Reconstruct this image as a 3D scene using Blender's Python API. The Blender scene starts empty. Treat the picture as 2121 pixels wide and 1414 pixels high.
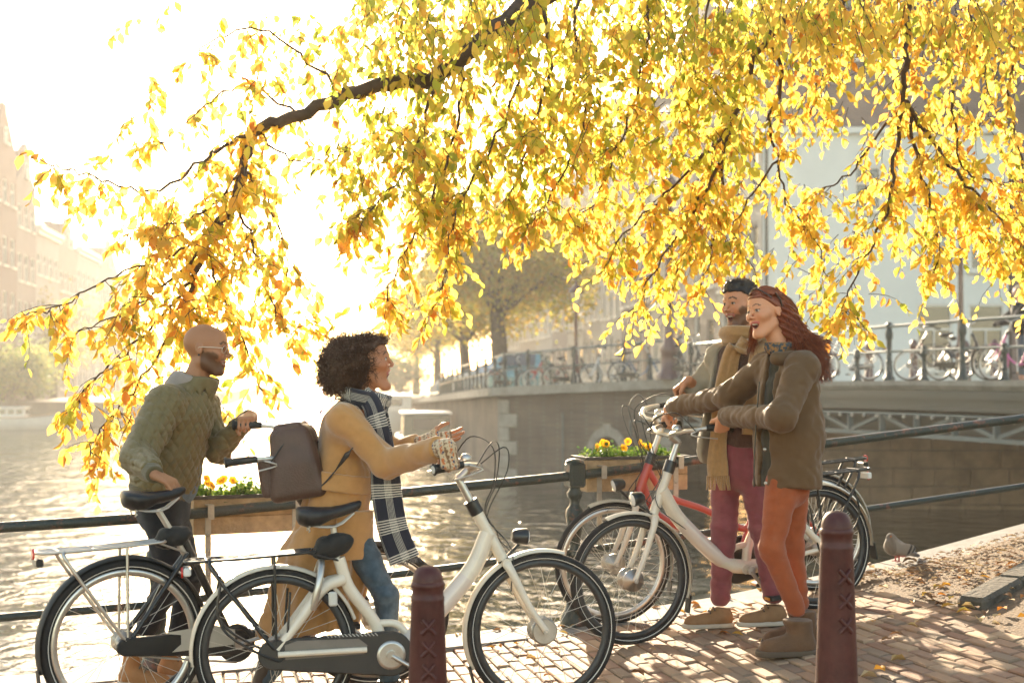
import bpy, math, random, os
import numpy as np
from mathutils import Vector, Matrix
random.seed(7); RNG = np.random.default_rng(11)
SC = bpy.context.scene
C = SC.collection
R = math.radians
# ---------------------------------------------------------------- camera
EYE = 1.45          # camera height above the lowest paving
F = 2946.0          # focal length in photo pixels (50 mm on a 36 mm frame, 2121 px wide)
cam = bpy.data.cameras.new('camera'); camo = bpy.data.objects.new('camera', cam); C.objects.link(camo)
camo.location = (0, 0, EYE); camo.rotation_euler = (R(90), 0, 0)
cam.lens = 50; cam.sensor_width = 36; cam.shift_y = (790 - 707) / 2121.0
cam.clip_start = 0.1; cam.clip_end = 3000
cam.dof.use_dof = True; cam.dof.focus_distance = 6.8; cam.dof.aperture_fstop = 2.8
SC.camera = camo
# ---------------------------------------------------------------- sky and sun
SUN_AZ, SUN_EL = R(-7.9), R(15.5)
w = bpy.data.worlds.new('World'); SC.world = w; w.use_nodes = True
nt = w.node_tree; nt.nodes.clear()
sky = nt.nodes.new('ShaderNodeTexSky'); sky.sky_type = 'NISHITA'; sky.sun_disc = False
sky.sun_elevation = SUN_EL; sky.sun_rotation = SUN_AZ; sky.air_density = 1.0; sky.dust_density = 0.7; sky.ozone_density = 1.0
bg = nt.nodes.new('ShaderNodeBackground'); bg.inputs[1].default_value = 0.13
wo = nt.nodes.new('ShaderNodeOutputWorld'); tint = nt.nodes.new('ShaderNodeMix'); tint.data_type = 'RGBA'; tint.blend_type = 'MULTIPLY'; tint.inputs[0].default_value = 1; tint.inputs[7].default_value = (1.0, .85, .68, 1)   # hazy autumn air, warmer than a clear sky
nt.links.new(sky.outputs[0], tint.inputs[6]); nt.links.new(tint.outputs[2], bg.inputs[0]); nt.links.new(bg.outputs[0], wo.inputs[0])
sl = bpy.data.lights.new('sun', 'SUN'); sl.energy = 5.0; sl.angle = R(0.6); sl.color = (1.0, 0.82, 0.58)
so = bpy.data.objects.new('sun', sl); C.objects.link(so)
SUN_DIR = Vector((math.sin(SUN_AZ) * math.cos(SUN_EL), math.cos(SUN_AZ) * math.cos(SUN_EL), math.sin(SUN_EL)))
so.rotation_euler = SUN_DIR.to_track_quat('Z', 'Y').to_euler(); so.location = SUN_DIR * 60
vs = SC.view_settings; vs.view_transform = 'Standard'; vs.look = 'None'; vs.exposure = 2.2; vs.gamma = 1
SC.cycles.use_denoising = True
try: SC.cycles.denoiser = 'OPENIMAGEDENOISE'
except Exception: pass
SC.cycles.max_bounces = 7; SC.cycles.diffuse_bounces = 3; SC.cycles.glossy_bounces = 3; SC.cycles.transmission_bounces = 5
SC.cycles.volume_bounces = 0; SC.cycles.transparent_max_bounces = 8; SC.cycles.sample_clamp_indirect = 6
SC.cycles.use_adaptive_sampling = True; SC.cycles.adaptive_threshold = 0.02
SC.cycles.caustics_reflective = False; SC.cycles.caustics_refractive = False
# ---------------------------------------------------------------- places
def P(px, py, Y):                    # the point at distance Y that the photograph shows at pixel (px, py)
    return Vector(((px - 1060.5) / F * Y, Y, EYE - (py - 790.0) / F * Y))
def ground_z(x, y):                  # the street climbs to the right towards the bridge
    t = max(x, -0.91) + 0.91
    return 0.026 * t * t - 0.018 + 0.02 * (y - 6)
HAZE_D = .0007
WATER = EYE - 2.9
# ---------------------------------------------------------------- materials
MATS = {}
def nodes(name):
    m = bpy.data.materials.new(name); m.use_nodes = True; MATS[name] = m
    n = m.node_tree.nodes; l = m.node_tree.links
    return m, n, l, n['Principled BSDF']
def mat(name, col, rough=.6, metal=0, var=.18, scale=6, bump=0., bscale=60, coat=0, sheen=0, spec=.5, col2=None, coord='Object', emit=None, thresh=None):
    if name in MATS: return MATS[name]
    m, n, l, b = nodes(name)
    b.inputs['Roughness'].default_value = rough; b.inputs['Metallic'].default_value = metal
    b.inputs['Specular IOR Level'].default_value = spec
    b.inputs['Coat Weight'].default_value = coat; b.inputs['Sheen Weight'].default_value = sheen
    if sheen: b.inputs['Sheen Roughness'].default_value = .5
    tc = n.new('ShaderNodeTexCoord')
    nz = n.new('ShaderNodeTexNoise'); nz.inputs['Scale'].default_value = scale; nz.inputs['Detail'].default_value = 6; nz.inputs['Roughness'].default_value = .65
    l.new(tc.outputs[coord], nz.inputs['Vector'])
    rp = n.new('ShaderNodeValToRGB')
    c2 = col2 or tuple(min(1, c * (1 + var)) for c in col); c1 = col if col2 else tuple(c * (1 - var) for c in col)
    lo, hi = thresh or (.3, .7)
    rp.color_ramp.elements[0].position = lo; rp.color_ramp.elements[1].position = hi
    rp.color_ramp.elements[0].color = (*c1, 1); rp.color_ramp.elements[1].color = (*c2, 1)
    l.new(nz.outputs['Fac'], rp.inputs[0]); l.new(rp.outputs[0], b.inputs['Base Color'])
    mr = n.new('ShaderNodeMapRange'); mr.inputs[3].default_value = max(.02, rough - .1); mr.inputs[4].default_value = min(1, rough + .12)
    l.new(nz.outputs['Fac'], mr.inputs[0]); l.new(mr.outputs[0], b.inputs['Roughness'])
    if bump:
        n2 = n.new('ShaderNodeTexNoise'); n2.inputs['Scale'].default_value = bscale; n2.inputs['Detail'].default_value = 4
        l.new(tc.outputs[coord], n2.inputs['Vector'])
        bp = n.new('ShaderNodeBump'); bp.inputs['Strength'].default_value = bump; bp.inputs['Distance'].default_value = .01
        l.new(n2.outputs['Fac'], bp.inputs['Height']); l.new(bp.outputs[0], b.inputs['Normal'])
    if emit:
        b.inputs['Emission Color'].default_value = (*emit[0], 1); b.inputs['Emission Strength'].default_value = emit[1]
    return m
def mat_attr(name, rough=.55, spec=.4, sss=0, bump=0, bscale=300, sheen=0, trans=0., thin=False):
    """colour comes from the mesh colour attribute Col (the thing's own colours)"""
    m, n, l, b = nodes(name)
    a = n.new('ShaderNodeAttribute'); a.attribute_name = 'Col'
    l.new(a.outputs['Color'], b.inputs['Base Color']); b.inputs['Roughness'].default_value = rough
    b.inputs['Specular IOR Level'].default_value = spec; b.inputs['Sheen Weight'].default_value = sheen
    if sss:
        b.inputs['Subsurface Weight'].default_value = sss; b.inputs['Subsurface Radius'].default_value = (1, .35, .2); b.inputs['Subsurface Scale'].default_value = .008
    if bump:
        tc = n.new('ShaderNodeTexCoord'); n2 = n.new('ShaderNodeTexNoise'); n2.inputs['Scale'].default_value = bscale; n2.inputs['Detail'].default_value = 5
        l.new(tc.outputs['Object'], n2.inputs['Vector'])
        bp = n.new('ShaderNodeBump'); bp.inputs['Strength'].default_value = bump; bp.inputs['Distance'].default_value = .003
        l.new(n2.outputs['Fac'], bp.inputs['Height']); l.new(bp.outputs[0], b.inputs['Normal'])
    if trans:
        t = n.new('ShaderNodeBsdfTranslucent'); l.new(a.outputs['Color'], t.inputs[0])
        mx = n.new('ShaderNodeMixShader'); mx.inputs[0].default_value = trans
        l.new(b.outputs[0], mx.inputs[1]); l.new(t.outputs[0], mx.inputs[2]); l.new(mx.outputs[0], n['Material Output'].inputs[0])
    return m
def mat_brick(name, c1, c2, mortar, bw=.21, bh=.06, ms=.008, coord='Object', rough=.85, dirt=.5, rot=None):
    m, n, l, b = nodes(name)
    tc = n.new('ShaderNodeTexCoord'); mp = n.new('ShaderNodeMapping')
    # bricks are laid on vertical faces: use (along, up)
    sx = n.new('ShaderNodeSeparateXYZ'); cx = n.new('ShaderNodeCombineXYZ'); ad = n.new('ShaderNodeMath'); ad.operation = 'ADD'
    l.new(tc.outputs[coord], sx.inputs[0]); l.new(sx.outputs[0], ad.inputs[0]); l.new(sx.outputs[1], ad.inputs[1])
    l.new(ad.outputs[0], cx.inputs[0]); l.new(sx.outputs[2], cx.inputs[1])
    br = n.new('ShaderNodeTexBrick'); br.inputs['Scale'].default_value = 1; br.inputs['Mortar Size'].default_value = ms
    br.inputs['Brick Width'].default_value = bw; br.inputs['Row Height'].default_value = bh; br.inputs['Bias'].default_value = 0
    br.inputs['Color1'].default_value = (*c1, 1); br.inputs['Color2'].default_value = (*c2, 1); br.inputs['Mortar'].default_value = (*mortar, 1)
    l.new(cx.outputs[0], br.inputs['Vector'])
    nz = n.new('ShaderNodeTexNoise'); nz.inputs['Scale'].default_value = .7; nz.inputs['Detail'].default_value = 7
    l.new(tc.outputs[coord], nz.inputs['Vector'])
    mr = n.new('ShaderNodeMapRange'); mr.inputs[1].default_value = .3; mr.inputs[2].default_value = .7; mr.inputs[3].default_value = 1 - dirt; mr.inputs[4].default_value = 1.1
    l.new(nz.outputs['Fac'], mr.inputs[0])
    mx = n.new('ShaderNodeMix'); mx.data_type = 'RGBA'; mx.blend_type = 'MULTIPLY'; mx.inputs[0].default_value = 1
    l.new(br.outputs['Color'], mx.inputs[6]); l.new(mr.outputs[0], mx.inputs[7]); l.new(mx.outputs[2], b.inputs['Base Color'])
    b.inputs['Roughness'].default_value = rough
    bp = n.new('ShaderNodeBump'); bp.inputs['Strength'].default_value = .5; bp.inputs['Distance'].default_value = .01; bp.invert = True
    l.new(br.outputs['Fac'], bp.inputs['Height']); l.new(bp.outputs[0], b.inputs['Normal'])
    return m
# ---------------------------------------------------------------- objects
def link(name, me, m=None, parent=None):
    o = bpy.data.objects.new(name, me); C.objects.link(o)
    if m is not None and me is not None and not me.materials: me.materials.append(m)
    if parent is not None: o.parent = parent
    return o
def tag(o, label=None, cat=None, group=None, kind=None):
    if label: o['label'] = label
    if cat: o['category'] = cat
    if group: o['group'] = group
    if kind: o['kind'] = kind
    return o
def empty(name, loc=(0, 0, 0), rz=0, label=None, cat=None, group=None):
    o = bpy.data.objects.new(name, None); C.objects.link(o); o.location = loc; o.rotation_euler = (0, 0, rz); o.empty_display_size = .1
    return tag(o, label, cat, group)
def copy_tree(o, parent=None):
    c = o.copy(); C.objects.link(c); c.parent = parent
    for ch in list(o.children): copy_tree(ch, c)
    return c
def frame_from(d, up=Vector((0, 0, 1))):
    d = Vector(d).normalized()
    if abs(d.dot(up)) > .98: up = Vector((1, 0, 0))
    a = d.cross(up).normalized(); b = a.cross(d).normalized()
    return a, b
class MB:
    """collects shapes, links them as ONE mesh object"""
    def __init__(s): s.v = []; s.f = []; s.sm = []
    def add(s, vs, fs, smooth=False):
        o = len(s.v); s.v += [tuple(p) for p in vs]; s.f += [tuple(i + o for i in f) for f in fs]; s.sm += [smooth] * len(fs); return s
    def box(s, c, size, rz=0, M=None, bev=0):
        hx, hy, hz = size[0] / 2, size[1] / 2, size[2] / 2
        ps = [Vector((x, y, z)) for z in (-hz, hz) for y in (-hy, hy) for x in (-hx, hx)]
        rot = Matrix.Rotation(rz, 3, 'Z') if M is None else M
        ps = [rot @ p + Vector(c) for p in ps]
        return s.add(ps, [(0, 2, 3, 1), (4, 5, 7, 6), (0, 1, 5, 4), (2, 6, 7, 3), (0, 4, 6, 2), (1, 3, 7, 5)])
    def bar(s, a, b, wd, th, up=Vector((0, 0, 1))):       # a rectangular bar from a to b
        a, b = Vector(a), Vector(b); u, v = frame_from(b - a, up); u = u * wd / 2; v = v * th / 2
        ps = [p + i * u + j * v for p in (a, b) for i, j in ((-1, -1), (1, -1), (1, 1), (-1, 1))]
        return s.add(ps, [(0, 1, 2, 3), (7, 6, 5, 4), (0, 4, 5, 1), (1, 5, 6, 2), (2, 6, 7, 3), (3, 7, 4, 0)])
    def tube(s, pts, r, n=8, caps=True, flat=1.0, closed=False, up=None):
        pts = [Vector(p) for p in pts]; k = len(pts); rs = r if hasattr(r, '__len__') else [r] * k
        vs = []; prev = None
        for i, p in enumerate(pts):
            if closed: d = pts[(i + 1) % k] - pts[i - 1]
            else: d = pts[min(i + 1, k - 1)] - pts[max(i - 1, 0)]
            d.normalize()
            if prev is None: a, b = frame_from(d, up or Vector((0, 0, 1)))
            else:
                a = prev - d * prev.dot(d)
                a = a.normalized() if a.length > 1e-6 else frame_from(d)[0]
                b = a.cross(d)
            prev = a
            for j in range(n):
                t = 2 * math.pi * j / n; vs.append(p + a * (math.cos(t) * rs[i]) + b * (math.sin(t) * rs[i] * flat))
        fs = []
        for i in range(k if closed else k - 1):
            i2 = (i + 1) % k
            for j in range(n):
                j2 = (j + 1) % n; fs.append((i * n + j, i * n + j2, i2 * n + j2, i2 * n + j))
        s.add(vs, fs, True)
        if caps and not closed:
            s.add(vs[:n], [tuple(range(n))[::-1]]); s.add(vs[-n:], [tuple(range(n))])
        return s
    def lathe(s, c, prof, n=20, axis=None, smooth=True):  # prof: (radius, height)
        c = Vector(c); ax = Vector(axis or (0, 0, 1)).normalized(); a, b = frame_from(ax); vs = []
        for r, z in prof:
            for j in range(n):
                t = 2 * math.pi * j / n; vs.append(c + ax * z + a * (math.cos(t) * r) + b * (math.sin(t) * r))
        fs = [(i * n + j, i * n + (j + 1) % n, (i + 1) * n + (j + 1) % n, (i + 1) * n + j) for i in range(len(prof) - 1) for j in range(n)]
        s.add(vs, fs, smooth)
        s.add(vs[:n], [tuple(range(n))[::-1]]); s.add(vs[-n:], [tuple(range(n))]); return s
    def ball(s, c, r, n=12, m=8, sc=(1, 1, 1)):
        c = Vector(c); vs = [c + Vector((0, 0, -r * sc[2]))]
        for i in range(1, m):
            t = math.pi * i / m - math.pi / 2
            for j in range(n):
                p = 2 * math.pi * j / n; vs.append(c + Vector((math.cos(t) * math.cos(p) * r * sc[0], math.cos(t) * math.sin(p) * r * sc[1], math.sin(t) * r * sc[2])))
        vs.append(c + Vector((0, 0, r * sc[2]))); fs = [(0, 1 + (j + 1) % n, 1 + j) for j in range(n)]
        for i in range(m - 2):
            for j in range(n): fs.append((1 + i * n + j, 1 + i * n + (j + 1) % n, 1 + (i + 1) * n + (j + 1) % n, 1 + (i + 1) * n + j))
        L = len(vs) - 1; fs += [(L, 1 + (m - 2) * n + j, 1 + (m - 2) * n + (j + 1) % n) for j in range(n)]
        return s.add(vs, fs, True)
    def prism(s, poly, axis_a, axis_b, origin, depth_vec):  # extrude a 2-D outline
        o = Vector(origin); A = Vector(axis_a); B = Vector(axis_b); D = Vector(depth_vec); n = len(poly)
        v = [o + A * x + B * y for x, y in poly]; v2 = [p + D for p in v]
        return s.add(v + v2, [tuple(range(n))[::-1], tuple(range(n, 2 * n))] + [(i, (i + 1) % n, n + (i + 1) % n, n + i) for i in range(n)])
    def mesh(s, name):
        me = bpy.data.meshes.new(name); me.from_pydata(s.v, [], s.f); me.polygons.foreach_set('use_smooth', s.sm); me.update(); return me
    def build(s, name, m, parent=None, bevel=0):
        me = s.mesh(name)
        if bevel:
            import bmesh
            bm = bmesh.new(); bm.from_mesh(me)
            bmesh.ops.bevel(bm, geom=bm.edges[:], offset=bevel, segments=1, affect='EDGES', clamp_overlap=True)
            bm.to_mesh(me); bm.free()
        me.validate()
        return link(name, me, m, parent)
def np_mesh(name, V, Fq, m=None, parent=None, smooth=True, col=None, linkit=True):
    """fast mesh from numpy arrays; faces are (n,3) or (n,4)"""
    me = bpy.data.meshes.new(name); V = np.asarray(V, np.float32); Fq = np.asarray(Fq, np.int32)
    k = Fq.shape[1]; me.vertices.add(len(V)); me.vertices.foreach_set('co', V.ravel())
    me.loops.add(Fq.size); me.loops.foreach_set('vertex_index', Fq.ravel())
    me.polygons.add(len(Fq)); me.polygons.foreach_set('loop_start', np.arange(0, Fq.size, k, dtype=np.int32))
    me.polygons.foreach_set('use_smooth', np.full(len(Fq), smooth))
    if col is not None:
        a = me.color_attributes.new('Col', 'FLOAT_COLOR', 'POINT'); c = np.ones((len(V), 4), np.float32); c[:, :3] = col; a.data.foreach_set('color', c.ravel())
    me.update(); me.validate()
    if not linkit:
        if m: me.materials.append(m)
        return me
    return link(name, me, m, parent)
def spline(pts, n=24):                # Catmull-Rom through the points
    pts = [Vector(p) for p in pts]; q = [pts[0] * 2 - pts[1]] + pts + [pts[-1] * 2 - pts[-2]]; out = []
    segs = len(pts) - 1
    for i in range(n + 1):
        t = i / n * segs; k = min(int(t), segs - 1); u = t - k; a, b, c, d = q[k:k + 4]
        out.append(.5 * ((2 * b) + (c - a) * u + (2 * a - 5 * b + 4 * c - d) * u * u + (3 * b - a - 3 * c + d) * u ** 3))
    return out
# ================================================================ the setting
M_granite = mat('granite', (.24, .22, .20), .8, bump=.4, bscale=90, var=.3, scale=9)
M_brick_pave = mat_attr('paving_brick', .8, .3, bump=.5, bscale=120)
M_sand = mat('joint_sand', (.10, .085, .06), .95, bump=.6, bscale=140, var=.4, scale=30, col2=(.09, .11, .04), thresh=(.45, .75))
M_iron = mat('railing_paint', (.022, .032, .028), .42, bump=.6, bscale=110, coat=.2, scale=9, col2=(.22, .085, .05), thresh=(.56, .68))
M_wood = mat('planter_wood', (.42, .28, .15), .7, bump=.5, bscale=70, var=.35, scale=12)
def water_mat():
    m, n, l, b = nodes('canal_water')
    b.inputs['Base Color'].default_value = (.020, .026, .017, 1); b.inputs['Roughness'].default_value = .05; b.inputs['IOR'].default_value = 1.33
    b.inputs['Specular IOR Level'].default_value = .6
    tc = n.new('ShaderNodeTexCoord'); mp = n.new('ShaderNodeMapping'); mp.inputs['Scale'].default_value = (1.1, .85, 1)
    l.new(tc.outputs['Object'], mp.inputs[0])
    a = n.new('ShaderNodeTexNoise'); a.inputs['Scale'].default_value = 2.1; a.inputs['Detail'].default_value = 3; a.inputs['Roughness'].default_value = .5; a.inputs['Distortion'].default_value = .6
    c = n.new('ShaderNodeTexNoise'); c.inputs['Scale'].default_value = .6; c.inputs['Detail'].default_value = 2
    l.new(mp.outputs[0], a.inputs[0]); l.new(mp.outputs[0], c.inputs[0])
    ad = n.new('ShaderNodeMath'); ad.operation = 'MULTIPLY_ADD'; ad.inputs[1].default_value = 1.6
    l.new(c.outputs['Fac'], ad.inputs[0]); l.new(a.outputs['Fac'], ad.inputs[2])
    bp = n.new('ShaderNodeBump'); bp.inputs['Strength'].default_value = .7; bp.inputs['Distance'].default_value = .10
    l.new(ad.outputs[0], bp.inputs['Height']); l.new(bp.outputs[0], b.inputs['Normal'])
    return m
M_water = water_mat()
# canal water: one sheet to the horizon
tag(MB().add([(-700, 3, WATER), (700, 3, WATER), (700, 1500, WATER), (-700, 1500, WATER)], [(0, 1, 2, 3)]).build('canal_water', M_water), 'green canal water rippling and glittering beyond the railing', kind='structure')
# canal bed so that the water has something under it, far terrain behind everything
tag(MB().add([(-900, -60, WATER - 2), (900, -60, WATER - 2), (900, 1600, WATER - 2), (-900, 1600, WATER - 2)], [(0, 1, 2, 3)]).build('canal_bed', mat('canal_mud', (.05, .045, .03), .9)), kind='structure')
# railing line (plan) -------------------------------------------------
RAILP = [(-6.2, 5.35), (-3.4, 6.45), (-1.79, 7.12), (.357, 8.09), (3.28, 9.12), (6.6, 10.1), (11, 11.2)]
RAILZ = [.70, .72, .77, .915, 1.215, 1.62, 2.1]
def rail_at(x):
    for (a, b, za, zb) in zip(RAILP[:-1], RAILP[1:], RAILZ[:-1], RAILZ[1:]):
        if x <= b[0] or b is RAILP[-1]:
            t = (x - a[0]) / (b[0] - a[0]); return a[1] + (b[1] - a[1]) * t, za + (zb - za) * t
    return RAILP[-1][1], RAILZ[-1]
def edge_y(x): return rail_at(x)[0] + .17
def gz(x, y): return ground_z(min(x, 5.5), y)
# paving base: one sheet of joint sand between camera street and quay edge
xs = np.linspace(-9, 12, 85); V = []; Fc = []
for i, x in enumerate(xs):
    ye = edge_y(x)
    for j in range(13):
        y = -8 + (ye - .16 + 8) * j / 12; V.append((x, y, gz(x, y) - .012))
for i in range(len(xs) - 1):
    for j in range(12): Fc.append((i * 13 + j, (i + 1) * 13 + j, (i + 1) * 13 + j + 1, i * 13 + j + 1))
pave = np_mesh('pavement', V, Fc, M_sand); tag(pave, 'brick paved canal street climbing towards the bridge', kind='structure')
# bricks: long side square to the railing, stretcher bond
def brick_mesh(k):
    rnd = random.Random(k); L, W, H = .2, .064, .05; c = .006; v = []
    for z, s in ((-H, 0), (-c, 0), (0, c)):
        for sx, sy in ((-1, -1), (1, -1), (1, 1), (-1, 1)):
            v.append((sx * (L / 2 - s) + rnd.uniform(-.003, .003), sy * (W / 2 - s) + rnd.uniform(-.002, .002), z + (rnd.uniform(-.0015, .0015) if z == 0 else 0)))
    f = [(8, 9, 10, 11)] + [(a, (a + 1) % 4, (a + 1) % 4 + 4, a + 4) for a in range(4)] + [(a + 4, (a + 1) % 4 + 4, (a + 1) % 4 + 8, a + 8) for a in range(4)]
    return v, f
tones = [(.33, .20, .125), (.27, .165, .11), (.38, .235, .145), (.23, .155, .11), (.34, .23, .15), (.28, .20, .14), (.25, .14, .09), (.40, .27, .17)]
BM = []
for k in range(24):
    v, f = brick_mesh(k); t = np.array(tones[k % 8]) * (1 + .12 * math.sin(k * 2.3)); me = bpy.data.meshes.new('brick'); me.from_pydata(v, [], f)
    a = me.color_attributes.new('Col', 'FLOAT_COLOR', 'POINT'); a.data.foreach_set('color', np.tile(np.append(t, 1).astype(np.float32), len(v))); me.materials.append(M_brick_pave); me.update(); BM.append((v, f, t, me))
ANG = R(-78); ca, sa = math.cos(ANG), math.sin(ANG); bricks = []
for i in range(-60, 100):
    for j in range(-40, 45):
        u = (j + (.5 if i % 2 else 0)) * .207 ; w_ = i * .0705
        bend = .05 * math.sin(w_ * .8)
        x = .8 + u * ca - w_ * sa + 0; y = 6.6 + u * sa + w_ * ca + bend
        if not (-3.4 < x < 4.4 and 3.9 < y < edge_y(x) - .27): continue
        # a bed of earth with a kerb takes the place of the bricks at the right
        if x > (2.30 - .3 * max(0, y - 7.4)) + .03 * math.sin(j * 2.2): continue
        bricks.append((x, y, i, j))
def prom(b):
    x, y = b[0], b[1]; px = 1060 + F * x / y; py = 790 + F * (EYE - gz(x, y)) / y
    ok = -20 < px < 2140 and py < 1430
    return (0 if ok else 1e6) + y
bricks.sort(key=prom)
rest_v, rest_f, rest_c = [], [], []
for q, (x, y, i, j) in enumerate(bricks):
    rnd = random.Random(i * 991 + j); k = rnd.randrange(24); v, f, t, me = BM[k]
    z = gz(x, y) + rnd.uniform(-.004, .004); sl_x = .052 * (max(x, -.91) + .91); rz = ANG + rnd.uniform(-.025, .025)
    M = Matrix.Translation((x, y, z)) @ Matrix.Rotation(-math.atan(sl_x), 4, 'Y') @ Matrix.Rotation(rz, 4, 'Z') @ Matrix.Rotation(rnd.uniform(-.012, .012), 4, 'X')
    if q < 300:
        o = link('brick', me, None, pave); o.matrix_local = M
    else:
        n0 = len(rest_v); rest_v += [tuple(M @ Vector(p)) for p in v]; rest_f += [tuple(a + n0 for a in ff) for ff in f]; rest_c += [t] * len(v)
tag(np_mesh('paving_bricks', rest_v, rest_f, M_brick_pave, pave, False, rest_c), kind='stuff')
# quay edge: granite coping stones along the railing
V = []
edge = empty('quay_edge'); tag(edge, 'worn granite coping along the canal edge under the railing', kind='structure')
x = -8.0; k = 0
while x < 11:
    x2 = x + random.Random(k).uniform(.95, 1.35); mb = MB(); a = []
    for xx in (x + .004, x2 - .004):
        yr = edge_y(xx); d = .30
        for (dy, dz) in ((-d, 0), (-.015, 0), (0, -.015), (0, -.5), (-d, -.5)):
            a.append((xx + dy * -.42, yr + dy, gz(xx, yr + dy) + .006 + dz))
    mb.add(a, [(0, 5, 6, 1), (1, 6, 7, 2), (2, 7, 8, 3), (0, 1, 2, 3, 4), (9, 8, 7, 6, 5), (3, 8, 9, 4), (4, 9, 5, 0)])
    mb.build('coping_stone', M_granite, edge); x = x2; k += 1
# near quay wall below the coping
mb = MB(); xs2 = np.linspace(-8, 11, 40)
top = [(x, edge_y(x) - .03, gz(x, edge_y(x)) - .3) for x in xs2]; bot = [(x, edge_y(x) - .03, WATER - 1.5) for x in xs2]; n_ = len(xs2)
mb.add(top + bot, [(i + 1, i, n_ + i, n_ + i + 1) for i in range(n_ - 1)]); M_qbrick = mat_brick('quay_brick', (.17, .115, .085), (.115, .085, .07), (.16, .15, .13))
tag(mb.build('quay_wall_near', M_qbrick), 'brick quay wall under the street edge', kind='structure')
# kerbed earth bed at the right end, covered with leaf litter
M_earth = mat('bed_earth', (.15, .10, .06), .95, bump=1, bscale=60, var=.4, scale=20)
kp = [(2.40, 7.28), (3.85, 8.8)]
mb = MB(); kv = Vector((kp[1][0] - kp[0][0], kp[1][1] - kp[0][1], 0)); kn = Vector((-kv.y, kv.x, 0)).normalized() * .055
for t0, t1 in ((0, .22), (.222, .5), (.502, .75), (.752, 1)):
    a = Vector((*kp[0], 0)) + kv * t0 + kn; b = Vector((*kp[0], 0)) + kv * t1 + kn
    a.z = gz(a.x, a.y) - .02; b.z = gz(b.x, b.y) - .02; mbk = MB(); mbk.bar(a + Vector((0, 0, .02)), b + Vector((0, 0, .02)), .16, .11)
    o = mbk.build('kerb_stone', mat('kerb_dark', (.10, .085, .065), .9, bump=.8, bscale=40, var=.45, scale=10), edge, .02)
vb = []
for x in np.linspace(1.98, 5.4, 26):
    y0 = 4; y1 = edge_y(x) - .3
    for j in range(8): y = y0 + (y1 - y0) * j / 7; vb.append((x, y, gz(x, y) - .006 + .006 * math.sin(x * 9 + y * 13) * math.sin(y * 7)))
fb = [(i * 8 + j, (i + 1) * 8 + j, (i + 1) * 8 + j + 1, i * 8 + j + 1) for i in range(25) for j in range(7)]
tag(np_mesh('earth_bed', vb, fb, M_earth), 'strip of bare earth behind a kerb strewn with dry leaves', kind='structure')
# ---------------------------------------------------------------- near railing
rl = empty('quay_railing', (RAILP[3][0], RAILP[3][1], gz(*RAILP[3])), label='dark green iron railing with rust spots along the near canal edge', cat='railing')
RO = Vector(rl.location)
def railpath(off):
    return [Vector((x, rail_at(x)[0], rail_at(x)[1] + off)) - RO for x in np.linspace(-6, 10.5, 60)]
MB().tube(railpath(0), .027, 12).build('top_rail', M_iron, rl)
MB().tube(railpath(-.434), .02, 10).build('lower_rail', M_iron, rl)
prof = [(.085, 0), (.085, .05), (.06, .09), (.045, .16), (.05, .19), (.04, .22), (.046, .25), (.05, .30), (.044, .34), (.036, .37), (.05, .385), (.05, .40), (.034, .42), (.03, .46), (.044, .56), (.052, .615), (.05, .645), (.03, .67), (.028, .70), (.04, .72), (.046, .74), (.03, .76), (.04, .80)]
for x in (-4.6, -1.78, .357, 3.55, 6.4):
    y, z = rail_at(x); zg = gz(x, y); s_ = (z - zg) / .835; mb = MB()
    mb.lathe(Vector((x, y, zg)) - RO, [(r, h * s_) for r, h in prof], 20)
    o = mb.build('post', M_iron, rl)
    mc = MB(); c = Vector((x, y, z + .005)) - RO; mc.box(c, (.1, .1, .14), R(24)); cap = mc.build('post_block', M_iron, o, .012)
    MB().lathe(c + Vector((0, 0, .07)), [(.055, 0), (.05, .012), (.02, .022), (.002, .025)], 12).build('post_cap', M_iron, o)
# ================================================================ far side: quay, bridge, houses, trees, boats
M_qstone = mat('quay_stone', (.26, .24, .205), .85, bump=.4, bscale=25, var=.3, scale=2)
M_farbrick = mat_brick('far_quay_brick', (.15, .105, .075), (.095, .07, .055), (.15, .135, .11), .22, .065, .01)
M_street = mat('far_street', (.16, .14, .12), .9, scale=.8, var=.25)
M_bgreen = mat('bridge_green', (.016, .026, .024), .5, bump=.2, bscale=8, var=.25, scale=2)
M_blight = mat('bridge_truss_paint', (.075, .105, .11), .5, var=.2, scale=2)
M_rivet = mat('rivet_paint', (.42, .40, .34), .5)
DIR = Vector((-.122, 1, 0)).normalized()       # the canal runs this way
A_ = Vector((-.4, 44, 0)); B_ = Vector((4.3, 38, 0)); C_ = Vector((6.5, 32.6, 0)); D_ = Vector((30, 31.6, 0))
def ztop(p):                                    # quay level falls away from the bridge
    d = max(0, (p - A_).dot(DIR)); return max(.05, 1.12 - .02 * d) if p.y > 44 else 1.12 + (1.45 - 1.12) * min(1, (44 - p.y) / 8)
far = A_ + DIR * 260
def wall_strip(name, pts, m, parent, z0=WATER - 1.5, thick=.6, top_off=0):
    mb = MB(); t = [Vector((p.x, p.y, ztop(p) + top_off)) for p in pts]; b = [Vector((p.x, p.y, z0)) for p in pts]; n = len(pts)
    mb.add(t + b, [(i, i + 1, n + i + 1, n + i) for i in range(n - 1)]); return mb.build(name, m, parent)
qw = empty('quay_wall', tuple(A_ + Vector((0, 0, WATER))), label='old brick quay wall with pale stone corner and arched culvert across the water', cat='wall')
QO = Vector(qw.location)
def shift(o): o.location = -QO; return o
line = [far, A_ + DIR * 150, A_ + DIR * 100, A_ + DIR * 70, A_ + DIR * 50, A_ + DIR * 35, A_ + DIR * 20, A_ + DIR * 10, A_]
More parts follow.
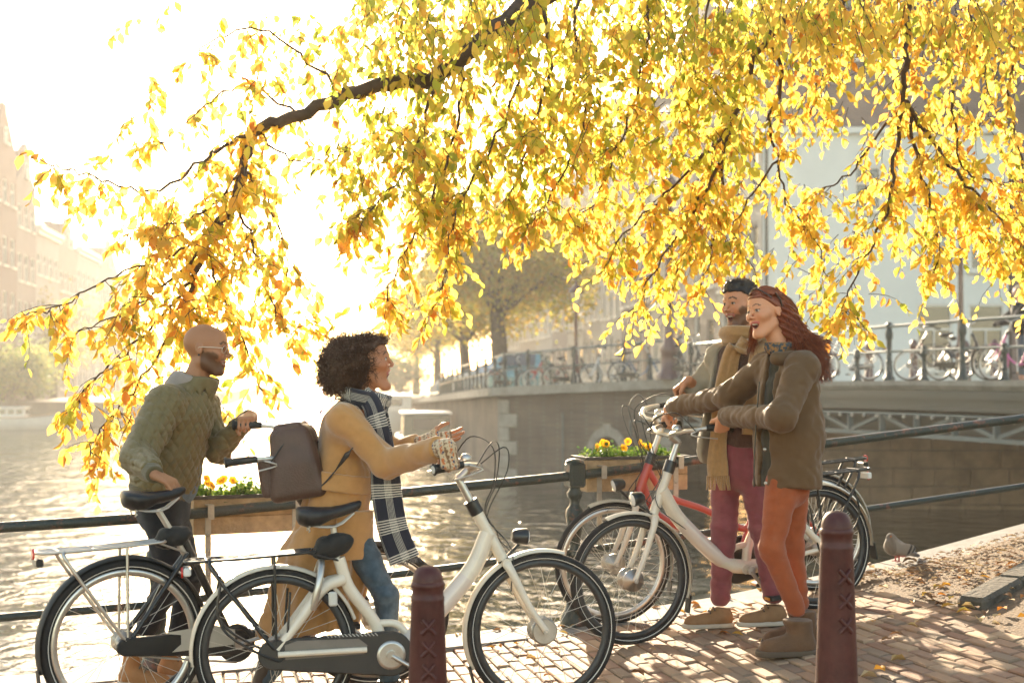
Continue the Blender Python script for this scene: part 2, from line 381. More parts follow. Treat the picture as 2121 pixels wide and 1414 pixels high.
# an opening for the culvert is left between A and B
ab = (B_ - A_); L_ab = ab.length; u_ab = ab.normalized(); n_ab = Vector((u_ab.y, -u_ab.x, 0))
arch_c = .66 * L_ab; arch_r = .62; spring = WATER + .75
shift(wall_strip('brick_face', line, M_farbrick, qw))
mb = MB(); zt = lambda s: ztop(A_ + u_ab * s)
def wp(s, z): q = A_ + u_ab * s; return Vector((q.x, q.y, z))
mb.add([wp(0, WATER - 1.5), wp(arch_c - arch_r, WATER - 1.5), wp(arch_c - arch_r, zt(0)), wp(0, zt(0))], [(0, 1, 2, 3)])
mb.add([wp(arch_c + arch_r, WATER - 1.5), wp(L_ab, WATER - 1.5), wp(L_ab, zt(L_ab)), wp(arch_c + arch_r, zt(L_ab))], [(0, 1, 2, 3)])
NA = 12; ar = [(arch_c - arch_r * math.cos(math.pi * k / NA), spring + arch_r * math.sin(math.pi * k / NA)) for k in range(NA + 1)]
for k in range(NA):
    (s0, z0), (s1, z1) = ar[k], ar[k + 1]; mb.add([wp(s0, z0), wp(s1, z1), wp(s1, zt(s1)), wp(s0, zt(s0))], [(0, 1, 2, 3)])
    mb.add([wp(s0, z0), wp(s1, z1), wp(s1, z1) - n_ab * 3, wp(s0, z0) - n_ab * 3], [(3, 2, 1, 0)])
for s in (arch_c - arch_r, arch_c + arch_r): mb.add([wp(s, spring), wp(s, WATER - 1), wp(s, WATER - 1) - n_ab * 3, wp(s, spring) - n_ab * 3], [(0, 1, 2, 3)])
mb.add([wp(arch_c - 1, WATER - 1) - n_ab * 3, wp(arch_c + 1, WATER - 1) - n_ab * 3, wp(arch_c + 1, zt(0)) - n_ab * 3, wp(arch_c - 1, zt(0)) - n_ab * 3], [(0, 1, 2, 3)])
shift(mb.build('culvert_face', M_farbrick, qw))
for k in range(9):                                # voussoirs round the culvert
    t0, t1 = math.pi * k / 9 + .012, math.pi * (k + 1) / 9 - .012; ro = arch_r + (.36 if k == 4 else .27); mb = MB(); pv = []
    for off in (.06, -.1):
        for rr, tt in ((arch_r, t0), (ro, t0), (ro, t1), (arch_r, t1)):
            pv.append(wp(arch_c - rr * math.cos(tt), spring + rr * math.sin(tt)) + n_ab * off)
    mb.add(pv, [(0, 1, 2, 3), (7, 6, 5, 4), (0, 4, 5, 1), (1, 5, 6, 2), (2, 6, 7, 3), (3, 7, 4, 0)]); shift(mb.build('arch_stone', M_qstone, qw))
z = WATER - .6; k = 0
while z < .78:                                     # toothed corner stones
    h = .42; wl = .95 if k % 2 else .55
    mb = MB(); mb.box(wp(wl / 2 - .02, z + h / 2) + n_ab * -.1, (wl, .3, h - .015), math.atan2(u_ab.y, u_ab.x)); shift(mb.build('corner_stone', M_qstone, qw, .02)); z += h; k += 1
for s in np.arange(L_ab - .5, L_ab + .1, 10):
    pass
z = WATER - .6
while z < .9:
    mb = MB(); mb.box(wp(L_ab - .3, z + .22) + n_ab * -.08, (.62, .3, .43), math.atan2(u_ab.y, u_ab.x)); shift(mb.build('corner_stone', M_qstone, qw, .02)); z += .445
# coping stones on the far quay
pts_cop = [A_ + DIR * 60, A_ + DIR * 45, A_ + DIR * 30, A_ + DIR * 20, A_ + DIR * 10, A_, A_ + u_ab * (L_ab / 2), B_, C_]
for a, b in zip(pts_cop[:-1], pts_cop[1:]):
    L = (b - a).length; nn = max(1, int(L / 2.5))
    for k in range(nn):
        p0 = a.lerp(b, k / nn + .002); p1 = a.lerp(b, (k + 1) / nn - .002); p0.z = ztop(p0) + .02; p1.z = ztop(p1) + .02; mb = MB(); mb.bar(p0, p1, .62, .26); shift(mb.build('coping_stone', M_qstone, qw))
# pipe on the wall
mb = MB(); mb.tube([wp(L_ab * .80, WATER), wp(L_ab * .80, .35), wp(L_ab * .97, .42)], .035, 6); shift(mb.build('drain_pipe', M_blight, qw)).location += n_ab * .12
mb = MB(); mb.tube([wp(L_ab * .42, WATER), wp(L_ab * .42, .55)], .03, 6); shift(mb.build('drain_pipe', M_blight, qw)).location += n_ab * .12
# street level behind the far quay
def lvl(p): return (p.x, p.y, ztop(p) - .02)
mb = MB(); r0 = [far, A_ + DIR * 60, A_ + DIR * 30, A_, B_, C_]; nrm = Vector((DIR.y, -DIR.x, 0))
r1 = [p + nrm * 60 for p in r0]
mb.add([lvl(p) for p in r0] + [(q.x, q.y, lvl(p)[2]) for p, q in zip(r0, r1)], [(i, i + 1, 6 + i + 1, 6 + i) for i in range(5)])
tag(mb.build('far_street', M_street), 'street along the far quay behind the bridge railing', kind='structure')
# abutment under the bridge: large stone blocks
abut = empty('bridge_abutment', (C_.x, C_.y, WATER), label='stone block abutment wall under the iron bridge', cat='wall')
M_ablock = mat('abutment_stone', (.21, .145, .095), .85, bump=.4, bscale=12, var=.35, scale=1.4)
MB().add([Vector((p.x, p.y - .0, z)) - Vector(abut.location) for p, z in ((C_, WATER - 1), (D_, WATER - 1), (D_, 1.2), (C_, 1.2))], [(0, 1, 2, 3)]).build('joint_backing', mat('joint_mortar', (.10, .085, .07), .9), abut)
uD = (D_ - C_).normalized(); rowi = 0; z = WATER - .3
while z < 1.0:
    s = -.3 + (.0 if rowi % 2 else -.45)
    while s < 16:
        l_ = random.uniform(.8, 1.15); c = C_ + uD * (s + l_ / 2); mb = MB(); mb.box(Vector((c.x, c.y - .03 - random.uniform(0, .02), z + .2)) - Vector(abut.location), (l_ - .02, .2, .39), math.atan2(uD.y, uD.x)); mb.build('stone_block', M_ablock, abut, .015); s += l_
    z += .41; rowi += 1
# ---------------------------------------------------------------- iron bridge
G0 = Vector((4.7, 37.0, 0)); G1 = Vector((10.6, 15.5, 0)); ug = (G1 - G0).normalized(); Lg = (G1 - G0).length; ng = Vector((ug.y, -ug.x, 0))
if ng.x > 0: ng = -ng
br = empty('iron_bridge', tuple(G0), label='riveted green iron truss bridge over the side canal', cat='bridge')
def camber(s): t = (s / Lg - .55) * 2; return -.10 * t * t
def gp(s, z, off=0): q = G0 + ug * s + ng * off; return Vector((q.x, q.y, z + camber(s))) - G0
ss = np.linspace(0, Lg, 25)
def band(name, z0, z1, off, th, m, nseg=24):
    mb = MB(); s2 = np.linspace(0, Lg, nseg + 1); v = []
    for s in s2: v += [gp(s, z0, off), gp(s, z1, off), gp(s, z1, off - th), gp(s, z0, off - th)]
    f = []
    for i in range(nseg):
        for k in range(4): f.append((i * 4 + k, i * 4 + (k + 1) % 4, i * 4 + 4 + (k + 1) % 4, i * 4 + 4 + k))
    f += [(3, 2, 1, 0), tuple(nseg * 4 + k for k in range(4))]; mb.add(v, f); return mb.build(name, m, br)
for i in range(10):                                # stone cornice slabs
    s0, s1 = Lg * i / 10 + .01, Lg * (i + 1) / 10 - .01; mb = MB(); v = []
    for s in (s0, (s0 + s1) / 2, s1):
        for z_, o_ in ((1.30, .28), (1.38, .34), (1.47, .34), (1.47, -.5), (1.30, -.5)): v.append(gp(s, z_, o_))
    f = [(i_ * 5 + k, i_ * 5 + (k + 1) % 5, i_ * 5 + 5 + (k + 1) % 5, i_ * 5 + 5 + k) for i_ in range(2) for k in range(5)] + [(4, 3, 2, 1, 0), (10, 11, 12, 13, 14)]
    mb.add(v, f); mb.build('cornice_slab', M_qstone, br)
band('upper_beam', 1.14, 1.295, .26, .3, M_bgreen); band('web_plate', .99, 1.14, .18, .2, M_bgreen); band('lower_flange', .93, .99, .27, .4, M_bgreen)
band('top_chord', .83, .87, .30, .3, M_blight); band('bottom_chord', .42, .50, .26, .22, M_blight); band('back_plate', .45, .9, -.9, .05, M_bgreen)
npan = 18
for i in range(npan + 1):
    s = Lg * i / npan; MB().bar(gp(s, .5, .2), gp(s, .83, .2), .11, .1).build('truss_post', M_blight, br)
    if i < npan:
        s2 = Lg * (i + 1) / npan; a, b = (gp(s, .82, .19), gp(s2, .5, .19)) if i % 2 == 0 else (gp(s, .5, .19), gp(s2, .82, .19)); MB().bar(a, b, .06, .07).build('truss_brace', M_blight, br)
for i in range(46):
    MB().ball(gp(Lg * (i + .5) / 46, .80, .33), .036, 8, 5).build('rivet_head', M_rivet, br)
# deck behind the girder
mb = MB(); dn = -ng; mb.add([gp(0, 1.44), gp(Lg, 1.44), gp(Lg, 1.44) + dn * 12, gp(0, 1.44) + dn * 12] + [gp(0, .95), gp(Lg, .95), gp(Lg, .95) + dn * 12, gp(0, .95) + dn * 12], [(0, 1, 2, 3), (7, 6, 5, 4)]); mb.build('deck', M_street, br)
# ---------------------------------------------------------------- railing on the bridge and far quay
brl = empty('bridge_railing', tuple(B_ + Vector((0, 0, 1.45))), label='green iron railing running over the far bridge and quay', cat='railing'); BO = Vector(brl.location)
M_rail2 = mat('far_rail_paint', (.016, .028, .027), .45, var=.2); M_rail3 = mat('far_rail_top', (.09, .12, .115), .35, var=.15)
rp_ = [A_ + DIR * 26, A_ + DIR * 13, A_ + DIR * 1.0 + nrm * .3, A_ + u_ab * .8 + nrm * .4, B_ + nrm * .15, G0 + ng * .05]
path = []
for a, b in zip(rp_[:-1], rp_[1:]):
    n = max(1, round((b - a).length / 2.4))
    for k in range(n): path.append(a.lerp(b, k / n))
for k in range(10): path.append(G0 + ug * (Lg * k / 9.) + ng * .05)
pz = []
for q in path:
    sg = (q - G0).dot(ug); pz.append(1.47 + camber(sg) if sg >= 0 else ztop(q) + .15)
postprof = [(.11, 0), (.11, .06), (.075, .1), (.06, .3), (.055, .33), (.07, .36), (.05, .4), (.05, .78), (.07, .82), (.075, .9), (.06, .98), (.045, 1.03), (.07, 1.06), (.05, 1.12), (.0, 1.14)]
pm = MB().lathe((0, 0, 0), postprof, 10).mesh('post'); pm.materials.append(M_rail2)
sm = MB().lathe((0, 0, 0), [(r * .9, h * .56) for r, h in postprof], 8).mesh('short_post'); sm.materials.append(M_rail2)
for i, (q, z) in enumerate(zip(path, pz)):
    o = link('post', pm, None, brl); o.location = Vector((q.x, q.y, z)) - BO
    if i + 1 < len(path) and (path[i + 1] - q).length > 1.2:
        q2 = q.lerp(path[i + 1], .5); o = link('short_post', sm, None, brl); o.location = Vector((q2.x, q2.y, (z + pz[i + 1]) / 2)) - BO
for nm, h, r in (('top_rail', 1.05, .035), ('middle_rail', .56, .025)):
    MB().tube([Vector((q.x, q.y, z + h)) - BO for q, z in zip(path, pz)], r, 6).build(nm, M_rail3, brl)
# low chrome-like guard rail along the quay, further back
gr = empty('guard_rail', tuple(A_ + DIR * 27), label='low steel guard rail at the quay edge in front of the parked cars', cat='railing')
g_ = [A_ + DIR * d + nrm * .3 for d in (27, 36, 46, 60)]
MB().tube([Vector((q.x, q.y, ztop(q) + .35)) - Vector(gr.location) for q in g_], .06, 6).build('rail', M_rail3, gr)
for q in g_: MB().tube([Vector((q.x, q.y, ztop(q))) - Vector(gr.location), Vector((q.x, q.y, ztop(q) + .35)) - Vector(gr.location)], .05, 6).build('post', M_rail3, gr)
# ---------------------------------------------------------------- houses
M_glass = mat('window_glass', (.035, .045, .05), .12, spec=.8, var=.3, scale=.5)
M_frame = mat('window_frame_white', (.62, .60, .55), .5, var=.08)
M_curtain = mat('curtain', (.35, .31, .28), .9, var=.2, scale=3)
M_roof = mat('roof_tile', (.11, .075, .065), .8, var=.25, scale=2)
def wall_mat(name, c): return mat(name, c, .85, var=.1, scale=.6, bump=.15, bscale=9)
PAN = {}
def panes(w_, h_):
    k = (round(w_, 2), round(h_, 2))
    if k not in PAN:
        f = MB(); b = .07
        for x in (-w_ / 2 + b / 2, w_ / 2 - b / 2): f.box((x, -.03, h_ / 2), (b, .08, h_))
        for z in (b / 2, h_ * .62, h_ - b / 2): f.box((0, -.028, z), (w_ - 2 * b, .075, b))
        f.box((0, -.024, h_ * .31), (.045, .06, h_ * .62 - b))
        f.box((0, -.17, -.06), (w_ + .2, .2, .1))
        fm = f.mesh('window'); fm.materials.append(M_frame); p = MB().box((0, .02, h_ / 2), (w_, .02, h_)).mesh('pane'); p.materials.append(M_glass); PAN[k] = (fm, p)
    return PAN[k]
def house(label, loc, rz, wd, h, bays, floors, wm, roof='cornice', depth=9, plinth=.0, win_w=1.0, win_h=1.75, ground_door=True, cat='house', sides=True):
    root = empty('canal_house', loc, rz, label, cat); mb = MB(); fh = h / floors; xs = [0]; wins = []
    cols = [wd * (i + .5) / bays for i in range(bays)]
    for f in range(floors):
        hh = min(win_h * (1.12 if f < 2 else .9 if f < floors - 1 else .75), fh - .7)
        for i, cx in enumerate(cols):
            z0 = f * fh + (.85 if f else .75)
            if ground_door and f == 0 and i == bays - 1: wins.append((cx - .55, cx + .55, .15, 2.7, 'door'))
            else: wins.append((cx - win_w / 2, cx + win_w / 2, z0, z0 + hh, 'w'))
    for f in range(floors):                        # the facade with real openings
        zz0, zz1 = f * fh, (f + 1) * fh; row = [q for q in wins if zz0 <= q[2] < zz1]; x0 = 0
        for (a, b, c, d, t) in row:
            mb.add([(x0, 0, zz0), (a, 0, zz0), (a, 0, zz1), (x0, 0, zz1)], [(0, 1, 2, 3)])
            mb.add([(a, 0, zz0), (b, 0, zz0), (b, 0, c), (a, 0, c)], [(0, 1, 2, 3)]); mb.add([(a, 0, d), (b, 0, d), (b, 0, zz1), (a, 0, zz1)], [(0, 1, 2, 3)])
            r = .18; mb.add([(a, 0, c), (a, r, c), (a, r, d), (a, 0, d)], [(0, 1, 2, 3)]); mb.add([(b, 0, c), (b, r, c), (b, r, d), (b, 0, d)], [(3, 2, 1, 0)])
            mb.add([(a, 0, d), (a, r, d), (b, r, d), (b, 0, d)], [(0, 1, 2, 3)]); mb.add([(a, 0, c), (a, r, c), (b, r, c), (b, 0, c)], [(3, 2, 1, 0)])
            x0 = b
        mb.add([(x0, 0, zz0), (wd, 0, zz0), (wd, 0, zz1), (x0, 0, zz1)], [(0, 1, 2, 3)])
    mb.add([(0, 0, 0), (0, depth, 0), (0, depth, h), (0, 0, h)], [(0, 1, 2, 3)]); mb.add([(wd, 0, 0), (wd, depth, 0), (wd, depth, h), (wd, 0, h)], [(3, 2, 1, 0)])
    mb.add([(0, depth, 0), (wd, depth, 0), (wd, depth, h), (0, depth, h)], [(3, 2, 1, 0)])
    mb.build('wall', wm, root)
    for (a, b, c, d, t) in wins:
        if t == 'w':
            fm, pm_ = panes(b - a, d - c); o = link('window', fm, None, root); o.location = ((a + b) / 2, .12, c); p = link('pane', pm_, None, o)
        else:
            o = MB().box(((a + b) / 2, .14, (c + d) / 2), (b - a, .08, d - c)).build('door', M_bgreen, root); MB().box(((a + b) / 2, .09, d - .3), (b - a - .2, .03, .4)).build('fanlight', M_glass, o)
    if roof == 'cornice':
        m2 = MB(); m2.box((wd / 2, -.2, h + .05), (wd, .5, .35)); m2.box((wd / 2, -.1, h - .28), (wd - .02, .24, .3)); m2.build('cornice', M_frame, root)
        MB().add([(0, .2, h), (wd, .2, h), (wd, 2.2, h + 2.4), (0, 2.2, h + 2.4), (0, depth, h), (wd, depth, h), (wd, depth - 2, h + 2.4), (0, depth - 2, h + 2.4)], [(0, 1, 2, 3), (3, 2, 6, 7), (7, 6, 5, 4), (0, 3, 7, 4), (1, 5, 6, 2)]).build('roof', M_roof, root)
    else:
        g = 3.2; m2 = MB()
        prof = {'step': [(0, 0), (0, .8), (.17, .8), (.17, 1.6), (.33, 1.6), (.33, 2.5), (.42, 2.5), (.42, 3.1), (.58, 3.1), (.58, 2.5), (.67, 2.5), (.67, 1.6), (.83, 1.6), (.83, .8), (1, .8), (1, 0)],
                'neck': [(0, 0), (0, .3), (.22, .9), (.28, 1.6), (.3, 2.7), (.5, 3.3), (.7, 2.7), (.72, 1.6), (.78, .9), (1, .3), (1, 0)],
                'spout': [(0, 0), (.0, .2), (.42, 2.9), (.42, 3.4), (.58, 3.4), (.58, 2.9), (1, .2), (1, 0)]}[roof]
        m2.prism([(x * wd, z) for x, z in prof], (1, 0, 0), (0, 0, 1), (0, 0, h), (0, .35, 0)); go = m2.build('gable', wm, root)
        o = link('attic_window', panes(.8, 1.1)[0], None, root); o.location = (wd / 2, -.02, h + .7); link('pane', panes(.8, 1.1)[1], None, o)
        MB().add([(0, .36, h), (wd / 2, .36, h + 2.8), (wd, .36, h), (0, depth, h), (wd / 2, depth, h + 2.8), (wd, depth, h)], [(0, 1, 4, 3), (1, 2, 5, 4), (3, 4, 5)]).build('roof', M_roof, root)
    return root
# row along the far quay, running away from the white corner house
c0 = Vector((8.42, 48, 0)); ang = math.atan2(-DIR.y, -DIR.x) ; ang_row = math.atan2(-DIR.y, -DIR.x)
specs = [(5.6, 11.2, 3, 4, (.42, .38, .33), 'cornice', 'pale stone canal house with tall windows next to the white corner house'),
         (6.2, 12.5, 3, 4, (.30, .25, .21), 'neck', 'grey brown house with neck gable, second from the white corner house'),
         (5.2, 11.8, 3, 4, (.46, .43, .38), 'cornice', 'cream canal house with flat cornice, third from the white corner house'),
         (7.0, 13.4, 4, 4, (.25, .20, .17), 'cornice', 'wide dark brick house with four windows across in the quay row'),
         (5.4, 12.2, 3, 4, (.44, .40, .34), 'step', 'beige house with stepped gable in the quay row'),
         (6.0, 12.9, 3, 4, (.34, .30, .26), 'cornice', 'grey house beside the beige stepped gable house'),
         (5.5, 12.0, 3, 4, (.48, .45, .40), 'spout', 'light house with spout gable far down the quay row'),
         (6.4, 13.1, 3, 4, (.28, .23, .20), 'cornice', 'brown brick house beyond the spout gable house'),
         (8.0, 12.4, 4, 4, (.40, .37, .33), 'cornice', 'long pale house at the hazy end of the quay row'),
         (9.0, 13.0, 4, 4, (.33, .28, .24), 'cornice', 'last brown house of the quay row fading in the haze'),
         (14.0, 12.0, 6, 4, (.38, .34, .30), 'cornice', 'wide far house beyond the quay row')]
d = 0
for i, (wd, h, bays, fl, col, rf, lab) in enumerate(specs):
    d += wd; p = c0 + DIR * d; p.z = max(.1, 1.35 - .012 * d) - .1
    house(lab, tuple(p), ang_row, wd - .03, h, bays, fl, wall_mat('house_wall_%d' % i, col), rf, win_w=1.05, win_h=2.0)
# white corner house facing the bridge
M_white = mat('white_render', (.60, .62, .60), .8, var=.06, scale=.5, bump=.1, bscale=10)
M_brownb = mat_brick('gable_brick', (.20, .13, .11), (.16, .11, .10), (.24, .2, .18), .22, .07, .012)
wh = empty('canal_house', (8.46, 48, 1.3), R(0), 'large white rendered corner house with brown brick top behind the bridge', 'house')
W_, H_ = 8.3, 8.6; mb = MB()
ow = [(5.2, 6.4, .55, 2.75), (6.95, 8.15, .55, 2.75), (5.6, 6.5, 3.9, 5.5), (7.0, 7.9, 3.9, 5.5), (3.1, 4.0, 5.9, 7.4)]
rows = sorted({0, H_} | {z for q in ow for z in q[2:]}); cols = sorted({0, W_} | {x for q in ow for x in q[:2]})
for x0, x1 in zip(cols[:-1], cols[1:]):
    for z0, z1 in zip(rows[:-1], rows[1:]):
        if any(a <= x0 and x1 <= b and c <= z0 and z1 <= d_ for a, b, c, d_ in ow): continue
        mb.add([(x0, 0, z0), (x1, 0, z0), (x1, 0, z1), (x0, 0, z1)], [(0, 1, 2, 3)])
for a, b, c, d_ in ow:
    r = .16; mb.add([(a, 0, c), (a, r, c), (a, r, d_), (a, 0, d_)], [(0, 1, 2, 3)]); mb.add([(b, 0, c), (b, r, c), (b, r, d_), (b, 0, d_)], [(3, 2, 1, 0)])
    mb.add([(a, 0, d_), (a, r, d_), (b, r, d_), (b, 0, d_)], [(0, 1, 2, 3)])
mb.add([(0, 0, 0), (0, 9, 0), (0, 9, H_), (0, 0, H_)], [(0, 1, 2, 3)]); mb.add([(W_, 0, 0), (W_, 9, 0), (W_, 9, H_), (W_, 0, H_)], [(3, 2, 1, 0)]); mb.add([(0, 9, 0), (W_, 9, 0), (W_, 9, H_), (0, 9, H_)], [(3, 2, 1, 0)])
mb.build('wall', M_white, wh)
for a, b, c, d_ in ow:
    fm, pm_ = panes(b - a, d_ - c); o = link('window', fm, None, wh); o.location = ((a + b) / 2, .1, c); link('pane', pm_, None, o)
    if c < 1: MB().box(((a + b) / 2, .2, (c + d_) / 2 + .3), (b - a - .2, .03, d_ - c - .7)).build('curtain', M_curtain, o)
MB().prism([(0, 0), (0, 1.6), (W_ * .3, 4.2), (W_ * .7, 4.2), (W_, 1.6), (W_, 0)], (1, 0, 0), (0, 0, 1), (0, .05, H_), (0, .4, 0)).build('brick_gable', M_brownb, wh)
MB().box((W_ / 2, -.06, H_), (W_ + .1, .3, .2)).build('string_course', M_white, wh)
for sx in (-1, 1): MB().bar((W_ / 2 + sx * W_ * .52, -.05, H_ + 1.5), (W_ / 2 + sx * W_ * .19, -.05, H_ + 4.3), .25, .22, Vector((0, 1, 0))).build('barge_board', M_blight, wh)
MB().bar((W_ * .3, -.05, H_ + 4.25), (W_ * .7, -.05, H_ + 4.25), .3, .2).build('ridge_board', M_blight, wh)
MB().add([(0, .45, H_ + 1.6), (W_ * .3, .45, H_ + 4.2), (W_ * .7, .45, H_ + 4.2), (W_, .45, H_ + 1.6), (0, 9, H_ + 1.6), (W_ * .3, 9, H_ + 4.2), (W_ * .7, 9, H_ + 4.2), (W_, 9, H_ + 1.6)], [(0, 1, 5, 4), (1, 2, 6, 5), (2, 3, 7, 6), (4, 5, 6, 7)]).build('roof', M_roof, wh)
for x in (W_ * .42, W_ * .55):
    o = link('attic_window', panes(.75, 1.3)[0], None, wh); o.location = (x, -.02, H_ + 2.4); link('pane', panes(.75, 1.3)[1], None, o)
MB().tube([(.12, -.06, 0), (.12, -.06, H_)], .05, 6).build('drain_pipe', M_bgreen, wh)
house('dark brown brick house right of the white corner house', (16.85, 47.9, 1.3), 0, 7, 11.5, 3, 4, M_brownb, 'cornice')
# left bank ----------------------------------------------------------
LB0 = Vector((-27.5, 104, 0)); lb_n = Vector((-DIR.y, DIR.x, 0))
mb = MB(); r0 = [LB0 - DIR * 12, LB0 + DIR * 300]
mb.add([(p.x, p.y, .15) for p in r0] + [(p.x - 80, p.y, .15) for p in r0] + [(p.x, p.y, WATER - 1) for p in r0], [(1, 0, 2, 3), (0, 1, 5, 4)]); mb.add([(r0[0].x, r0[0].y, .15), (r0[0].x - 80, r0[0].y, .15), (r0[0].x - 80, r0[0].y, WATER - 1), (r0[0].x, r0[0].y, WATER - 1)], [(0, 1, 2, 3)])
tag(mb.build('far_left_bank', M_farbrick), 'low brick bank on the far side of the canal', kind='structure')
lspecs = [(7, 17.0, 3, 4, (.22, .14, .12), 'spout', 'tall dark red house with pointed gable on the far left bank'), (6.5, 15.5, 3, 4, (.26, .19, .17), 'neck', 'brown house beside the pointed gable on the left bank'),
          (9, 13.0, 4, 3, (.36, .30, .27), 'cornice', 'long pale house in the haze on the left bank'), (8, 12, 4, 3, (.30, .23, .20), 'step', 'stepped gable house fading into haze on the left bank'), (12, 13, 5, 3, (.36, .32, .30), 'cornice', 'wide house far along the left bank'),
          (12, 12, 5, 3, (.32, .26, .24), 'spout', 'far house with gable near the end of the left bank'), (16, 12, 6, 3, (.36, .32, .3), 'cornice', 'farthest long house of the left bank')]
d = -9
for i, (wd, h, bays, fl, col, rf, lab) in enumerate(lspecs):
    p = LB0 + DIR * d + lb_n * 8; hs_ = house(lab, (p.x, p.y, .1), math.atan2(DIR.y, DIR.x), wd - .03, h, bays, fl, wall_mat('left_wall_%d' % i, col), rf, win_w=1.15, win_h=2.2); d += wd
    if i == 0:                                     # windows in the end wall that faces the open water
        for f_ in range(4):
            for y_ in (1.8, 4.5, 7.2):
                fm, pm_ = panes(1.1, 1.8); o = link('window', fm, None, hs_); o.location = (-.03, y_, f_ * 4.25 + 1.0); o.rotation_euler = (0, 0, R(-90)); link('pane', pm_, None, o)
# ---------------------------------------------------------------- street lamps
M_maroon = mat('maroon_paint', (.06, .014, .015), .35, coat=.3, var=.2, scale=4)
M_lampglass = mat('lamp_glass', (.55, .48, .36), .3, var=.05)
def lamp(loc, h, r, label, head=True):
    t = empty('street_lamp', loc, 0, label, 'street lamp', None)
    MB().lathe((0, 0, 0), [(r * 3.1, 0), (r * 3.1, .12), (r * 2.2, .25), (r * 2.0, .7), (r * 2.4, .8), (r * 1.5, .95), (r * 1.2, 1.4), (r * 1.0, h * .6), (r * .8, h), (r * 1.3, h + .03), (r * .6, h + .08)], 12).build('column', M_maroon, t)
    if head:
        MB().lathe((0, 0, h), [(.10, .06), (.2, .5), (.2, .52)], 6, smooth=False).build('lantern_glass', M_lampglass, t)
        MB().lathe((0, 0, h), [(.27, .52), (.25, .56), (.12, .74), (.05, .8), (.04, .9), (.0, .92)], 12).build('lantern_roof', M_maroon, t)
        for k in range(6):
            a = k * math.pi / 3; MB().tube([(math.cos(a) * .1, math.sin(a) * .1, h + .06), (math.cos(a) * .2, math.sin(a) * .2, h + .52)], .012, 4).build('lantern_bar', M_maroon, t)
    return t
q = P(1193, 770, 46); lamp((q.x, q.y, 1.15), 2.65, .06, 'slender maroon street lamp with glass lantern on the far quay')
q = P(1386, 770, 37.6); lamp((q.x, q.y, 1.5), 4.6, .11, 'stout maroon lamp post with stepped base at the bridge end')
q = P(1990, 750, 36.5); lamp((q.x, q.y, 1.5), 4.2, .065, 'thin maroon lamp post in front of the white corner house')
# ---------------------------------------------------------------- maroon bollards along the far street
for i, (px, Y) in enumerate(((1800, 36), (1893, 35.2), (1540, 38.5), (2000, 36), (2060, 35))):
    q = P(px, 760, Y); t = empty('street_bollard', (q.x, q.y, 1.45), 0, ('maroon bollard by the white bicycle beyond the bridge railing', 'maroon bollard left of the dark bicycle beyond the bridge railing', 'maroon bollard just right of the stout lamp post', 'maroon bollard beside the thin lamp post', 'maroon bollard between the thin lamp post and the pink bicycle')[i], 'bollard', 'bollards on the far street')
    MB().lathe((0, 0, 0), [(.13, 0), (.13, .1), (.11, .14), (.085, .82), (.1, .85), (.1, .9), (.08, .98), (.04, 1.03), (0, 1.05)], 10).build('shaft', M_maroon, t)
    MB().lathe((0, 0, 0), [(.135, 0), (.135, .09)], 10).build('foot', M_maroon, t)
# ---------------------------------------------------------------- parked cars
M_tyre = mat('tyre_rubber', (.013, .012, .0115), .75, var=.3, scale=30, bump=.3, bscale=200)
M_chrome = mat('chrome', (.6, .58, .54), .22, 1, var=.1)
def car(label, loc, rz, col, sc=1, group='cars parked on the far quay'):
    t = empty('parked_car', loc, rz, label, 'car', group); pm_ = mat('car_paint_%d' % int(col[0] * 9973 + col[2] * 77), col, .25, .2, coat=.8, var=.05)
    L, Wd = 4.1, 1.72
    side = [(-2.05, .25), (-2.05, .62), (-1.98, .86), (-1.35, .93), (-.75, 1.40), (-.2, 1.47), (.75, 1.44), (1.45, 1.02), (1.98, .92), (2.05, .62), (2.05, .25)]
    mb = MB(); n = len(side); v = []
    for s, y in ((.88, -Wd / 2), (1, -Wd / 2 + .12), (1, Wd / 2 - .12), (.88, Wd / 2)):
        for x, z in side: k = s if z > 1 else 1; v.append((x * (1 if s == 1 else .985), y * (.82 if z > 1.2 else 1), z if z < .95 else .95 + (z - .95) * 1))
    f = [(i * n + j, i * n + (j + 1) % n, (i + 1) * n + (j + 1) % n, (i + 1) * n + j) for i in range(3) for j in range(n)] + [tuple(range(n))[::-1], tuple(3 * n + j for j in range(n))]
    mb.add(v, f); mb.build('body', pm_, t, .03)
    for y in (-1, 1):
        MB().prism([(-1.15, .98), (-.7, 1.36), (-.05, 1.40), (-.05, .98)], (1, 0, 0), (0, 0, 1), (0, y * Wd * .422, 0), (0, y * .03, 0)).build('side_window', M_glass, t)
        MB().prism([(.03, .98), (.03, 1.40), (.68, 1.37), (1.2, 1.03)], (1, 0, 0), (0, 0, 1), (0, y * Wd * .422, 0), (0, y * .03, 0)).build('side_window', M_glass, t)
        for x in (-1.3, 1.3):
            w_ = MB().lathe((x, y * (Wd / 2 - .12), .31), [(.31, -.1), (.31, .1)], 18, (0, 1, 0)).build('wheel', M_tyre, t); MB().lathe((x, y * (Wd / 2 - .01), .31), [(.19, -.012), (.19, .012)], 14, (0, 1, 0)).build('rim', M_chrome, w_)
        MB().ball((2.0, y * .62, .72), .13, 10, 6, (.5, 1.2, .7)).build('headlight', M_lampglass, t); MB().box((-2.03, y * .66, .75), (.06, .28, .14)).build('tail_light', mat('tail_red', (.4, .02, .02), .3), t)
    for x0, z0, x1, z1 in ((-1.33, .96, -.78, 1.37), (1.40, 1.06, .80, 1.41)):
        mb = MB(); up = .025; mb.add([(x0, -.62, z0 + up), (x0, .62, z0 + up), (x1, .56, z1 + up), (x1, -.56, z1 + up)], [(0, 1, 2, 3)]); mb.build('windscreen', M_glass, t)
    return t
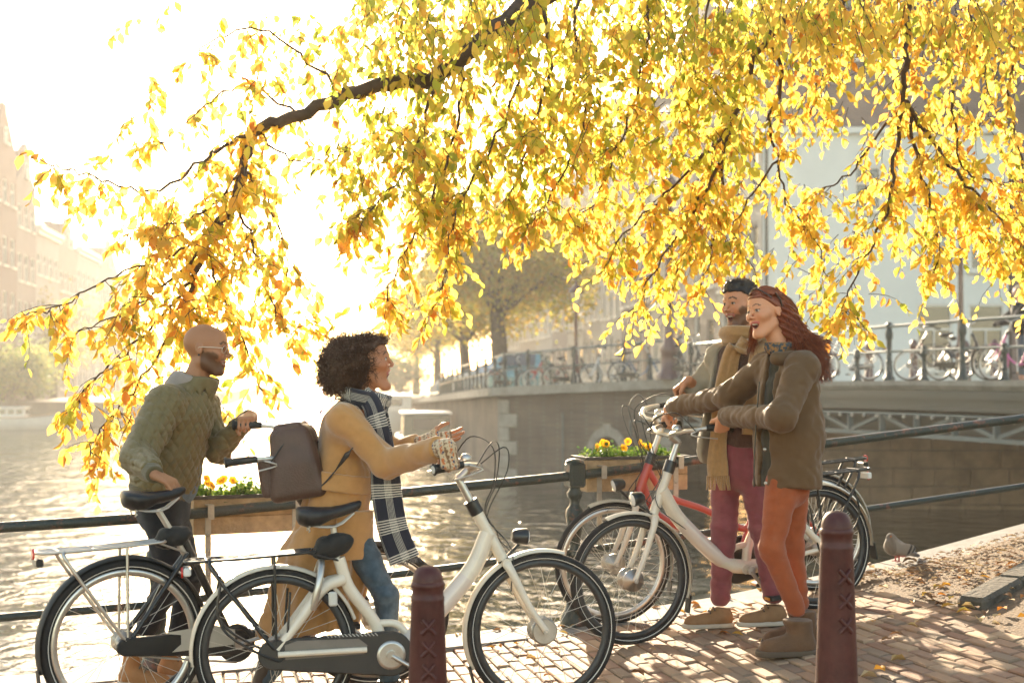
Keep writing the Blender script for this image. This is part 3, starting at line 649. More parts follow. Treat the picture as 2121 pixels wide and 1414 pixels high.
for px, Y, colr, lab, ra in ((925, 62, (.55, .56, .58), 'silver car parked nose out on the far quay', 165), (958, 58, (.42, .46, .52), 'pale blue grey car next to the silver one on the quay', 168), (905, 70, (.04, .06, .08), 'dark car parked behind the silver car on the quay', 165),
                             (945, 80, (.10, .20, .28), 'blue car under the quay trees', 120), (880, 86, (.3, .32, .34), 'grey car furthest down the quay', 120)):
    q = P(px, 800, Y); q2 = Vector((q.x, Y, 0)); car(lab, (max(q.x, (A_ + DIR * ((Y - 44) / DIR.y)).x + 2.2), Y, ztop(A_ + DIR * (Y - 44))), R(ra), colr)
q = P(1085, 790, 47.5); car('teal car parked tail on behind the quay railing', (q.x, q.y + 2, 1.0), R(80), (.10, .24, .26))
# ---------------------------------------------------------------- boats
M_hullw = mat('white_hull', (.62, .60, .56), .4, var=.1); M_hulld = mat('dark_hull', (.05, .055, .05), .5, var=.2); M_deck = mat('boat_wood', (.28, .18, .10), .6)
def boat(label, loc, rz, L, B, Hh, hull, cabin=None, tarp=False):
    t = empty('moored_boat', loc, rz, label, 'boat', None); n = 14; v = []
    for i in range(n + 1):
        s = i / n * 2 - 1; wd = B / 2 * (1 - max(0, s) ** 2.6) * (1 - .25 * max(0, -s) ** 3); zt_ = Hh * (1 + .35 * max(0, s) ** 2)
        for k, zz in ((1.0, zt_), (.92, zt_ * .5), (.6, -.25)): v += [(s * L / 2, wd * k, zz), (s * L / 2, -wd * k, zz)]
    f = []
    for i in range(n):
        a, b = i * 6, (i + 1) * 6; f += [(a, b, b + 2, a + 2), (a + 2, b + 2, b + 4, a + 4), (a + 4, b + 4, b + 5, a + 5), (a + 5, b + 5, b + 3, a + 3), (a + 3, b + 3, b + 1, a + 1)]
    f.append((0, 2, 4, 5, 3, 1)); MB().add(v, f, True).build('hull', hull, t)
    dv = [(x, y * .95, z - .06) for (x, y, z) in [p for i, p in enumerate(v) if i % 6 < 2]]
    MB().add(dv, [(2 * i, 2 * i + 1, 2 * i + 3, 2 * i + 2) for i in range(n)]).build('deck', M_deck, t)
    MB().tube([v[i * 6] for i in range(n + 1)], .04, 6).build('gunwale', M_deck, t); MB().tube([v[i * 6 + 1] for i in range(n + 1)], .04, 6).build('gunwale', M_deck, t)
    if cabin:
        cl, cb, ch, cx, cm = cabin; mb = MB(); mb.box((cx, 0, Hh + ch / 2 - .05), (cl, cb, ch)); co = mb.build('cabin', cm, t, .04)
        MB().box((cx, 0, Hh + ch - .01), (cl + .2, cb + .2, .07)).build('cabin_roof', M_frame, co)
        for y in (-1, 1):
            for k in range(3): MB().box((cx + (k - 1) * cl * .3, y * (cb / 2 + .006), Hh + ch * .55), (cl * .22, .03, ch * .45)).build('window', M_glass, co)
        for x in (-1, 1): MB().box((cx + x * (cl / 2 + .006), 0, Hh + ch * .55), (.03, cb * .6, ch * .45)).build('window', M_glass, co)
    return t
q = P(868, 890, 62); boat('dark green barge with a windowed cabin moored at the far quay', (q.x + .2, q.y, WATER), R(96), 8, 2.4, .55, M_hulld, (3.2, 1.9, 1.05, -1.4, mat('barge_cabin', (.16, .15, .10), .6)))
q = P(800, 860, 88); boat('white canal boat moored behind the green barge', (q.x, q.y, WATER), R(96), 14, 3.4, 1.2, M_hullw, (8, 2.8, .9, -1, M_hullw))
q = P(20, 890, 86); boat('small white motor boat near the left bank', (q.x, q.y, WATER), R(10), 6.5, 2.3, .75, M_hullw, (1.6, 1.6, .6, .2, M_hullw))
q = P(40, 850, 110); boat('white cabin boat moored at the left bank behind the motor boat', (q.x, q.y - 2, WATER), R(15), 8, 2.6, .9, M_hullw, (3, 2, .9, -.6, M_hullw))
q = P(230, 862, 120); boat('grey open boat moored along the left bank', (q.x, q.y, WATER), R(80), 8, 2.6, .8, M_hulld)
# ---------------------------------------------------------------- background trees
M_bark = mat('bark', (.075, .055, .04), .9, bump=1, bscale=14, var=.35, scale=5)
M_bleaf = mat_attr('autumn_leaf_far', .6, .2, trans=.45)
def bg_tree(label, loc, h, cr, trunk_r, nleaf, cols, lsize=.16, seed=0, name='elm_tree', trunk_h=None, group='trees along the canal'):
    rn = np.random.default_rng(seed); t = empty(name, loc, 0, label, 'tree', group); rr = random.Random(seed); mb = MB(); th = trunk_h or h * .36
    mb.tube(spline([(0, 0, -.3), (.05, 0, th * .5), (.15 * rr.uniform(-1, 1), 0, th)], 8), [trunk_r * (1.25 - .45 * i / 8) for i in range(9)], 10); tips = []
    for k in range(11):
        a = k * 2.4 + rr.uniform(-.4, .4); el = rr.uniform(.25, 1.15); l_ = cr * rr.uniform(.75, 1.15); s0 = Vector((0, 0, th * rr.uniform(.85, 1.02)))
        e = s0 + Vector((math.cos(a) * math.cos(el) * l_, math.sin(a) * math.cos(el) * l_, math.sin(el) * l_ * 1.2)); m_ = s0.lerp(e, .5) + Vector((rr.uniform(-.5, .5), rr.uniform(-.5, .5), rr.uniform(.1, .6)))
        pts = spline([s0, m_, e], 8); mb.tube(pts, [trunk_r * .42 * (1 - .85 * i / 8) for i in range(9)], 6); tips += pts[3:]
        for q in range(4):
            b0 = pts[rr.randrange(3, 8)]; e2 = b0 + Vector((rr.uniform(-1, 1), rr.uniform(-1, 1), rr.uniform(-.3, .9))) * cr * .42; mb.tube([b0, b0.lerp(e2, .5) + Vector((0, 0, .15)), e2], [trunk_r * .14, trunk_r * .1, trunk_r * .03], 5); tips += [b0.lerp(e2, .5), e2, e2]
    mb.build('trunk', M_bark, t)
    tp = np.array([tuple(p) for p in tips]); c = tp[rn.integers(0, len(tp), nleaf)] + rn.normal(0, cr * .16, (nleaf, 3)); c[:, 2] -= np.abs(rn.normal(0, cr * .06, nleaf))
    V, Fq, K = leaf_quads(c, lsize * rn.uniform(.6, 1.3, nleaf), rn, cols); np_mesh('crown', V, Fq, M_bleaf, t, False, K); return t
def leaf_quads(c, s, rn, cols):
    n = len(c); d = rn.normal(0, 1, (n, 3)); d[:, 2] -= .6; d /= np.linalg.norm(d, axis=1)[:, None]; e = np.cross(d, rn.normal(0, 1, (n, 3))); e /= np.linalg.norm(e, axis=1)[:, None] + 1e-6
    s = s[:, None]; V = np.stack([c, c + d * s * .5 + e * s * .33, c + d * s, c + d * s * .5 - e * s * .33], 1).reshape(-1, 3)
    cc = np.array(cols)[rn.integers(0, len(cols), n)] * rn.uniform(.75, 1.2, (n, 1)); return V, np.arange(n * 4).reshape(n, 4), np.repeat(cc, 4, 0)
YG = [(.42, .33, .05), (.36, .33, .06), (.30, .30, .06), (.50, .36, .05), (.46, .28, .04)]
for px, Y, h, cr, lab, sd in ((1032, 60, 10.5, 4.6, 'large elm with forked trunk and thinning yellow crown on the far quay', 3), (962, 82, 10.5, 4.6, 'second elm on the far quay, beyond the forked one', 4), (905, 108, 11, 5, 'third elm on the far quay, hazy, beyond the other two', 5), (862, 142, 11.5, 5.5, 'farthest elm of the quay row, pale in the haze', 6)):
    q = P(px, 800, Y); bg_tree(lab, (q.x, Y, ztop(A_ + DIR * (Y - 44)) - .05), h, cr, .36 if sd == 3 else .33, 26000 if sd == 3 else 15000, YG, .19 if sd == 3 else .22, sd)
q = P(852, 790, 120); bg_tree('rounded green bush tree at the waterside behind the boats', (q.x - 1, 120, -.4), 6, 3.0, .2, 6000, [(.14, .20, .06), (.20, .24, .08), (.12, .17, .05)], .22, 9, 'waterside_bush', 1.0, None)
for px, Y, h, cr, sd, cl, lab in ((20, 92, 4.5, 2.6, 21, [(.2, .26, .08), (.34, .33, .09)], 'green and yellow shrub over the water at the left bank'), (110, 112, 8.5, 4.4, 22, [(.44, .34, .12), (.36, .3, .1)], 'pale yellow tree in front of the left bank houses'), (215, 150, 9, 4.4, 23, [(.42, .34, .14), (.3, .28, .1)], 'hazy yellow tree further along the left bank'), (330, 200, 9, 5, 24, [(.40, .34, .16)], 'faint tree at the bend of the left bank'), (60, 100, 5, 2.6, 25, [(.24, .28, .1)], 'low green bush by the boats at the left bank')):
    q = P(px, 800, Y); bg_tree(lab, (q.x, Y, 0), h, cr, .28, 5000, cl, .26, sd, 'canal_tree', None if sd not in (21, 25) else .8)
# ================================================================ the overhanging elm
M_leaf = mat_attr('elm_leaf', .55, .3, trans=.74); M_twig = mat('twig_bark', (.07, .045, .03), .85, bump=.6, bscale=40, var=.3, scale=15)
elm = empty('elm_tree', (4.9, 8.4, gz(4.9, 8.4)), label='big elm with yellow autumn leaves hanging over the canal edge', cat='tree'); EO = Vector(elm.location)
tree_rnd = random.Random(5)
# limbs: image points with their distance, first and last radius (m)
LIMBS = [
 ([(1500, -260, 8.7), (1280, -90, 8.5), (1110, 0, 8.4), (1000, 82, 8.3), (900, 162, 8.2), (830, 168, 8.1), (720, 196, 8.0), (620, 240, 7.9), (530, 270, 7.85), (505, 350, 7.8), (480, 430, 7.75), (430, 510, 7.7), (400, 580, 7.65), (378, 650, 7.6)], .075, .010, 1.0, 10),
 ([(530, 270, 7.85), (470, 300, 7.7), (420, 332, 7.6), (335, 392, 7.5), (260, 388, 7.4), (180, 362, 7.3), (120, 345, 7.3), (66, 330, 7.25)], .012, .003, 1.0, 6),
 ([(500, 360, 7.8), (420, 440, 7.6), (330, 470, 7.5), (230, 470, 7.4)], .010, .003, 1.1, 6),
 ([(470, 440, 7.75), (390, 510, 7.6), (300, 545, 7.5), (200, 590, 7.4), (110, 640, 7.3), (40, 650, 7.2)], .010, .003, 1.0, 6),
 ([(430, 510, 7.7), (340, 590, 7.6), (250, 650, 7.5), (150, 690, 7.4)], .010, .003, 1.0, 6),
 ([(400, 580, 7.65), (330, 660, 7.6), (260, 730, 7.5), (190, 790, 7.45), (140, 860, 7.4)], .010, .003, 1.0, 6),
 ([(378, 650, 7.6), (310, 760, 7.55), (250, 840, 7.5), (200, 900, 7.45), (180, 950, 7.4)], .008, .003, 1.0, 6),
 ([(490, 420, 7.75), (530, 520, 7.8), (560, 620, 7.85), (600, 690, 7.9), (640, 650, 7.9)], .010, .003, 1.1, 6),
 ([(505, 350, 7.8), (560, 430, 7.9), (590, 520, 7.95), (600, 600, 8.0)], .008, .003, .9, 6),
 ([(430, 520, 7.7), (470, 640, 7.75), (520, 740, 7.8), (545, 820, 7.8)], .008, .003, 1.2, 6),
 ([(530, 270, 7.85), (600, 330, 7.9), (660, 330, 7.9), (690, 300, 7.9)], .008, .003, .8, 6),
 ([(720, 196, 8.0), (640, 130, 7.9), (540, 60, 7.8), (430, 90, 7.7), (400, 130, 7.7)], .010, .003, .55, 6),
 ([(620, 240, 7.9), (520, 180, 7.8), (450, 200, 7.7), (380, 260, 7.6), (330, 300, 7.5)], .008, .003, .35, 6),
 ([(900, 162, 8.2), (880, 250, 8.0), (850, 340, 7.9), (790, 410, 7.8), (735, 470, 7.7)], .012, .003, 1.5, 6),
 ([(960, 120, 8.25), (950, 240, 8.1), (915, 360, 8.0), (870, 460, 7.9), (820, 560, 7.8), (795, 640, 7.8)], .012, .003, 1.4, 6),
 ([(1060, 30, 8.35), (1075, 150, 8.2), (1040, 260, 8.1), (985, 360, 8.0), (940, 450, 7.9), (925, 560, 7.9), (900, 640, 7.9)], .012, .003, 1.3, 6),
 ([(1120, 0, 8.4), (1140, 140, 8.3), (1105, 250, 8.2), (1080, 350, 8.1), (1040, 430, 8.0)], .013, .003, 1.4, 6),
 ([(1210, -70, 8.5), (1190, 90, 8.4), (1215, 220, 8.3), (1180, 330, 8.2), (1130, 420, 8.1), (1090, 470, 8.1)], .013, .003, 1.4, 6),
 ([(1350, -80, 8.6), (1340, 80, 8.5), (1310, 220, 8.5), (1270, 330, 8.4), (1230, 420, 8.4), (1180, 470, 8.4)], .013, .003, 1.4, 6),
 ([(1660, -60, 9.2), (1625, 40, 9.1), (1570, 105, 9.0), (1540, 190, 9.0), (1510, 270, 8.9), (1490, 340, 8.9), (1445, 420, 8.9), (1400, 490, 8.9), (1350, 570, 8.8), (1310, 660, 8.8)], .026, .004, 1.5, 8),
 ([(1540, 190, 9.0), (1490, 260, 9.1), (1470, 360, 9.1), (1450, 470, 9.2), (1400, 560, 9.2), (1390, 640, 9.2)], .014, .003, 1.3, 6),
 ([(1510, 270, 8.9), (1420, 360, 8.8), (1350, 430, 8.8), (1280, 500, 8.8), (1250, 570, 8.8)], .012, .003, 1.4, 6),
 ([(1500, 320, 8.9), (1490, 430, 9.0), (1470, 540, 9.0), (1440, 620, 9.0)], .010, .003, 1.1, 6),
 ([(1590, 50, 9.1), (1620, 170, 9.0), (1592, 250, 8.9), (1612, 330, 8.8), (1630, 420, 8.8), (1690, 500, 8.8), (1720, 600, 8.8)], .016, .003, .95, 6),
 ([(1612, 330, 8.8), (1560, 400, 8.8), (1520, 480, 8.8), (1560, 560, 8.8)], .009, .003, .8, 6),
 ([(1895, -80, 8.8), (1878, 60, 8.8), (1876, 140, 8.7), (1874, 208, 8.7), (1930, 290, 8.6), (1990, 370, 8.6), (2050, 430, 8.6), (2105, 500, 8.6), (2150, 600, 8.6)], .026, .004, 1.25, 8),
 ([(1874, 208, 8.7), (1852, 330, 8.6), (1842, 420, 8.5), (1800, 520, 8.5), (1760, 600, 8.5), (1750, 680, 8.5)], .016, .003, 1.25, 6),
 ([(1880, 215, 8.7), (1900, 330, 8.6), (1930, 430, 8.6), (1945, 520, 8.6), (1930, 590, 8.6)], .014, .003, 1.2, 6),
 ([(1905, 30, 8.8), (1960, 110, 8.7), (1975, 230, 8.7), (1990, 340, 8.7), (2020, 440, 8.7), (2080, 560, 8.7)], .014, .003, 1.2, 6),
 ([(1874, 215, 8.7), (1810, 290, 8.7), (1760, 360, 8.7), (1700, 400, 8.8), (1660, 470, 8.8)], .012, .003, .7, 6),
 ([(2140, -80, 9.0), (2110, 60, 9.0), (2090, 190, 9.0), (2110, 310, 9.0), (2125, 430, 9.0), (2110, 560, 9.0)], .014, .003, 1.2, 6),
 ([(1985, 350, 8.7), (2060, 380, 8.8), (2120, 390, 8.8)], .008, .003, .9, 6),
 ([(1760, -80, 9.3), (1740, 60, 9.3), (1700, 160, 9.2), (1680, 240, 9.2)], .012, .003, .8, 6),
 ([(2020, -80, 9.3), (2010, 40, 9.3), (2040, 140, 9.2), (2050, 240, 9.2)], .012, .003, 1.0, 6),
 ([(1480, -80, 8.8), (1460, 60, 8.8), (1430, 180, 8.8), (1400, 280, 8.8)], .012, .003, 1.3, 6),
]
br_mb = MB(); leaves = []          # leaf: position, direction, normal, size, colour
def leafcol(px, py):
    g = tree_rnd.random()
    if px < 620: w_ = (.05 if py > 250 else .05, .20 if 330 < py < 520 and px > 380 else .10, .50, .28, .07)
    elif px < 1150: w_ = (.18, .34, .38, .12, .02) if py < 450 else (.05, .2, .45, .26, .06)
    elif px < 1600 and py < 350: w_ = (.14, .36, .42, .10, .02)
    else: w_ = (.05, .20, .52, .20, .05)
    cols = [(.38, .43, .06), (.62, .58, .09), (.84, .64, .13), (.86, .52, .10), (.68, .30, .06)]
    i = tree_rnd.choices(range(5), w_)[0]; k = tree_rnd.uniform(.8, 1.12); return tuple(c * k for c in cols[i])
def to_px(p): return 1060.5 + F * p.x / p.y, 790 - F * (p.z - EYE) / p.y
def twig(p0, d, L, nleaf, big=1.0):
    pts = [p0]; p = p0.copy(); d = d.normalized(); seg = 5
    for i in range(seg):
        d = (d + Vector((tree_rnd.uniform(-.25, .25), tree_rnd.uniform(-.25, .25), -.22))).normalized(); p = p + d * (L / seg); pts.append(p.copy())
    br_mb.tube(pts, [.0030 - .0004 * i for i in range(seg + 1)], 3, False)
    for i in range(nleaf):
        t = (i + .6) / nleaf * seg; k = min(int(t), seg - 1); q = pts[k].lerp(pts[k + 1], t - k); dd = (pts[k + 1] - pts[k]).normalized()
        sd = Vector((tree_rnd.uniform(-1, 1), tree_rnd.uniform(-1, 1), tree_rnd.uniform(-.35, .25))).normalized()
        ld = (dd * .5 + sd * .75 + Vector((0, 0, -.55))).normalized(); nn = ld.cross(Vector((tree_rnd.uniform(-1, 1), tree_rnd.uniform(-1, 1), tree_rnd.uniform(-.6, .6)))).normalized()
        px, py = to_px(q); leaves.append((q + ld * .012, ld, nn, big * tree_rnd.choice((.6, .85, 1, 1, 1.15, 1.3)) * tree_rnd.uniform(.052, .076), leafcol(px, py)))
for pts, r0, r1, dens, sides in LIMBS:
    w3 = [P(*p) for p in pts]; n = 5 * (len(w3) - 1); cur = spline(w3, n)
    cur = [c + Vector((math.sin(i * 1.7 + r0 * 900) * .012, 0, math.cos(i * 2.3 + r0 * 500) * .012)) for i, c in enumerate(cur)]
    br_mb.tube([c - EO + EO for c in cur], [r0 + (r1 - r0) * (i / n) ** .75 + .0 for i in range(n + 1)], sides, True)
    L = sum((cur[i + 1] - cur[i]).length for i in range(n)); m = int(L * 17 * dens)
    thick = r0 > .05
    for k in range(m):
        t = tree_rnd.random() ** (.75 if not thick else 1.0); i = min(int(t * n), n - 1); p = cur[i].lerp(cur[i + 1], t * n - i)
        if thick and to_px(p)[0] > 560 and tree_rnd.random() < .3: continue
        tang = (cur[i + 1] - cur[i]).normalized(); d = tang * tree_rnd.uniform(-.1, .9) + Vector((tree_rnd.uniform(-1, 1), tree_rnd.uniform(-.8, .8), tree_rnd.uniform(-.7, .45)))
        twig(p, d, tree_rnd.uniform(.12, .34), tree_rnd.randint(6, 11))
# curtain of hanging twigs from limbs above the frame
for k in range(520):
    px = tree_rnd.uniform(640, 2150); py = tree_rnd.uniform(-70, 60 if px > 760 else 20); Y = tree_rnd.uniform(7.4, 9.8)
    if 560 < px < 740: continue
    twig(P(px, py, Y), Vector((tree_rnd.uniform(-.6, .6), tree_rnd.uniform(-.5, .5), -.6)), tree_rnd.uniform(.15, .42), tree_rnd.randint(6, 12))
for (x0, y0, x1, y1, cnt, Y0, Y1) in ((760, 60, 1250, 330, 220, 7.6, 8.8), (1150, 40, 1560, 300, 170, 7.9, 9.2), (1230, 260, 1560, 520, 150, 8.6, 9.6), (1600, 60, 2121, 250, 90, 8.6, 9.8), (1780, 250, 2121, 520, 110, 8.4, 9.4), (300, 380, 560, 620, 90, 7.4, 8.2), (230, 600, 480, 860, 70, 7.3, 8.0), (560, 20, 760, 160, 26, 7.6, 8.4), (700, 250, 1000, 430, 70, 7.6, 8.6), (1580, 380, 1800, 640, 40, 8.6, 9.4), (250, 20, 560, 300, 20, 7.4, 8.2), (850, 380, 1230, 480, 40, 7.8, 9)):
    for k in range(cnt):
        twig(P(tree_rnd.uniform(x0, x1), tree_rnd.uniform(y0, y1), tree_rnd.uniform(Y0, Y1)), Vector((tree_rnd.uniform(-1, 1), tree_rnd.uniform(-.6, .6), tree_rnd.uniform(-.8, .2))), tree_rnd.uniform(.1, .3), tree_rnd.randint(5, 10))
# trunk out of the frame to the right, limbs rising from it to the starts of the hanging limbs
tk = MB(); th = Vector((4.6, 8.5, 4.4)); tk.tube(spline([EO + Vector((0, 0, -.4)), EO + Vector((-.05, 0, 1.6)), th], 10), [.42 - .017 * i for i in range(11)], 14)
for e, r in ((P(1500, -260, 8.7), .09), (P(1660, -60, 9.2), .04), (P(1895, -80, 8.8), .04), (P(2140, -80, 9.0), .03), (P(1350, -80, 8.6), .03), (P(1210, -70, 8.5), .03), (P(1760, -80, 9.3), .03), (P(2020, -80, 9.3), .03), (P(1480, -80, 8.8), .03)):
    mid = th.lerp(e, .5) + Vector((0, 0, .7)); tk.tube(spline([th + Vector((0, 0, -.2)), mid, e], 10), [.15 - (.15 - r) * i / 10 for i in range(11)], 8)
o = tk.build('trunk', M_bark, elm); o.location = -EO
o = br_mb.build('branches', M_twig, elm); o.location = -EO
# leaves: pointed oval folded along the midrib
LV = np.array([(0, 0, 0), (.26, .22, .05), (.58, .28, .06), (1, 0, -.06), (.58, -.28, .06), (.26, -.22, .05), (.46, 0, -.02)]); LF = np.array([(0, 6, 1), (1, 6, 2), (2, 6, 3), (3, 6, 4), (4, 6, 5), (5, 6, 0)])
def leaf_frame(q, ld, nn, s):
    b = nn.cross(ld); return Matrix((ld * s, b * s, nn * s)).transposed().to_4x4(), q
def prom_leaf(i):
    q = leaves[i][0]; px, py = to_px(q); return (0 if (0 < px < 2121 and 0 < py < 1414) else -1, leaves[i][3] / q.y)
order = sorted(range(len(leaves)), key=prom_leaf, reverse=True); solo = order[:300]; solos = set(solo); lm = {}
for i in solo:
    q, ld, nn, s, c = leaves[i]; key = tuple(round(x * 8) for x in c)
    if key not in lm: lm[key] = np_mesh('leaf', LV, LF, M_leaf, None, True, np.tile(c, (7, 1)), False)
    M, t = leaf_frame(q, ld, nn, s); M.translation = t - EO; o = link('leaf', lm[key], None, elm); o.matrix_local = M
rest = [leaves[i] for i in range(len(leaves)) if i not in solos]; n = len(rest)
Q = np.array([tuple(l_[0] - EO) for l_ in rest]); D = np.array([tuple(l_[1]) for l_ in rest]); N = np.array([tuple(l_[2]) for l_ in rest]); S = np.array([l_[3] for l_ in rest]); Cc = np.array([l_[4] for l_ in rest]); Bv = np.cross(N, D)
fold = RNG.uniform(.6, 3.2, n); V = Q[:, None] + S[:, None, None] * (LV[None, :, 0:1] * D[:, None] + LV[None, :, 1:2] * Bv[:, None] * RNG.uniform(.85, 1.15, n)[:, None, None] + LV[None, :, 2:3] * N[:, None] * fold[:, None, None])
tag(np_mesh('crown', V.reshape(-1, 3), (LF[None] + (np.arange(n) * 7)[:, None, None]).reshape(-1, 3), M_leaf, elm, True, np.repeat(Cc, 7, 0)), kind='stuff')
# ================================================================ bicycles
M_blackp = mat('black_paint', (.011, .011, .011), .4, coat=.3, var=.2); M_rubber = mat('grip_rubber', (.013, .013, .012), .6, bump=.3, bscale=300)
M_whitep = mat('white_paint', (.74, .655, .53), .34, coat=.4, var=.09, scale=9); M_redp = mat('red_paint', (.42, .045, .03), .35, coat=.4, var=.1)
M_alu = mat('brushed_aluminium', (.55, .53, .49), .35, .9, var=.12, scale=20); M_rim = mat('rim_alloy', (.62, .60, .56), .3, .85, var=.1); M_rimb = mat('rim_dark', (.05, .05, .05), .4, .3)
M_leather = mat('saddle_vinyl', (.013, .013, .014), .38, bump=.2, bscale=200, var=.25); M_stripe = mat('reflective_stripe', (.62, .60, .54), .5, var=.05)
M_case = mat('chain_case_grey', (.040, .035, .030), .5, var=.12, bump=.1); M_cream = mat('case_cream', (.50, .46, .38), .5, var=.08); M_redl = mat('reflector_red', (.55, .02, .015), .25, coat=.5)
M_amber = mat('reflector_amber', (.7, .28, .03), .25, coat=.4); M_lens = mat('lamp_lens', (.72, .72, .70), .15, coat=.8, var=.05); M_cable = mat('cable_black', (.015, .015, .015), .4); M_spoke = mat('spoke_steel', (.66, .62, .55), .3, .8, var=.05)
M_tyre = mat('tyre_rubber', (.02, .019, .018), .75)
def arc(c, r, a0, a1, n=24, y=0): return [Vector((c[0] + r * math.cos(R(a0 + (a1 - a0) * i / n)), y, c[1] + r * math.sin(R(a0 + (a1 - a0) * i / n)))) for i in range(n + 1)]
def torus(c, r, rt, n=56, m=10, flat=1.0):
    mb = MB(); v = []; f = []
    for i in range(n):
        a = 2 * math.pi * i / n
        for j in range(m):
            b = 2 * math.pi * j / m; rr = r + rt * math.cos(b) * flat; v.append((c[0] + rr * math.cos(a), rt * math.sin(b), c[1] + rr * math.sin(a)))
    for i in range(n):
        for j in range(m): f.append((i * m + j, i * m + (j + 1) % m, ((i + 1) % n) * m + (j + 1) % m, ((i + 1) % n) * m + j))
    return mb.add(v, f, True)
def wheel(root, c, rad, rt, rimm, nsp=32, hub_r=.022, brake=False, lod=0):
    seg = 64 if not lod else 24
    w_ = torus(c, rad - rt, rt, seg, 10 if not lod else 6).build('wheel', M_tyre, root)
    rr = rad - 2 * rt; mb = MB(); v = []; f = []; pr = [(rr + .006, .012), (rr - .018, .010), (rr - .026, 0), (rr - .018, -.010), (rr + .006, -.012)]
    for i in range(seg):
        a = 2 * math.pi * i / seg
        for q, y in pr: v.append((c[0] + q * math.cos(a), y, c[1] + q * math.sin(a)))
    for i in range(seg):
        for j in range(5): f.append((i * 5 + j, i * 5 + (j + 1) % 5, ((i + 1) % seg) * 5 + (j + 1) % 5, ((i + 1) % seg) * 5 + j))
    mb.add(v, f, True).build('rim', rimm, w_)
    if not lod:
        for y in (-1, 1):
            s = MB(); v = []; f = []
            for i in range(seg):
                a = 2 * math.pi * i / seg
                for q, yy in ((rad - rt * 1.45, rt * .905), (rad - rt * 1.28, rt * .975)): v.append((c[0] + q * math.cos(a), y * (yy + .0015), c[1] + q * math.sin(a)))
            for i in range(seg): k = (i + 1) % seg; f.append((2 * i, 2 * i + 1, 2 * k + 1, 2 * k) if y < 0 else (2 * k, 2 * k + 1, 2 * i + 1, 2 * i))
            s.add(v, f); s.build('reflective_band', M_stripe, w_)
    sp = MB()
    for i in range(nsp if not lod else 12):
        a = 2 * math.pi * i / (nsp if not lod else 12); sd = 1 if i % 2 else -1; ha = a + (.9 if (i // 2) % 2 else -.9)
        sp.tube([(c[0] + hub_r * 1.5 * math.cos(ha), sd * .028, c[1] + hub_r * 1.5 * math.sin(ha)), (c[0] + (rr - .015) * math.cos(a), 0, c[1] + (rr - .015) * math.sin(a))], .0013 if not lod else .004, 4, False)
    tag(sp.build('spokes', M_spoke, w_), kind='stuff')
    MB().lathe((c[0], 0, c[1]), [(.012, -.075), (.012, -.05), (hub_r * 1.7, -.04), (hub_r * 1.7, -.032), (hub_r, -.026), (hub_r, .026), (hub_r * 1.7, .032), (hub_r * 1.7, .04), (.012, .05), (.012, .075)], 16, (0, 1, 0)).build('hub', M_alu, w_)
    if brake: MB().lathe((c[0], 0, c[1]), [(.052, -.052), (.056, -.035), (.05, -.03)], 20, (0, 1, 0)).build('brake_drum', M_alu, w_)
    return w_
def fender(root, c, r, a0, a1, wd, m, flap=None):
    mb = MB(); n = 30; v = []; f = []
    for i in range(n + 1):
        a = R(a0 + (a1 - a0) * i / n)
        for k in range(7):
            t = (k - 3) / 3; rr = r - .012 * t * t * abs(t); v.append((c[0] + rr * math.cos(a), wd * .5 * t, c[1] + rr * math.sin(a)))
    for i in range(n):
        for k in range(6): f.append((i * 7 + k, i * 7 + k + 1, (i + 1) * 7 + k + 1, (i + 1) * 7 + k))
    n0 = len(v); v += [(x, y * .93, z) for x, y, z in [((p[0] - c[0]) * .992 + c[0], p[1], (p[2] - c[1]) * .992 + c[1]) for p in v]]; f += [tuple(n0 + q for q in ff[::-1]) for ff in f]
    o = mb.add(v, f, True).build('mudguard', m, root)
    if flap:
        a = R(a1); p0 = Vector((c[0] + r * math.cos(a), 0, c[1] + r * math.sin(a))); t = Vector((-math.sin(a), 0, math.cos(a))) * (1 if a1 > a0 else -1); nn = Vector((math.cos(a), 0, math.sin(a)))
        MB().bar(p0 - t * .02, p0 + t * .075 + nn * .018, wd * .95, .006, nn).build('mud_flap', M_rubber, o)
    return o
def saddle(root, c, m, tilt=0.09):
    mb = MB(); sec = [(-.135, .02, .03), (-.125, .072, .048), (-.09, .088, .058), (-.04, .078, .052), (.01, .052, .044), (.06, .034, .04), (.11, .027, .036), (.135, .022, .028), (.143, .008, .012)]
    v = []; n = 14
    for x, wd, h in sec:
        for j in range(n):
            a = 2 * math.pi * j / n; yy = math.cos(a) * wd; zz = math.sin(a); zz = zz * h * .55 if zz > 0 else zz * h * (1.0 if x < 0 else .7); up = .018 * (x / .13) ** 2 + tilt * x
            v.append((c[0] + x, yy, c[1] + zz + up))
    f = [(i * n + j, i * n + (j + 1) % n, (i + 1) * n + (j + 1) % n, (i + 1) * n + j) for i in range(len(sec) - 1) for j in range(n)] + [tuple(range(n))[::-1], tuple((len(sec) - 1) * n + j for j in range(n))]
    o = mb.add(v, f, True).build('saddle', m, root)
    rl_ = MB()
    for y in (-.022, .022): rl_.tube(spline([(c[0] - .1, y * 1.6, c[1] - .03), (c[0] - .05, y, c[1] - .055), (c[0] + .04, y, c[1] - .055), (c[0] + .11, y * .5, c[1] - .005)], 8), .0045, 6)
    for y in (-.04, .04): rl_.tube([(c[0] - .085 + .018 * math.sin(k * .9) * .0, y + .014 * math.cos(k * 1.57), c[1] - .075 + .004 * k) for k in range(14)], .0035, 4)
    rl_.build('saddle_rails', M_alu, o); return o
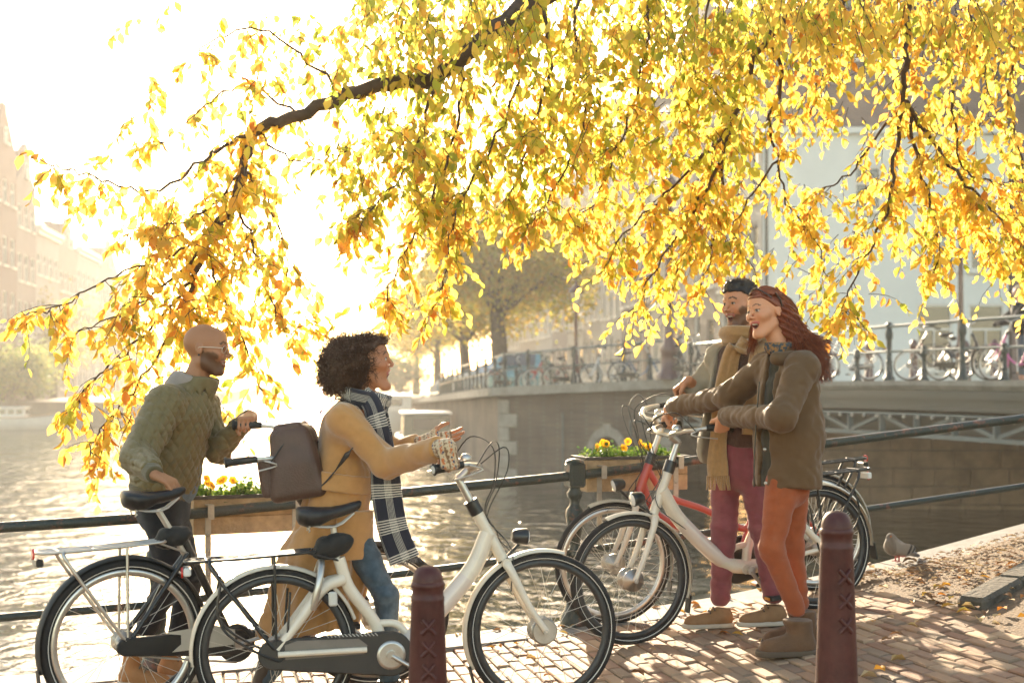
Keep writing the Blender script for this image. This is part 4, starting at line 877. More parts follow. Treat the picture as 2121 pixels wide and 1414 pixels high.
def bike(name, label, pr, pf, style, rad=.342, rt=.019, lean=0, lod=0, steer=0, cat='bicycle', group=None):
    pr, pf = Vector(pr), Vector(pf); wb = (pf - pr).length; X = (pf - pr).normalized(); Yv = Vector((0, 0, 1)).cross(X).normalized(); Z = X.cross(Yv)
    root = empty(name, label=label, cat=cat, group=group); M = Matrix((X, Yv, Z)).transposed().to_4x4(); M.translation = pr; root.matrix_world = M @ Matrix.Rotation(lean, 4, 'X')
    ra = (0, rad); fa = (wb, rad); st = style; fm = st['frame']
    wheel(root, ra, rad, rt, st['rim'], hub_r=.03, lod=lod); before = set(root.children); fwh = wheel(root, fa, rad, rt, st['rim'], hub_r=.035, brake=st.get('drum', False), lod=lod)
    hb = Vector((wb - .165 - st.get('slack', 0) * .4, 0, rad + .315)); ht = Vector((wb - .285 - st.get('slack', 0), 0, rad + .545)); hd = (ht - hb).normalized(); bb = Vector((.475, 0, rad - .045)); sc_ = Vector((.285, 0, rad + .30)); sd = st.get('saddle', (.235, .905))
    fr = MB(); tr = .034 if st['kind'] == 'white' else .021
    fr.tube([hb - hd * .005, ht], .026, 12)
    if st['kind'] == 'white':
        dt = spline([ht.lerp(hb, .45), ht.lerp(hb, .6) + Vector((-.10, 0, -.13)), (bb + Vector((.19, 0, .13))), bb + Vector((.07, 0, .03)), bb + Vector((-.06, 0, .005)), bb + Vector((-.13, 0, .0))], 22)
        fr.tube(dt, [.036 + .004 * math.sin(math.pi * i / 22) for i in range(23)], 14, flat=1.0)
        fr.tube(spline([bb + Vector((-.02, 0, 0)), bb + Vector((-.055, 0, .13)), sc_ + Vector((.03, 0, -.06)), sc_ + Vector((-.01, 0, .07))], 12), .026, 12)
        fr.tube(spline([bb + Vector((.10, 0, .045)), bb + Vector((.04, 0, .115)), bb + Vector((-.05, 0, .125))], 8), .017, 8)
        for y in (-.055, .055):
            fr.tube(spline([(ra[0], y * 1.15, ra[1] + .01), (.10, y, rad + .13), (.20, y * .7, rad + .25), (sc_.x + .005, y * .2, sc_.z - .02)], 10), [.019, .02, .02, .021, .022, .022, .023, .024, .025, .025, .026], 10)
            fr.tube([(ra[0], y * 1.15, ra[1]), (bb.x - .03, y * .75, bb.z)], .013, 8)
    else:
        sw = spline([ht.lerp(hb, .5), ht.lerp(hb, .62) + Vector((-.08, 0, -.16)), bb + Vector((.26, 0, .13)), bb + Vector((.10, 0, .02)), bb], 22); fr.tube(sw, .021, 12)
        sw2 = spline([ht.lerp(hb, .18), ht.lerp(hb, .2) + Vector((-.10, 0, -.16)), bb + Vector((.2, 0, .27)), bb + Vector((.0, 0, .14)), bb + Vector((-.05, 0, .13))], 22)
        if st.get('twin'): fr.tube(sw2, .019, 12)
        fr.tube([bb, sc_ + Vector((-.03, 0, .14))], .018, 12)
        if st.get('topbar'): fr.tube([ht.lerp(hb, .3), bb + Vector((-.07, 0, .2))], .02, 10)
        for y in (-.055, .055):
            fr.tube([(ra[0], y * 1.1, ra[1]), (sc_.x - .01, y * .3, sc_.z + .06)], .011, 8); fr.tube([(ra[0], y * 1.1, ra[1]), (bb.x, y * .6, bb.z)], .012, 8)
    fr.lathe(bb, [(.026, -.045), (.026, .045)], 14, (0, 1, 0))
    fr.build('frame', fm, root)
    if st['kind'] == 'white': MB().tube([dt[5], dt[7], dt[9], dt[11], dt[13]], [.0395, .0405, .041, .0405, .039], 14, caps=True).build('frame_cover_panel', st['panel'], root)
    fk = MB()
    crown = hb + hd * -.012
    for y in (-1, 1): fk.tube(spline([crown + Vector((0, y * .03, .0)), crown + Vector((.02, y * .052, -.04)), crown.lerp(Vector((fa[0], 0, fa[1])), .6) + Vector((-.008, y * .056, 0)), Vector((fa[0] + .004, y * .062, fa[1]))], 10), [.02, .021, .02, .019, .018, .017, .016, .015, .014, .014, .014], 10)
    fk.tube([crown + Vector((0, -.045, .002)), crown + Vector((0, .045, .002))], .021, 10); fk.build('fork', st.get('fork', fm), root)
    MB().lathe(hb, [(.0275, 0), (.0275, .008)], 14, hd).build('headset_ring', M_blackp, root)
    # stem and handlebar
    sb = ht + hd * st.get('rise', .16); cl = sb + Vector((.045, 0, .03)); MB().tube([ht - hd * .02, ht + hd * .045], .031, 12).build('stem_collar', M_blackp, root)
    stm = MB(); stm.tube([ht, sb], .0165, 10); stm.tube([sb - hd * .01, cl], .019, 10); stm.build('stem', M_alu, root)
    hbh = st.get('bar_up', .035); sweep = st.get('sweep', .2); half = .30
    barpts = spline([cl, cl + Vector((.03, .09, .02)), cl + Vector((-.02, half * .72, hbh)), cl + Vector((-sweep * .6, half * .93, hbh + .005)), cl + Vector((-sweep, half, hbh - .005))], 14)
    bar_full = [Vector((p.x, -p.y, p.z)) for p in barpts[::-1]] + barpts[1:]
    hbm = MB().tube(bar_full, .0115, 8).build('handlebar', M_alu, root)
    grips = []
    for y in (-1, 1):
        e = Vector((barpts[-1].x, y * barpts[-1].y, barpts[-1].z)); e0 = Vector((barpts[-5].x, y * barpts[-5].y, barpts[-5].z)); d = (e - e0).normalized()
        g = MB().tube([e - d * .13, e - d * .10, e - d * .05, e], [.0155, .018, .0185, .02], 12).build('grip', M_rubber, root); MB().lathe(e, [(.024, 0), (.026, .006), (.022, .010)], 14, d).build('grip_flange', M_rubber, g)
        if st['kind'] == 'white': MB().lathe(e + d * .010, [(.017, 0), (.015, .002)], 14, d).build('end_cap', M_stripe, g)
        grips.append((e, d)); root['grip_%s' % ('r' if y < 0 else 'l')] = list(e - d * .055); root['gdir_%s' % ('r' if y < 0 else 'l')] = list(d)
        if not lod:
            b0 = e - d * .15 + Vector((.01, 0, -.008)); lv = MB(); lv.tube(spline([b0, b0 + Vector((.05, 0, -.02)) - d * .01, b0 + Vector((.045, 0, -.035)) + d * .05, b0 + Vector((.03, 0, -.045)) + d * .11], 8), [.008, .008, .007, .006, .006, .006, .006, .006, .007], 6, flat=.6); lv.build('brake_lever', M_alu, hbm)
            c0_ = b0 + Vector((.03, 0, -.005)); tgt = ht + Vector((.045, y * .012, -.02 + .01 * y)); k = .11 if y > 0 else .08
            MB().tube(spline([c0_, c0_ + Vector((.08, -y * .05, .07 + k * .3)), cl + Vector((.13, y * .06, .09)), cl + Vector((.12, y * .02, -.06)), tgt, hb + Vector((-.02 if y > 0 else .03, y * .03, .05)), (bb + Vector((.2, .034 * y, .16))) if y > 0 else crown + Vector((.01, -.06, -.12))], 30), .0028, 5).build('cable', M_cable, hbm)
    if not lod:
        c0_ = cl + Vector((.02, -.1, .02)); MB().tube(spline([c0_, cl + Vector((.14, -.12, .1)), cl + Vector((.17, -.03, -.01)), ht + Vector((.05, 0, -.05)), hb + Vector((.04, .0, .03))], 22), .0026, 5).build('cable', M_cable, hbm)
        MB().lathe(cl + Vector((.02, .12, .04)), [(.026, 0), (.026, .012), (.016, .024), (0, .027)], 14).build('bell', M_alu, hbm)
        # head lamp
        lp = hb + Vector((.085, 0, .10)) if st['kind'] == 'white' else hb + Vector((.09, 0, .12)); la = Vector((1, 0, -.12)).normalized()
        lmp = MB().lathe(lp, [(.016, -.045), (.03, -.035), (.036, -.005), (.039, .02), (.037, .024)], 16, la).build('head_lamp', M_blackp, root); MB().lathe(lp + la * .0245, [(.034, 0), (.028, .006), (.0, .009)], 16, la).build('lens', M_lens, lmp)
        MB().tube([lp + Vector((-.01, 0, -.03)), hb + Vector((.02, 0, .02))], .008, 6).build('lamp_bracket', M_blackp, lmp)
    front = [ch for ch in root.children if ch.name.split('.')[0] in ('fork', 'headset_ring', 'stem_collar', 'stem', 'handlebar', 'grip', 'head_lamp')] + [fwh]
    # seat post and saddle
    sdv = Vector((sd[0], 0, sd[1])); MB().tube([sc_ + Vector((-.015, 0, .05)), sdv + Vector((.02, 0, -.055))], .0135, 10).build('seat_post', M_alu, root)
    saddle(root, (sd[0], sd[1]), M_leather, st.get('tilt', .09))
    # mudguards, rack, lamp
    fender(root, ra, rad + .016, 18, 187 if st['kind'] == 'white' else 196, .058, st['mud'], True); front.append(fender(root, fa, rad + .016, 72, 205, .058, st['mud'], True))
    rk = MB(); zr = rad * 2 + .055; x0, x1 = -.36, .17; tr_ = .0065
    rk.tube(spline([(x1, .03, zr + .012), (x1 - .03, .058, zr + .01), (-.1, .06, zr), (x0 + .04, .06, zr - .004), (x0, .035, zr - .004), (x0 - .004, 0, zr - .004), (x0, -.035, zr - .004), (x0 + .04, -.06, zr - .004), (-.1, -.06, zr), (x1 - .03, -.058, zr + .01), (x1, -.03, zr + .012)], 40), tr_, 6)
    for x in (-.28, -.14, .02): rk.tube([(x, -.06, zr), (x, .06, zr)], tr_ * .8, 6)
    for y in (-.02, .02): rk.tube([(x0, y, zr - .004), (x1 - .02, y, zr + .01)], tr_ * .8, 6)
    for y in (-.075, .075):
        rk.tube(spline([(-.26, y * .8, zr - .002), (-.25, y * 1.05, zr - .05), (-.04, y * 1.05, rad + .05), (-.01, y, rad + .015)], 10), tr_ * 1.25, 6); rk.tube([(0.0, y * .8, zr), (-.005, y, rad + .03)], tr_, 6)
        if st['kind'] == 'white': rk.tube(spline([(-.22, y * .95, zr - .08), (-.24, y * 1.1, rad + .18), (-.19, y * 1.1, rad + .08), (-.03, y * 1.08, rad - .02), (.03, y, rad - .01), (.06, y * .8, zr - .15)], 16), tr_ * .9, 6)
        rk.tube([(x1 - .03, y * .7, zr + .006), (sc_.x - .01, y * .25, sc_.z + .06)], tr_ * .8, 6)
    rk.build('luggage_rack', st['rack'], root)
    MB().box((x0 + .005, 0, zr - .045), (.03, .09, .035)).build('tail_lamp', M_lens if st['kind'] == 'white' else M_blackp, root, .006); MB().lathe((x0 - .012, 0, zr - .05 if st['kind'] == 'white' else zr - .01), [(.024, 0), (.022, .008)], 12, (-1, 0, 0)).build('reflector', M_redl, root)
    # chain case, cranks
    def case(mm, y0, hs=1.0, xa=-.075, xb=None, nm='chain_case'):
        xb = xb or bb.x + .09; n = 12; ra_ = .062 * hs; rb_ = .095 * hs; out = []
        for i in range(n + 1): a = R(90 + 180 * i / n); out.append((0 + xa + .062 + ra_ * math.cos(a) * 1.1, rad - .01 + ra_ * math.sin(a)))
        for i in range(n + 1): a = R(-90 + 180 * i / n); out.append((xb - .09 + rb_ * math.cos(a), bb.z + .005 + rb_ * math.sin(a)))
        mb = MB(); mb.prism(out, (1, 0, 0), (0, 0, 1), (0, y0, 0), (0, -.035, 0)); return mb.build(nm, mm, root, .006)
    if st['kind'] == 'white':
        cs = case(M_case, -.045)
        ho = [(.03, rad + .03), (.08, rad + .045), (.34, rad + .035), (.375, rad + .005), (.36, rad - .03), (.03, rad - .03)]
        MB().prism(ho, (1, 0, 0), (0, 0, 1), (0, -.0803, 0), (0, -.003, 0)).build('case_opening', mat('case_inner', (.20, .17, .14), .7), cs)
        MB().tube([(.0, -.095, rad - .005), (.37, -.09, rad - .012)], .0125, 8).build('chain_stay', fm, root)
        for k in range(14): MB().bar((.2 + k * .016, -.0815, rad + .062 - k * .0006), (.212 + k * .016, -.0815, rad + .05 - k * .0006), .003, .003).build('vent_line', M_stripe, cs)
        MB().lathe(bb + Vector((0, -.080, 0)), [(.062, 0), (.06, .004), (.05, .006)], 24, (0, -1, 0)).build('chain_ring_disc', M_alu, root)
    elif st['kind'] == 'black':
        cs = case(M_blackp, -.05, .62); n = 10
        MB().prism([(.14, rad + .035), (.36, rad + .05), (.46, rad + .02), (.46, rad - .045), (.18, rad - .05), (.22, rad - .02), (.22, rad + .02)], (1, 0, 0), (0, 0, 1), (0, -.0863, 0), (0, -.003, 0)).build('case_side_panel', M_cream, cs)
        MB().lathe(bb + Vector((0, -.06, 0)), [(.085, 0), (.085, .004)], 28, (0, -1, 0)).build('chain_ring', M_rimb, root)
        MB().lathe(bb + Vector((0, -.066, 0)), [(.04, 0), (.038, .01), (.02, .014)], 18, (0, -1, 0)).build('crank_boss', M_alu, root)
        MB().tube([(.0, -.062, rad - .045), (.2, -.062, rad - .085), (bb.x, -.062, bb.z - .084)], .005, 5).build('chain', M_alu, root)
    else:
        case(M_blackp, -.045, .8)
    ca = st.get('crank', -35)
    for y in (-1, 1):
        a = R(ca) if y < 0 else R(ca + 180); e = bb + Vector((math.cos(a) * .17, y * .108, math.sin(a) * .17)); s0 = bb + Vector((0, y * .092, 0))
        cr = MB().tube([s0, s0.lerp(e, .3), e], [.019, .014, .012], 8, flat=.7).build('crank', M_alu, root); MB().lathe(s0, [(.022, -.008), (.022, .012)], 14, (0, y, 0)).build('crank_cap', M_alu, cr)
        pd = MB().box(e + Vector((0, y * .06, 0)), (.09, .085, .024)).build('pedal', M_rubber, cr, .006)
        for x in (-.046, .046): MB().box(e + Vector((x, y * .06, 0)), (.006, .05, .013)).build('pedal_reflector', M_amber, cr)
    if steer:
        bpy.context.view_layer.update(); T = Matrix.Translation(hb) @ Matrix.Rotation(steer, 4, hd) @ Matrix.Translation(-hb)
        for ch in front: ch.matrix_local = T @ ch.matrix_local
        for k_ in 'rl': root['grip_' + k_] = list(T @ Vector(list(root['grip_' + k_]))); root['gdir_' + k_] = list(T.to_3x3() @ Vector(list(root['gdir_' + k_])))
    # wheel lock and stand
    if st.get('lock'):
        MB().tube(arc((0, rad), rad + .035, 22, 62, 14, 0.0), .001, 4).data if False else None
        lk = MB(); lk.tube([(sc_.x - .115 + .03 * math.cos(t), .075 * math.sin(t), sc_.z - .06 + .12 * (math.cos(t))) for t in np.linspace(-2.2, 2.2, 14)], .015, 8); lk.build('wheel_lock', M_alu, root)
        MB().box((sc_.x - .05, -.085, sc_.z - .09), (.036, .02, .06)).build('padlock', M_stripe, root, .006)
    MB().tube([bb + Vector((-.08, .05, -.03)), (bb.x - .33, .10, .09)], .009, 6).build('kick_stand', M_blackp, root)
    return root
WHITE = dict(kind='white', frame=M_whitep, fork=M_whitep, panel=mat('panel_pearl', (.70, .60, .52), .3, coat=.5, var=.04), rim=M_rimb, mud=M_whitep, rack=M_blackp, drum=True, crank=-33, lock=True)
BLACK = dict(kind='black', frame=M_blackp, rim=M_rim, mud=mat('mudguard_charcoal', (.04, .04, .038), .5), rack=M_alu, twin=False, saddle=(.13, .965), rise=.24, crank=12, tilt=.05, bar_up=.05, sweep=.26, slack=.045)
RED = dict(kind='red', frame=M_redp, fork=M_whitep, rim=M_rim, mud=M_cream, rack=M_blackp, twin=True, rise=.22, bar_up=.06, sweep=.26, saddle=(.23, .93), crank=80)
def on_ground(px, s): Y = F / s; x = (px - 1060.5) / s; return Vector((x, Y, gz(x, Y)))
B_white = bike('bicycle', 'white step-through bicycle held by the woman in the camel coat', on_ground(577, 492), on_ground(1127, 470), WHITE)
B_black = bike('bicycle', 'black bicycle with silver rack pushed by the man in the quilted jacket', on_ground(260, 484), on_ground(776, 442), BLACK, rad=.355, rt=.024, steer=R(-26))
W2 = dict(WHITE); W2['crank'] = 60; W2['lock'] = True
B_right = bike('bicycle', 'white step-through bicycle held by the woman in the brown parka', on_ground(1704, 375), on_ground(1319, 395), W2)
B_red = bike('bicycle', 'red and cream bicycle behind the man with the scarf', on_ground(1700, 352), on_ground(1283, 366), RED, rad=.345)
# ---------------------------------------------------------------- bicycles parked on the far bridge
def far_bike(px, Y, face, col, lab, lean=.08, z=None, rot=0):
    q = P(px, 770, Y); zz = z if z is not None else (1.47 if Y < 37.5 else ztop(Vector((q.x, Y, 0))) + .02); c = Vector((q.x, Y, zz)); a = rot; d = Vector((math.cos(a), math.sin(a), 0)) * .55 * face
    st = dict(RED if col[1] != 'w' else RED); st['frame'] = mat('far_frame_' + col[0], col[2], .4); st['mud'] = mat('far_mud_' + col[0], tuple(x * .8 for x in col[2]), .4); st['fork'] = st['frame']; st['twin'] = False
    return bike('bicycle', lab, c - d, c + d, st, lean=lean, lod=1, group='bicycles parked on the far bridge and quay')
K = ('black', 'b', (.03, .03, .035)); Wt = ('white', 'w', (.6, .58, .55)); Rd = ('redd', 'r', (.35, .05, .04)); Bl = ('blue', 'b', (.08, .14, .25)); Pk = ('pink', 'p', (.55, .12, .3))
far_bike(1185, 42.0, 1, K, 'black bicycle leaning on the quay railing near the slender lamp', rot=.1); far_bike(1140, 43, -1, Rd, 'red bicycle leaning on the far quay railing', rot=-.2)
far_bike(1262, 40.6, -1, Wt, 'white bicycle leaning on the far quay railing', rot=.3); far_bike(1325, 39.6, 1, Bl, 'blue bicycle against the railing beside the stout lamp post', rot=-.2)
far_bike(1430, 37.0, 1, K, 'black bicycle right of the stout lamp post', rot=-.9); far_bike(1755, 32.5, -1, Wt, 'white bicycle parked on the bridge behind the red haired woman', rot=-.75, z=1.47)
far_bike(1935, 31.0, -1, K, 'dark bicycle with bright metal parked at the bridge railing', rot=-.5, z=1.47); far_bike(1995, 28.3, 1, K, 'black bicycle leaning on the bridge railing by the thin lamp post', rot=-.9, z=1.47)
far_bike(2105, 26.5, -1, Pk, 'pink bicycle on the bridge at the brown house', rot=-1.0, z=1.47); far_bike(1058, 45.5, 1, K, 'black bicycle at the quay corner', rot=.4)
# ================================================================ organic shapes: distance fields meshed with surface nets
f32 = np.float32
def A3(v): return np.array(tuple(v), f32)
def cap(p, a, b, ra, rb=None, u=None, k=1.0):
    """round cone from a to b; along the unit vector u it is k times wider"""
    a, b = A3(a), A3(b); rb = ra if rb is None else rb; q = p - a; ba = b - a
    if u is not None:
        u = A3(u); u = u / np.linalg.norm(u); q = q - (q @ u)[:, None] * u * (1 - 1 / k); ba = ba - (ba @ u) * u * (1 - 1 / k)
    t = np.clip((q @ ba) / max(float(ba @ ba), 1e-9), 0, 1); e = q - t[:, None] * ba
    return np.sqrt(np.einsum('ij,ij->i', e, e)) - (ra + (rb - ra) * t)
def ell(p, c, r, M=None):
    q = p - A3(c)
    if M is not None: q = q @ M
    r = A3(r); k0 = np.sqrt((((q / r) ** 2).sum(1))); k1 = np.sqrt((((q / (r * r)) ** 2).sum(1))) + 1e-9
    return k0 * (k0 - 1) / k1
def smin(a, b, k):
    h = np.clip(.5 + .5 * (b - a) / k, 0, 1); return b + (a - b) * h - k * h * (1 - h)
def smax(a, b, k): return -smin(-a, -b, k)
def plane(p, pt, n): n = A3(n); n = n / np.linalg.norm(n); return (p - A3(pt)) @ n
def wob(p, freq, seed=0, n=5):
    rn = np.random.default_rng(seed); out = 0
    for i in range(n):
        d = rn.normal(0, 1, 3); d /= np.linalg.norm(d); out = out + np.sin(p @ (d * freq * rn.uniform(.7, 1.4)).astype(f32) + rn.uniform(0, 6.28))
    return out / n
def crease(p, freq, seed, st=(1, 1, 1), w=.30):
    """a net of soft wrinkle lines"""
    n = wob(p * np.array(st, f32), freq, seed, 4); m = .5 + .5 * wob(p, freq * .35, seed + 50, 3); return np.exp(-(n / w) ** 2) * m
def sdf_mesh(name, f, lo, hi, h, m, parent, org, col=None, smooth_it=1):
    B = 8; lo = np.array(lo, float); hi = np.array(hi, float); nbk = np.ceil((hi - lo) / (h * B)).astype(int) + 1
    bi = np.stack(np.meshgrid(*[np.arange(n) for n in nbk], indexing='ij'), -1).reshape(-1, 3)
    cen = (lo + (bi + .5) * h * B).astype(f32); d = f(cen); bi = bi[np.abs(d) < h * B * .87 * 1.35 + .012]; nb = len(bi)
    g = np.arange(B + 1); loc = np.stack(np.meshgrid(g, g, g, indexing='ij'), -1).reshape(-1, 3)
    pts = (lo + (bi[:, None] * B + loc[None]) * h).reshape(-1, 3).astype(f32); N = np.empty(len(pts), f32)
    for s in range(0, len(pts), 400000): N[s:s + 400000] = f(pts[s:s + 400000])
    N = N.reshape(nb, B + 1, B + 1, B + 1); sg = N < 0
    offs = [(a, b, c) for a in (0, 1) for b in (0, 1) for c in (0, 1)]
    cs = np.stack([sg[:, a:a + B, b:b + B, c:c + B] for a, b, c in offs], -1); mixed = cs.any(-1) & ~cs.all(-1)
    idx = np.argwhere(mixed); vals = np.stack([N[idx[:, 0], idx[:, 1] + a, idx[:, 2] + b, idx[:, 3] + c] for a, b, c in offs], 1)
    acc = np.zeros((len(idx), 3)); cnt = np.zeros(len(idx))
    for i in range(8):
        for j in range(i + 1, 8):
            if sum(x != y for x, y in zip(offs[i], offs[j])) != 1: continue
            ch = (vals[:, i] < 0) != (vals[:, j] < 0); t = np.where(ch, vals[:, i] / (vals[:, i] - vals[:, j] + 1e-12), 0)[:, None]
            acc += np.where(ch[:, None], np.array(offs[i]) * (1 - t) + np.array(offs[j]) * t, 0); cnt += ch
    gc = bi[idx[:, 0]] * B + idx[:, 1:]; V = lo + (gc + acc / cnt[:, None]) * h
    dims = nbk * B + 2; key = lambda c: ((c[:, 0] + 1) * (dims[1]) + (c[:, 1] + 1)) * dims[2] + (c[:, 2] + 1)
    ks = key(gc); od = np.argsort(ks); ks_s = ks[od]; faces = []
    for ax in range(3):
        sl = [slice(0, B)] * 3; s2 = list(sl); s2[ax] = slice(1, B + 1); a0 = sg[:, sl[0], sl[1], sl[2]]; a1 = sg[:, s2[0], s2[1], s2[2]]
        e = np.argwhere(a0 != a1)
        if len(e) == 0: continue
        inside = a0[e[:, 0], e[:, 1], e[:, 2], e[:, 3]]; ge = bi[e[:, 0]] * B + e[:, 1:]; u, v = [(1, 2), (2, 0), (0, 1)][ax]
        q = []
        for du, dv in ((0, 0), (-1, 0), (-1, -1), (0, -1)):
            c = ge.copy(); c[:, u] += du; c[:, v] += dv; k = key(c); p_ = np.searchsorted(ks_s, k); p_ = np.clip(p_, 0, len(ks_s) - 1); q.append(np.where(ks_s[p_] == k, od[p_], -1))
        q = np.stack(q, 1); ok = (q >= 0).all(1); q = q[ok]; ins = inside[ok]; q[~ins] = q[~ins][:, ::-1]; faces.append(q)
    Fq = np.concatenate(faces)
    for _ in range(smooth_it):
        s = np.zeros_like(V); c = np.zeros(len(V))
        for a, b in ((0, 1), (1, 2), (2, 3), (3, 0)):
            np.add.at(s, Fq[:, a], V[Fq[:, b]]); np.add.at(c, Fq[:, a], 1)
        V = V * .5 + .5 * s / np.maximum(c, 1)[:, None]
    K = col(V.astype(f32)) if col is not None else None
    return np_mesh(name, V - np.array(tuple(org)), Fq, m, parent, True, K)
# ---------------------------------------------------------------- a head
def head_frame(center, fwd, up=Vector((0, 0, 1)), roll=0, sc=1.0):
    f_ = Vector(fwd).normalized(); r_ = f_.cross(up).normalized(); u_ = r_.cross(f_).normalized(); q = Matrix.Rotation(roll, 3, f_); r_ = q @ r_; u_ = q @ u_
    return dict(c=Vector(center), R=np.array([tuple(r_), tuple(f_), tuple(u_)], f32).T, s=sc, r=r_, f=f_, u=u_)
def hl(H, p): return ((p - A3(H['c'])) @ H['R']) / f32(H['s'])
def hw(H, v): return H['c'] + (H['r'] * v[0] + H['f'] * v[1] + H['u'] * v[2]) * H['s']
def head_sdf(p, H, mo=.5, smile=1.0, fem=False, jaw=1.0, nose=1.0):
    q = hl(H, p); x, y, z = q[:, 0], q[:, 1], q[:, 2]; ax = np.abs(x); s = np.stack([ax, y, z], 1)   # symmetric
    d = ell(q, (0, -.016, .034), (.074, .094, .083)); d = smin(d, ell(q, (0, .02, -.035), (.058 * jaw, .069, .075)), .03)
    d = smin(d, ell(q, (0, .056, .045), (.055, .035, .048)), .025)
    chz = -.098 - .012 * mo
    d = smin(d, cap(q, (0, .068, chz), (0, .07, chz), .018 if not fem else .015), .028)
    d = smin(d, cap(s, (.05 * jaw, -.005, -.058), (.02, .058, chz), .016), .03)
    d = smin(d, cap(s, (.04, .066, -.018), (.045, .05, -.012), .019 + .004 * smile), .022)
    d = smin(d, cap(s, (.012, .087, .027), (.045, .07, .026), .0095 if not fem else .007), .014)
    d = smax(d, -cap(s, (.030, .101, .008), (.033, .098, .008), .014), .014)
    d = smin(d, cap(q, (0, .086, .018), (0, .090 + .021 * nose, -.021), .0068, .0088 if not fem else .0078), .011); d = smin(d, cap(s, (.011, .098, -.027), (.011, .1, -.027), .0078), .006)
    d = smin(d, ell(s, (.031, .0755, .007), (.0145, .0135, .0125)), .003)
    d = smin(d, cap(s, (.018, .089, .0155), (.044, .079, .0125), .0042), .004)
    zc = -.060; w_ = .022 + .006 * smile; cz = .008 * smile
    up_ = cap(s, (0, .0955, zc + .007 + .004 * mo), (w_, .081, zc + cz), .0055, .003); lo_ = cap(s, (0, .0925, zc - .009 - .014 * mo), (w_, .08, zc + cz - .003), .0065, .003)
    d = smin(d, np.minimum(up_, lo_), .007)
    if mo > 0:
        mz = zc - .001 - .005 * mo; cv = ell(np.stack([x, y, z - cz * (ax / w_) ** 2 * .8], 1), (0, .098, mz), (w_ * .92, .03, .004 + .012 * mo)); d = smax(d, -cv, .003)
        teeth = smax(cap(s, (0, .083, zc + .002 + .0025 * mo), (w_ * .75, .07, zc + .003 + cz * .7), .0055), cv - .004, .002); d = np.minimum(d, teeth)
    er = ell(s, (.075, -.012, .0), (.008, .018, .028)); er = smax(er, -ell(s, (.085, -.007, .004), (.006, .010, .016)), .004); d = smin(d, er, .006)
    return d * f32(H['s'])
def head_col(V, H, skin, lips, brow, beard=None, mo=.5, smile=1.0, iris=(.05, .03, .02), fem=False, stub=0):
    q = hl(H, V); x, y, z = q[:, 0], q[:, 1], q[:, 2]; ax = np.abs(x); n = len(V); K = np.tile(np.array(skin, f32), (n, 1)); K *= (1 + .05 * wob(V, 90, 3))[:, None]
    def mixin(mask, c): m_ = np.clip(mask, 0, 1)[:, None]; K[:] = K * (1 - m_) + np.array(c, f32) * m_
    near = (np.abs(z) < .16) & (y > -.2); s = np.stack([ax, y, z], 1)
    ch = np.exp(-((ax - .042) / .02) ** 2 - ((z + .022) / .02) ** 2) * (y > .03); mixin(.35 * ch, (skin[0] * 1.05, skin[1] * .72, skin[2] * .66)); zc = -.060; w_ = .022 + .006 * smile; cz = .008 * smile
    if beard:
        line = -.035 + np.where(ax > .05, (ax - .05) * 2.0, 0) + .02 * np.clip((.03 - y) / .04, 0, 1.8); m_ = np.clip((line - z) / .016 + wob(V, 260, 5) * .5, 0, 1) * np.clip((z + .088 + .62 * (y + .02)) / .012 + .3 * wob(V, 300, 6), 0, 1) * np.clip((y + .014) / .012, 0, 1) * (ax < .0705)
        mus = np.clip((-.036 - z) / .005, 0, 1) * (ax < .034); m_ = np.maximum(m_ * (1 - np.clip(1 - np.abs(ax) / .0, 0, 0) if False else m_), mus * .8 * (y > .06) * (z > -.06)); m_ = np.where((ax < .016) & (z > -.1) & (z < -.083) & (y > .07), m_ * .6, m_); mixin(m_ * beard[1], beard[0])
    bz = .033 + .006 * np.clip((ax - .012) / .02, 0, 1) - .012 * np.clip((ax - .034) / .02, 0, 1); th_ = .0045 if not fem else .003
    mixin((np.abs(z - bz) < th_) * (ax > .012) * (ax < .052) * (y > .05) * .85, brow)
    lp = np.minimum(cap(s, (0, .0955, zc + .007 + .004 * mo), (w_, .081, zc + cz), .005, .003), cap(s, (0, .0925, zc - .009 - .014 * mo), (w_, .08, zc + cz - .003), .006, .003)); mixin(np.clip((.0035 - lp) / .0025, 0, 1) * (y > .06) * .85, lips)
    if mo > 0:
        mz = zc - .001 - .005 * mo; cv = ell(np.stack([x, y, z - cz * (ax / w_) ** 2 * .8], 1), (0, .098, mz), (w_ * .92, .03, .004 + .012 * mo)); ins = (cv < .0022) & (y < .089 - ax * .35); mixin(ins * 1.0, (.09, .02, .018)); te = cap(s, (0, .083, zc + .002 + .0025 * mo), (w_ * .75, .07, zc + .003 + cz * .7), .0055) < .0022; mixin(te * ins * 1.0, (.78, .74, .66))
    eye = ell(s, (.031, .0755, .007), (.0145, .0135, .0125)); op = (eye < .0022) & (y > .074) & (np.abs(z - .0065) < .0046) & (ax > .019) & (ax < .043); mixin(op * 1.0, (.46, .41, .37)); ir = (np.hypot(ax - .031 + H.get('gaze', 0) * np.sign(x), z - .007) < .0064) & op; mixin(ir * 1.0, iris)
    lash = (eye < .005) & (y > .07) & (np.abs(z - .0126 + 5 * (ax - .031) ** 2) < .0024) & (ax > .017) & (ax < .046); mixin(lash * .85, (.02, .012, .01)); lsh2 = (eye < .005) & (y > .07) & (np.abs(z + .0005) < .0014) & (ax > .019) & (ax < .043); mixin(lsh2 * .45, (.06, .03, .02))
    return K
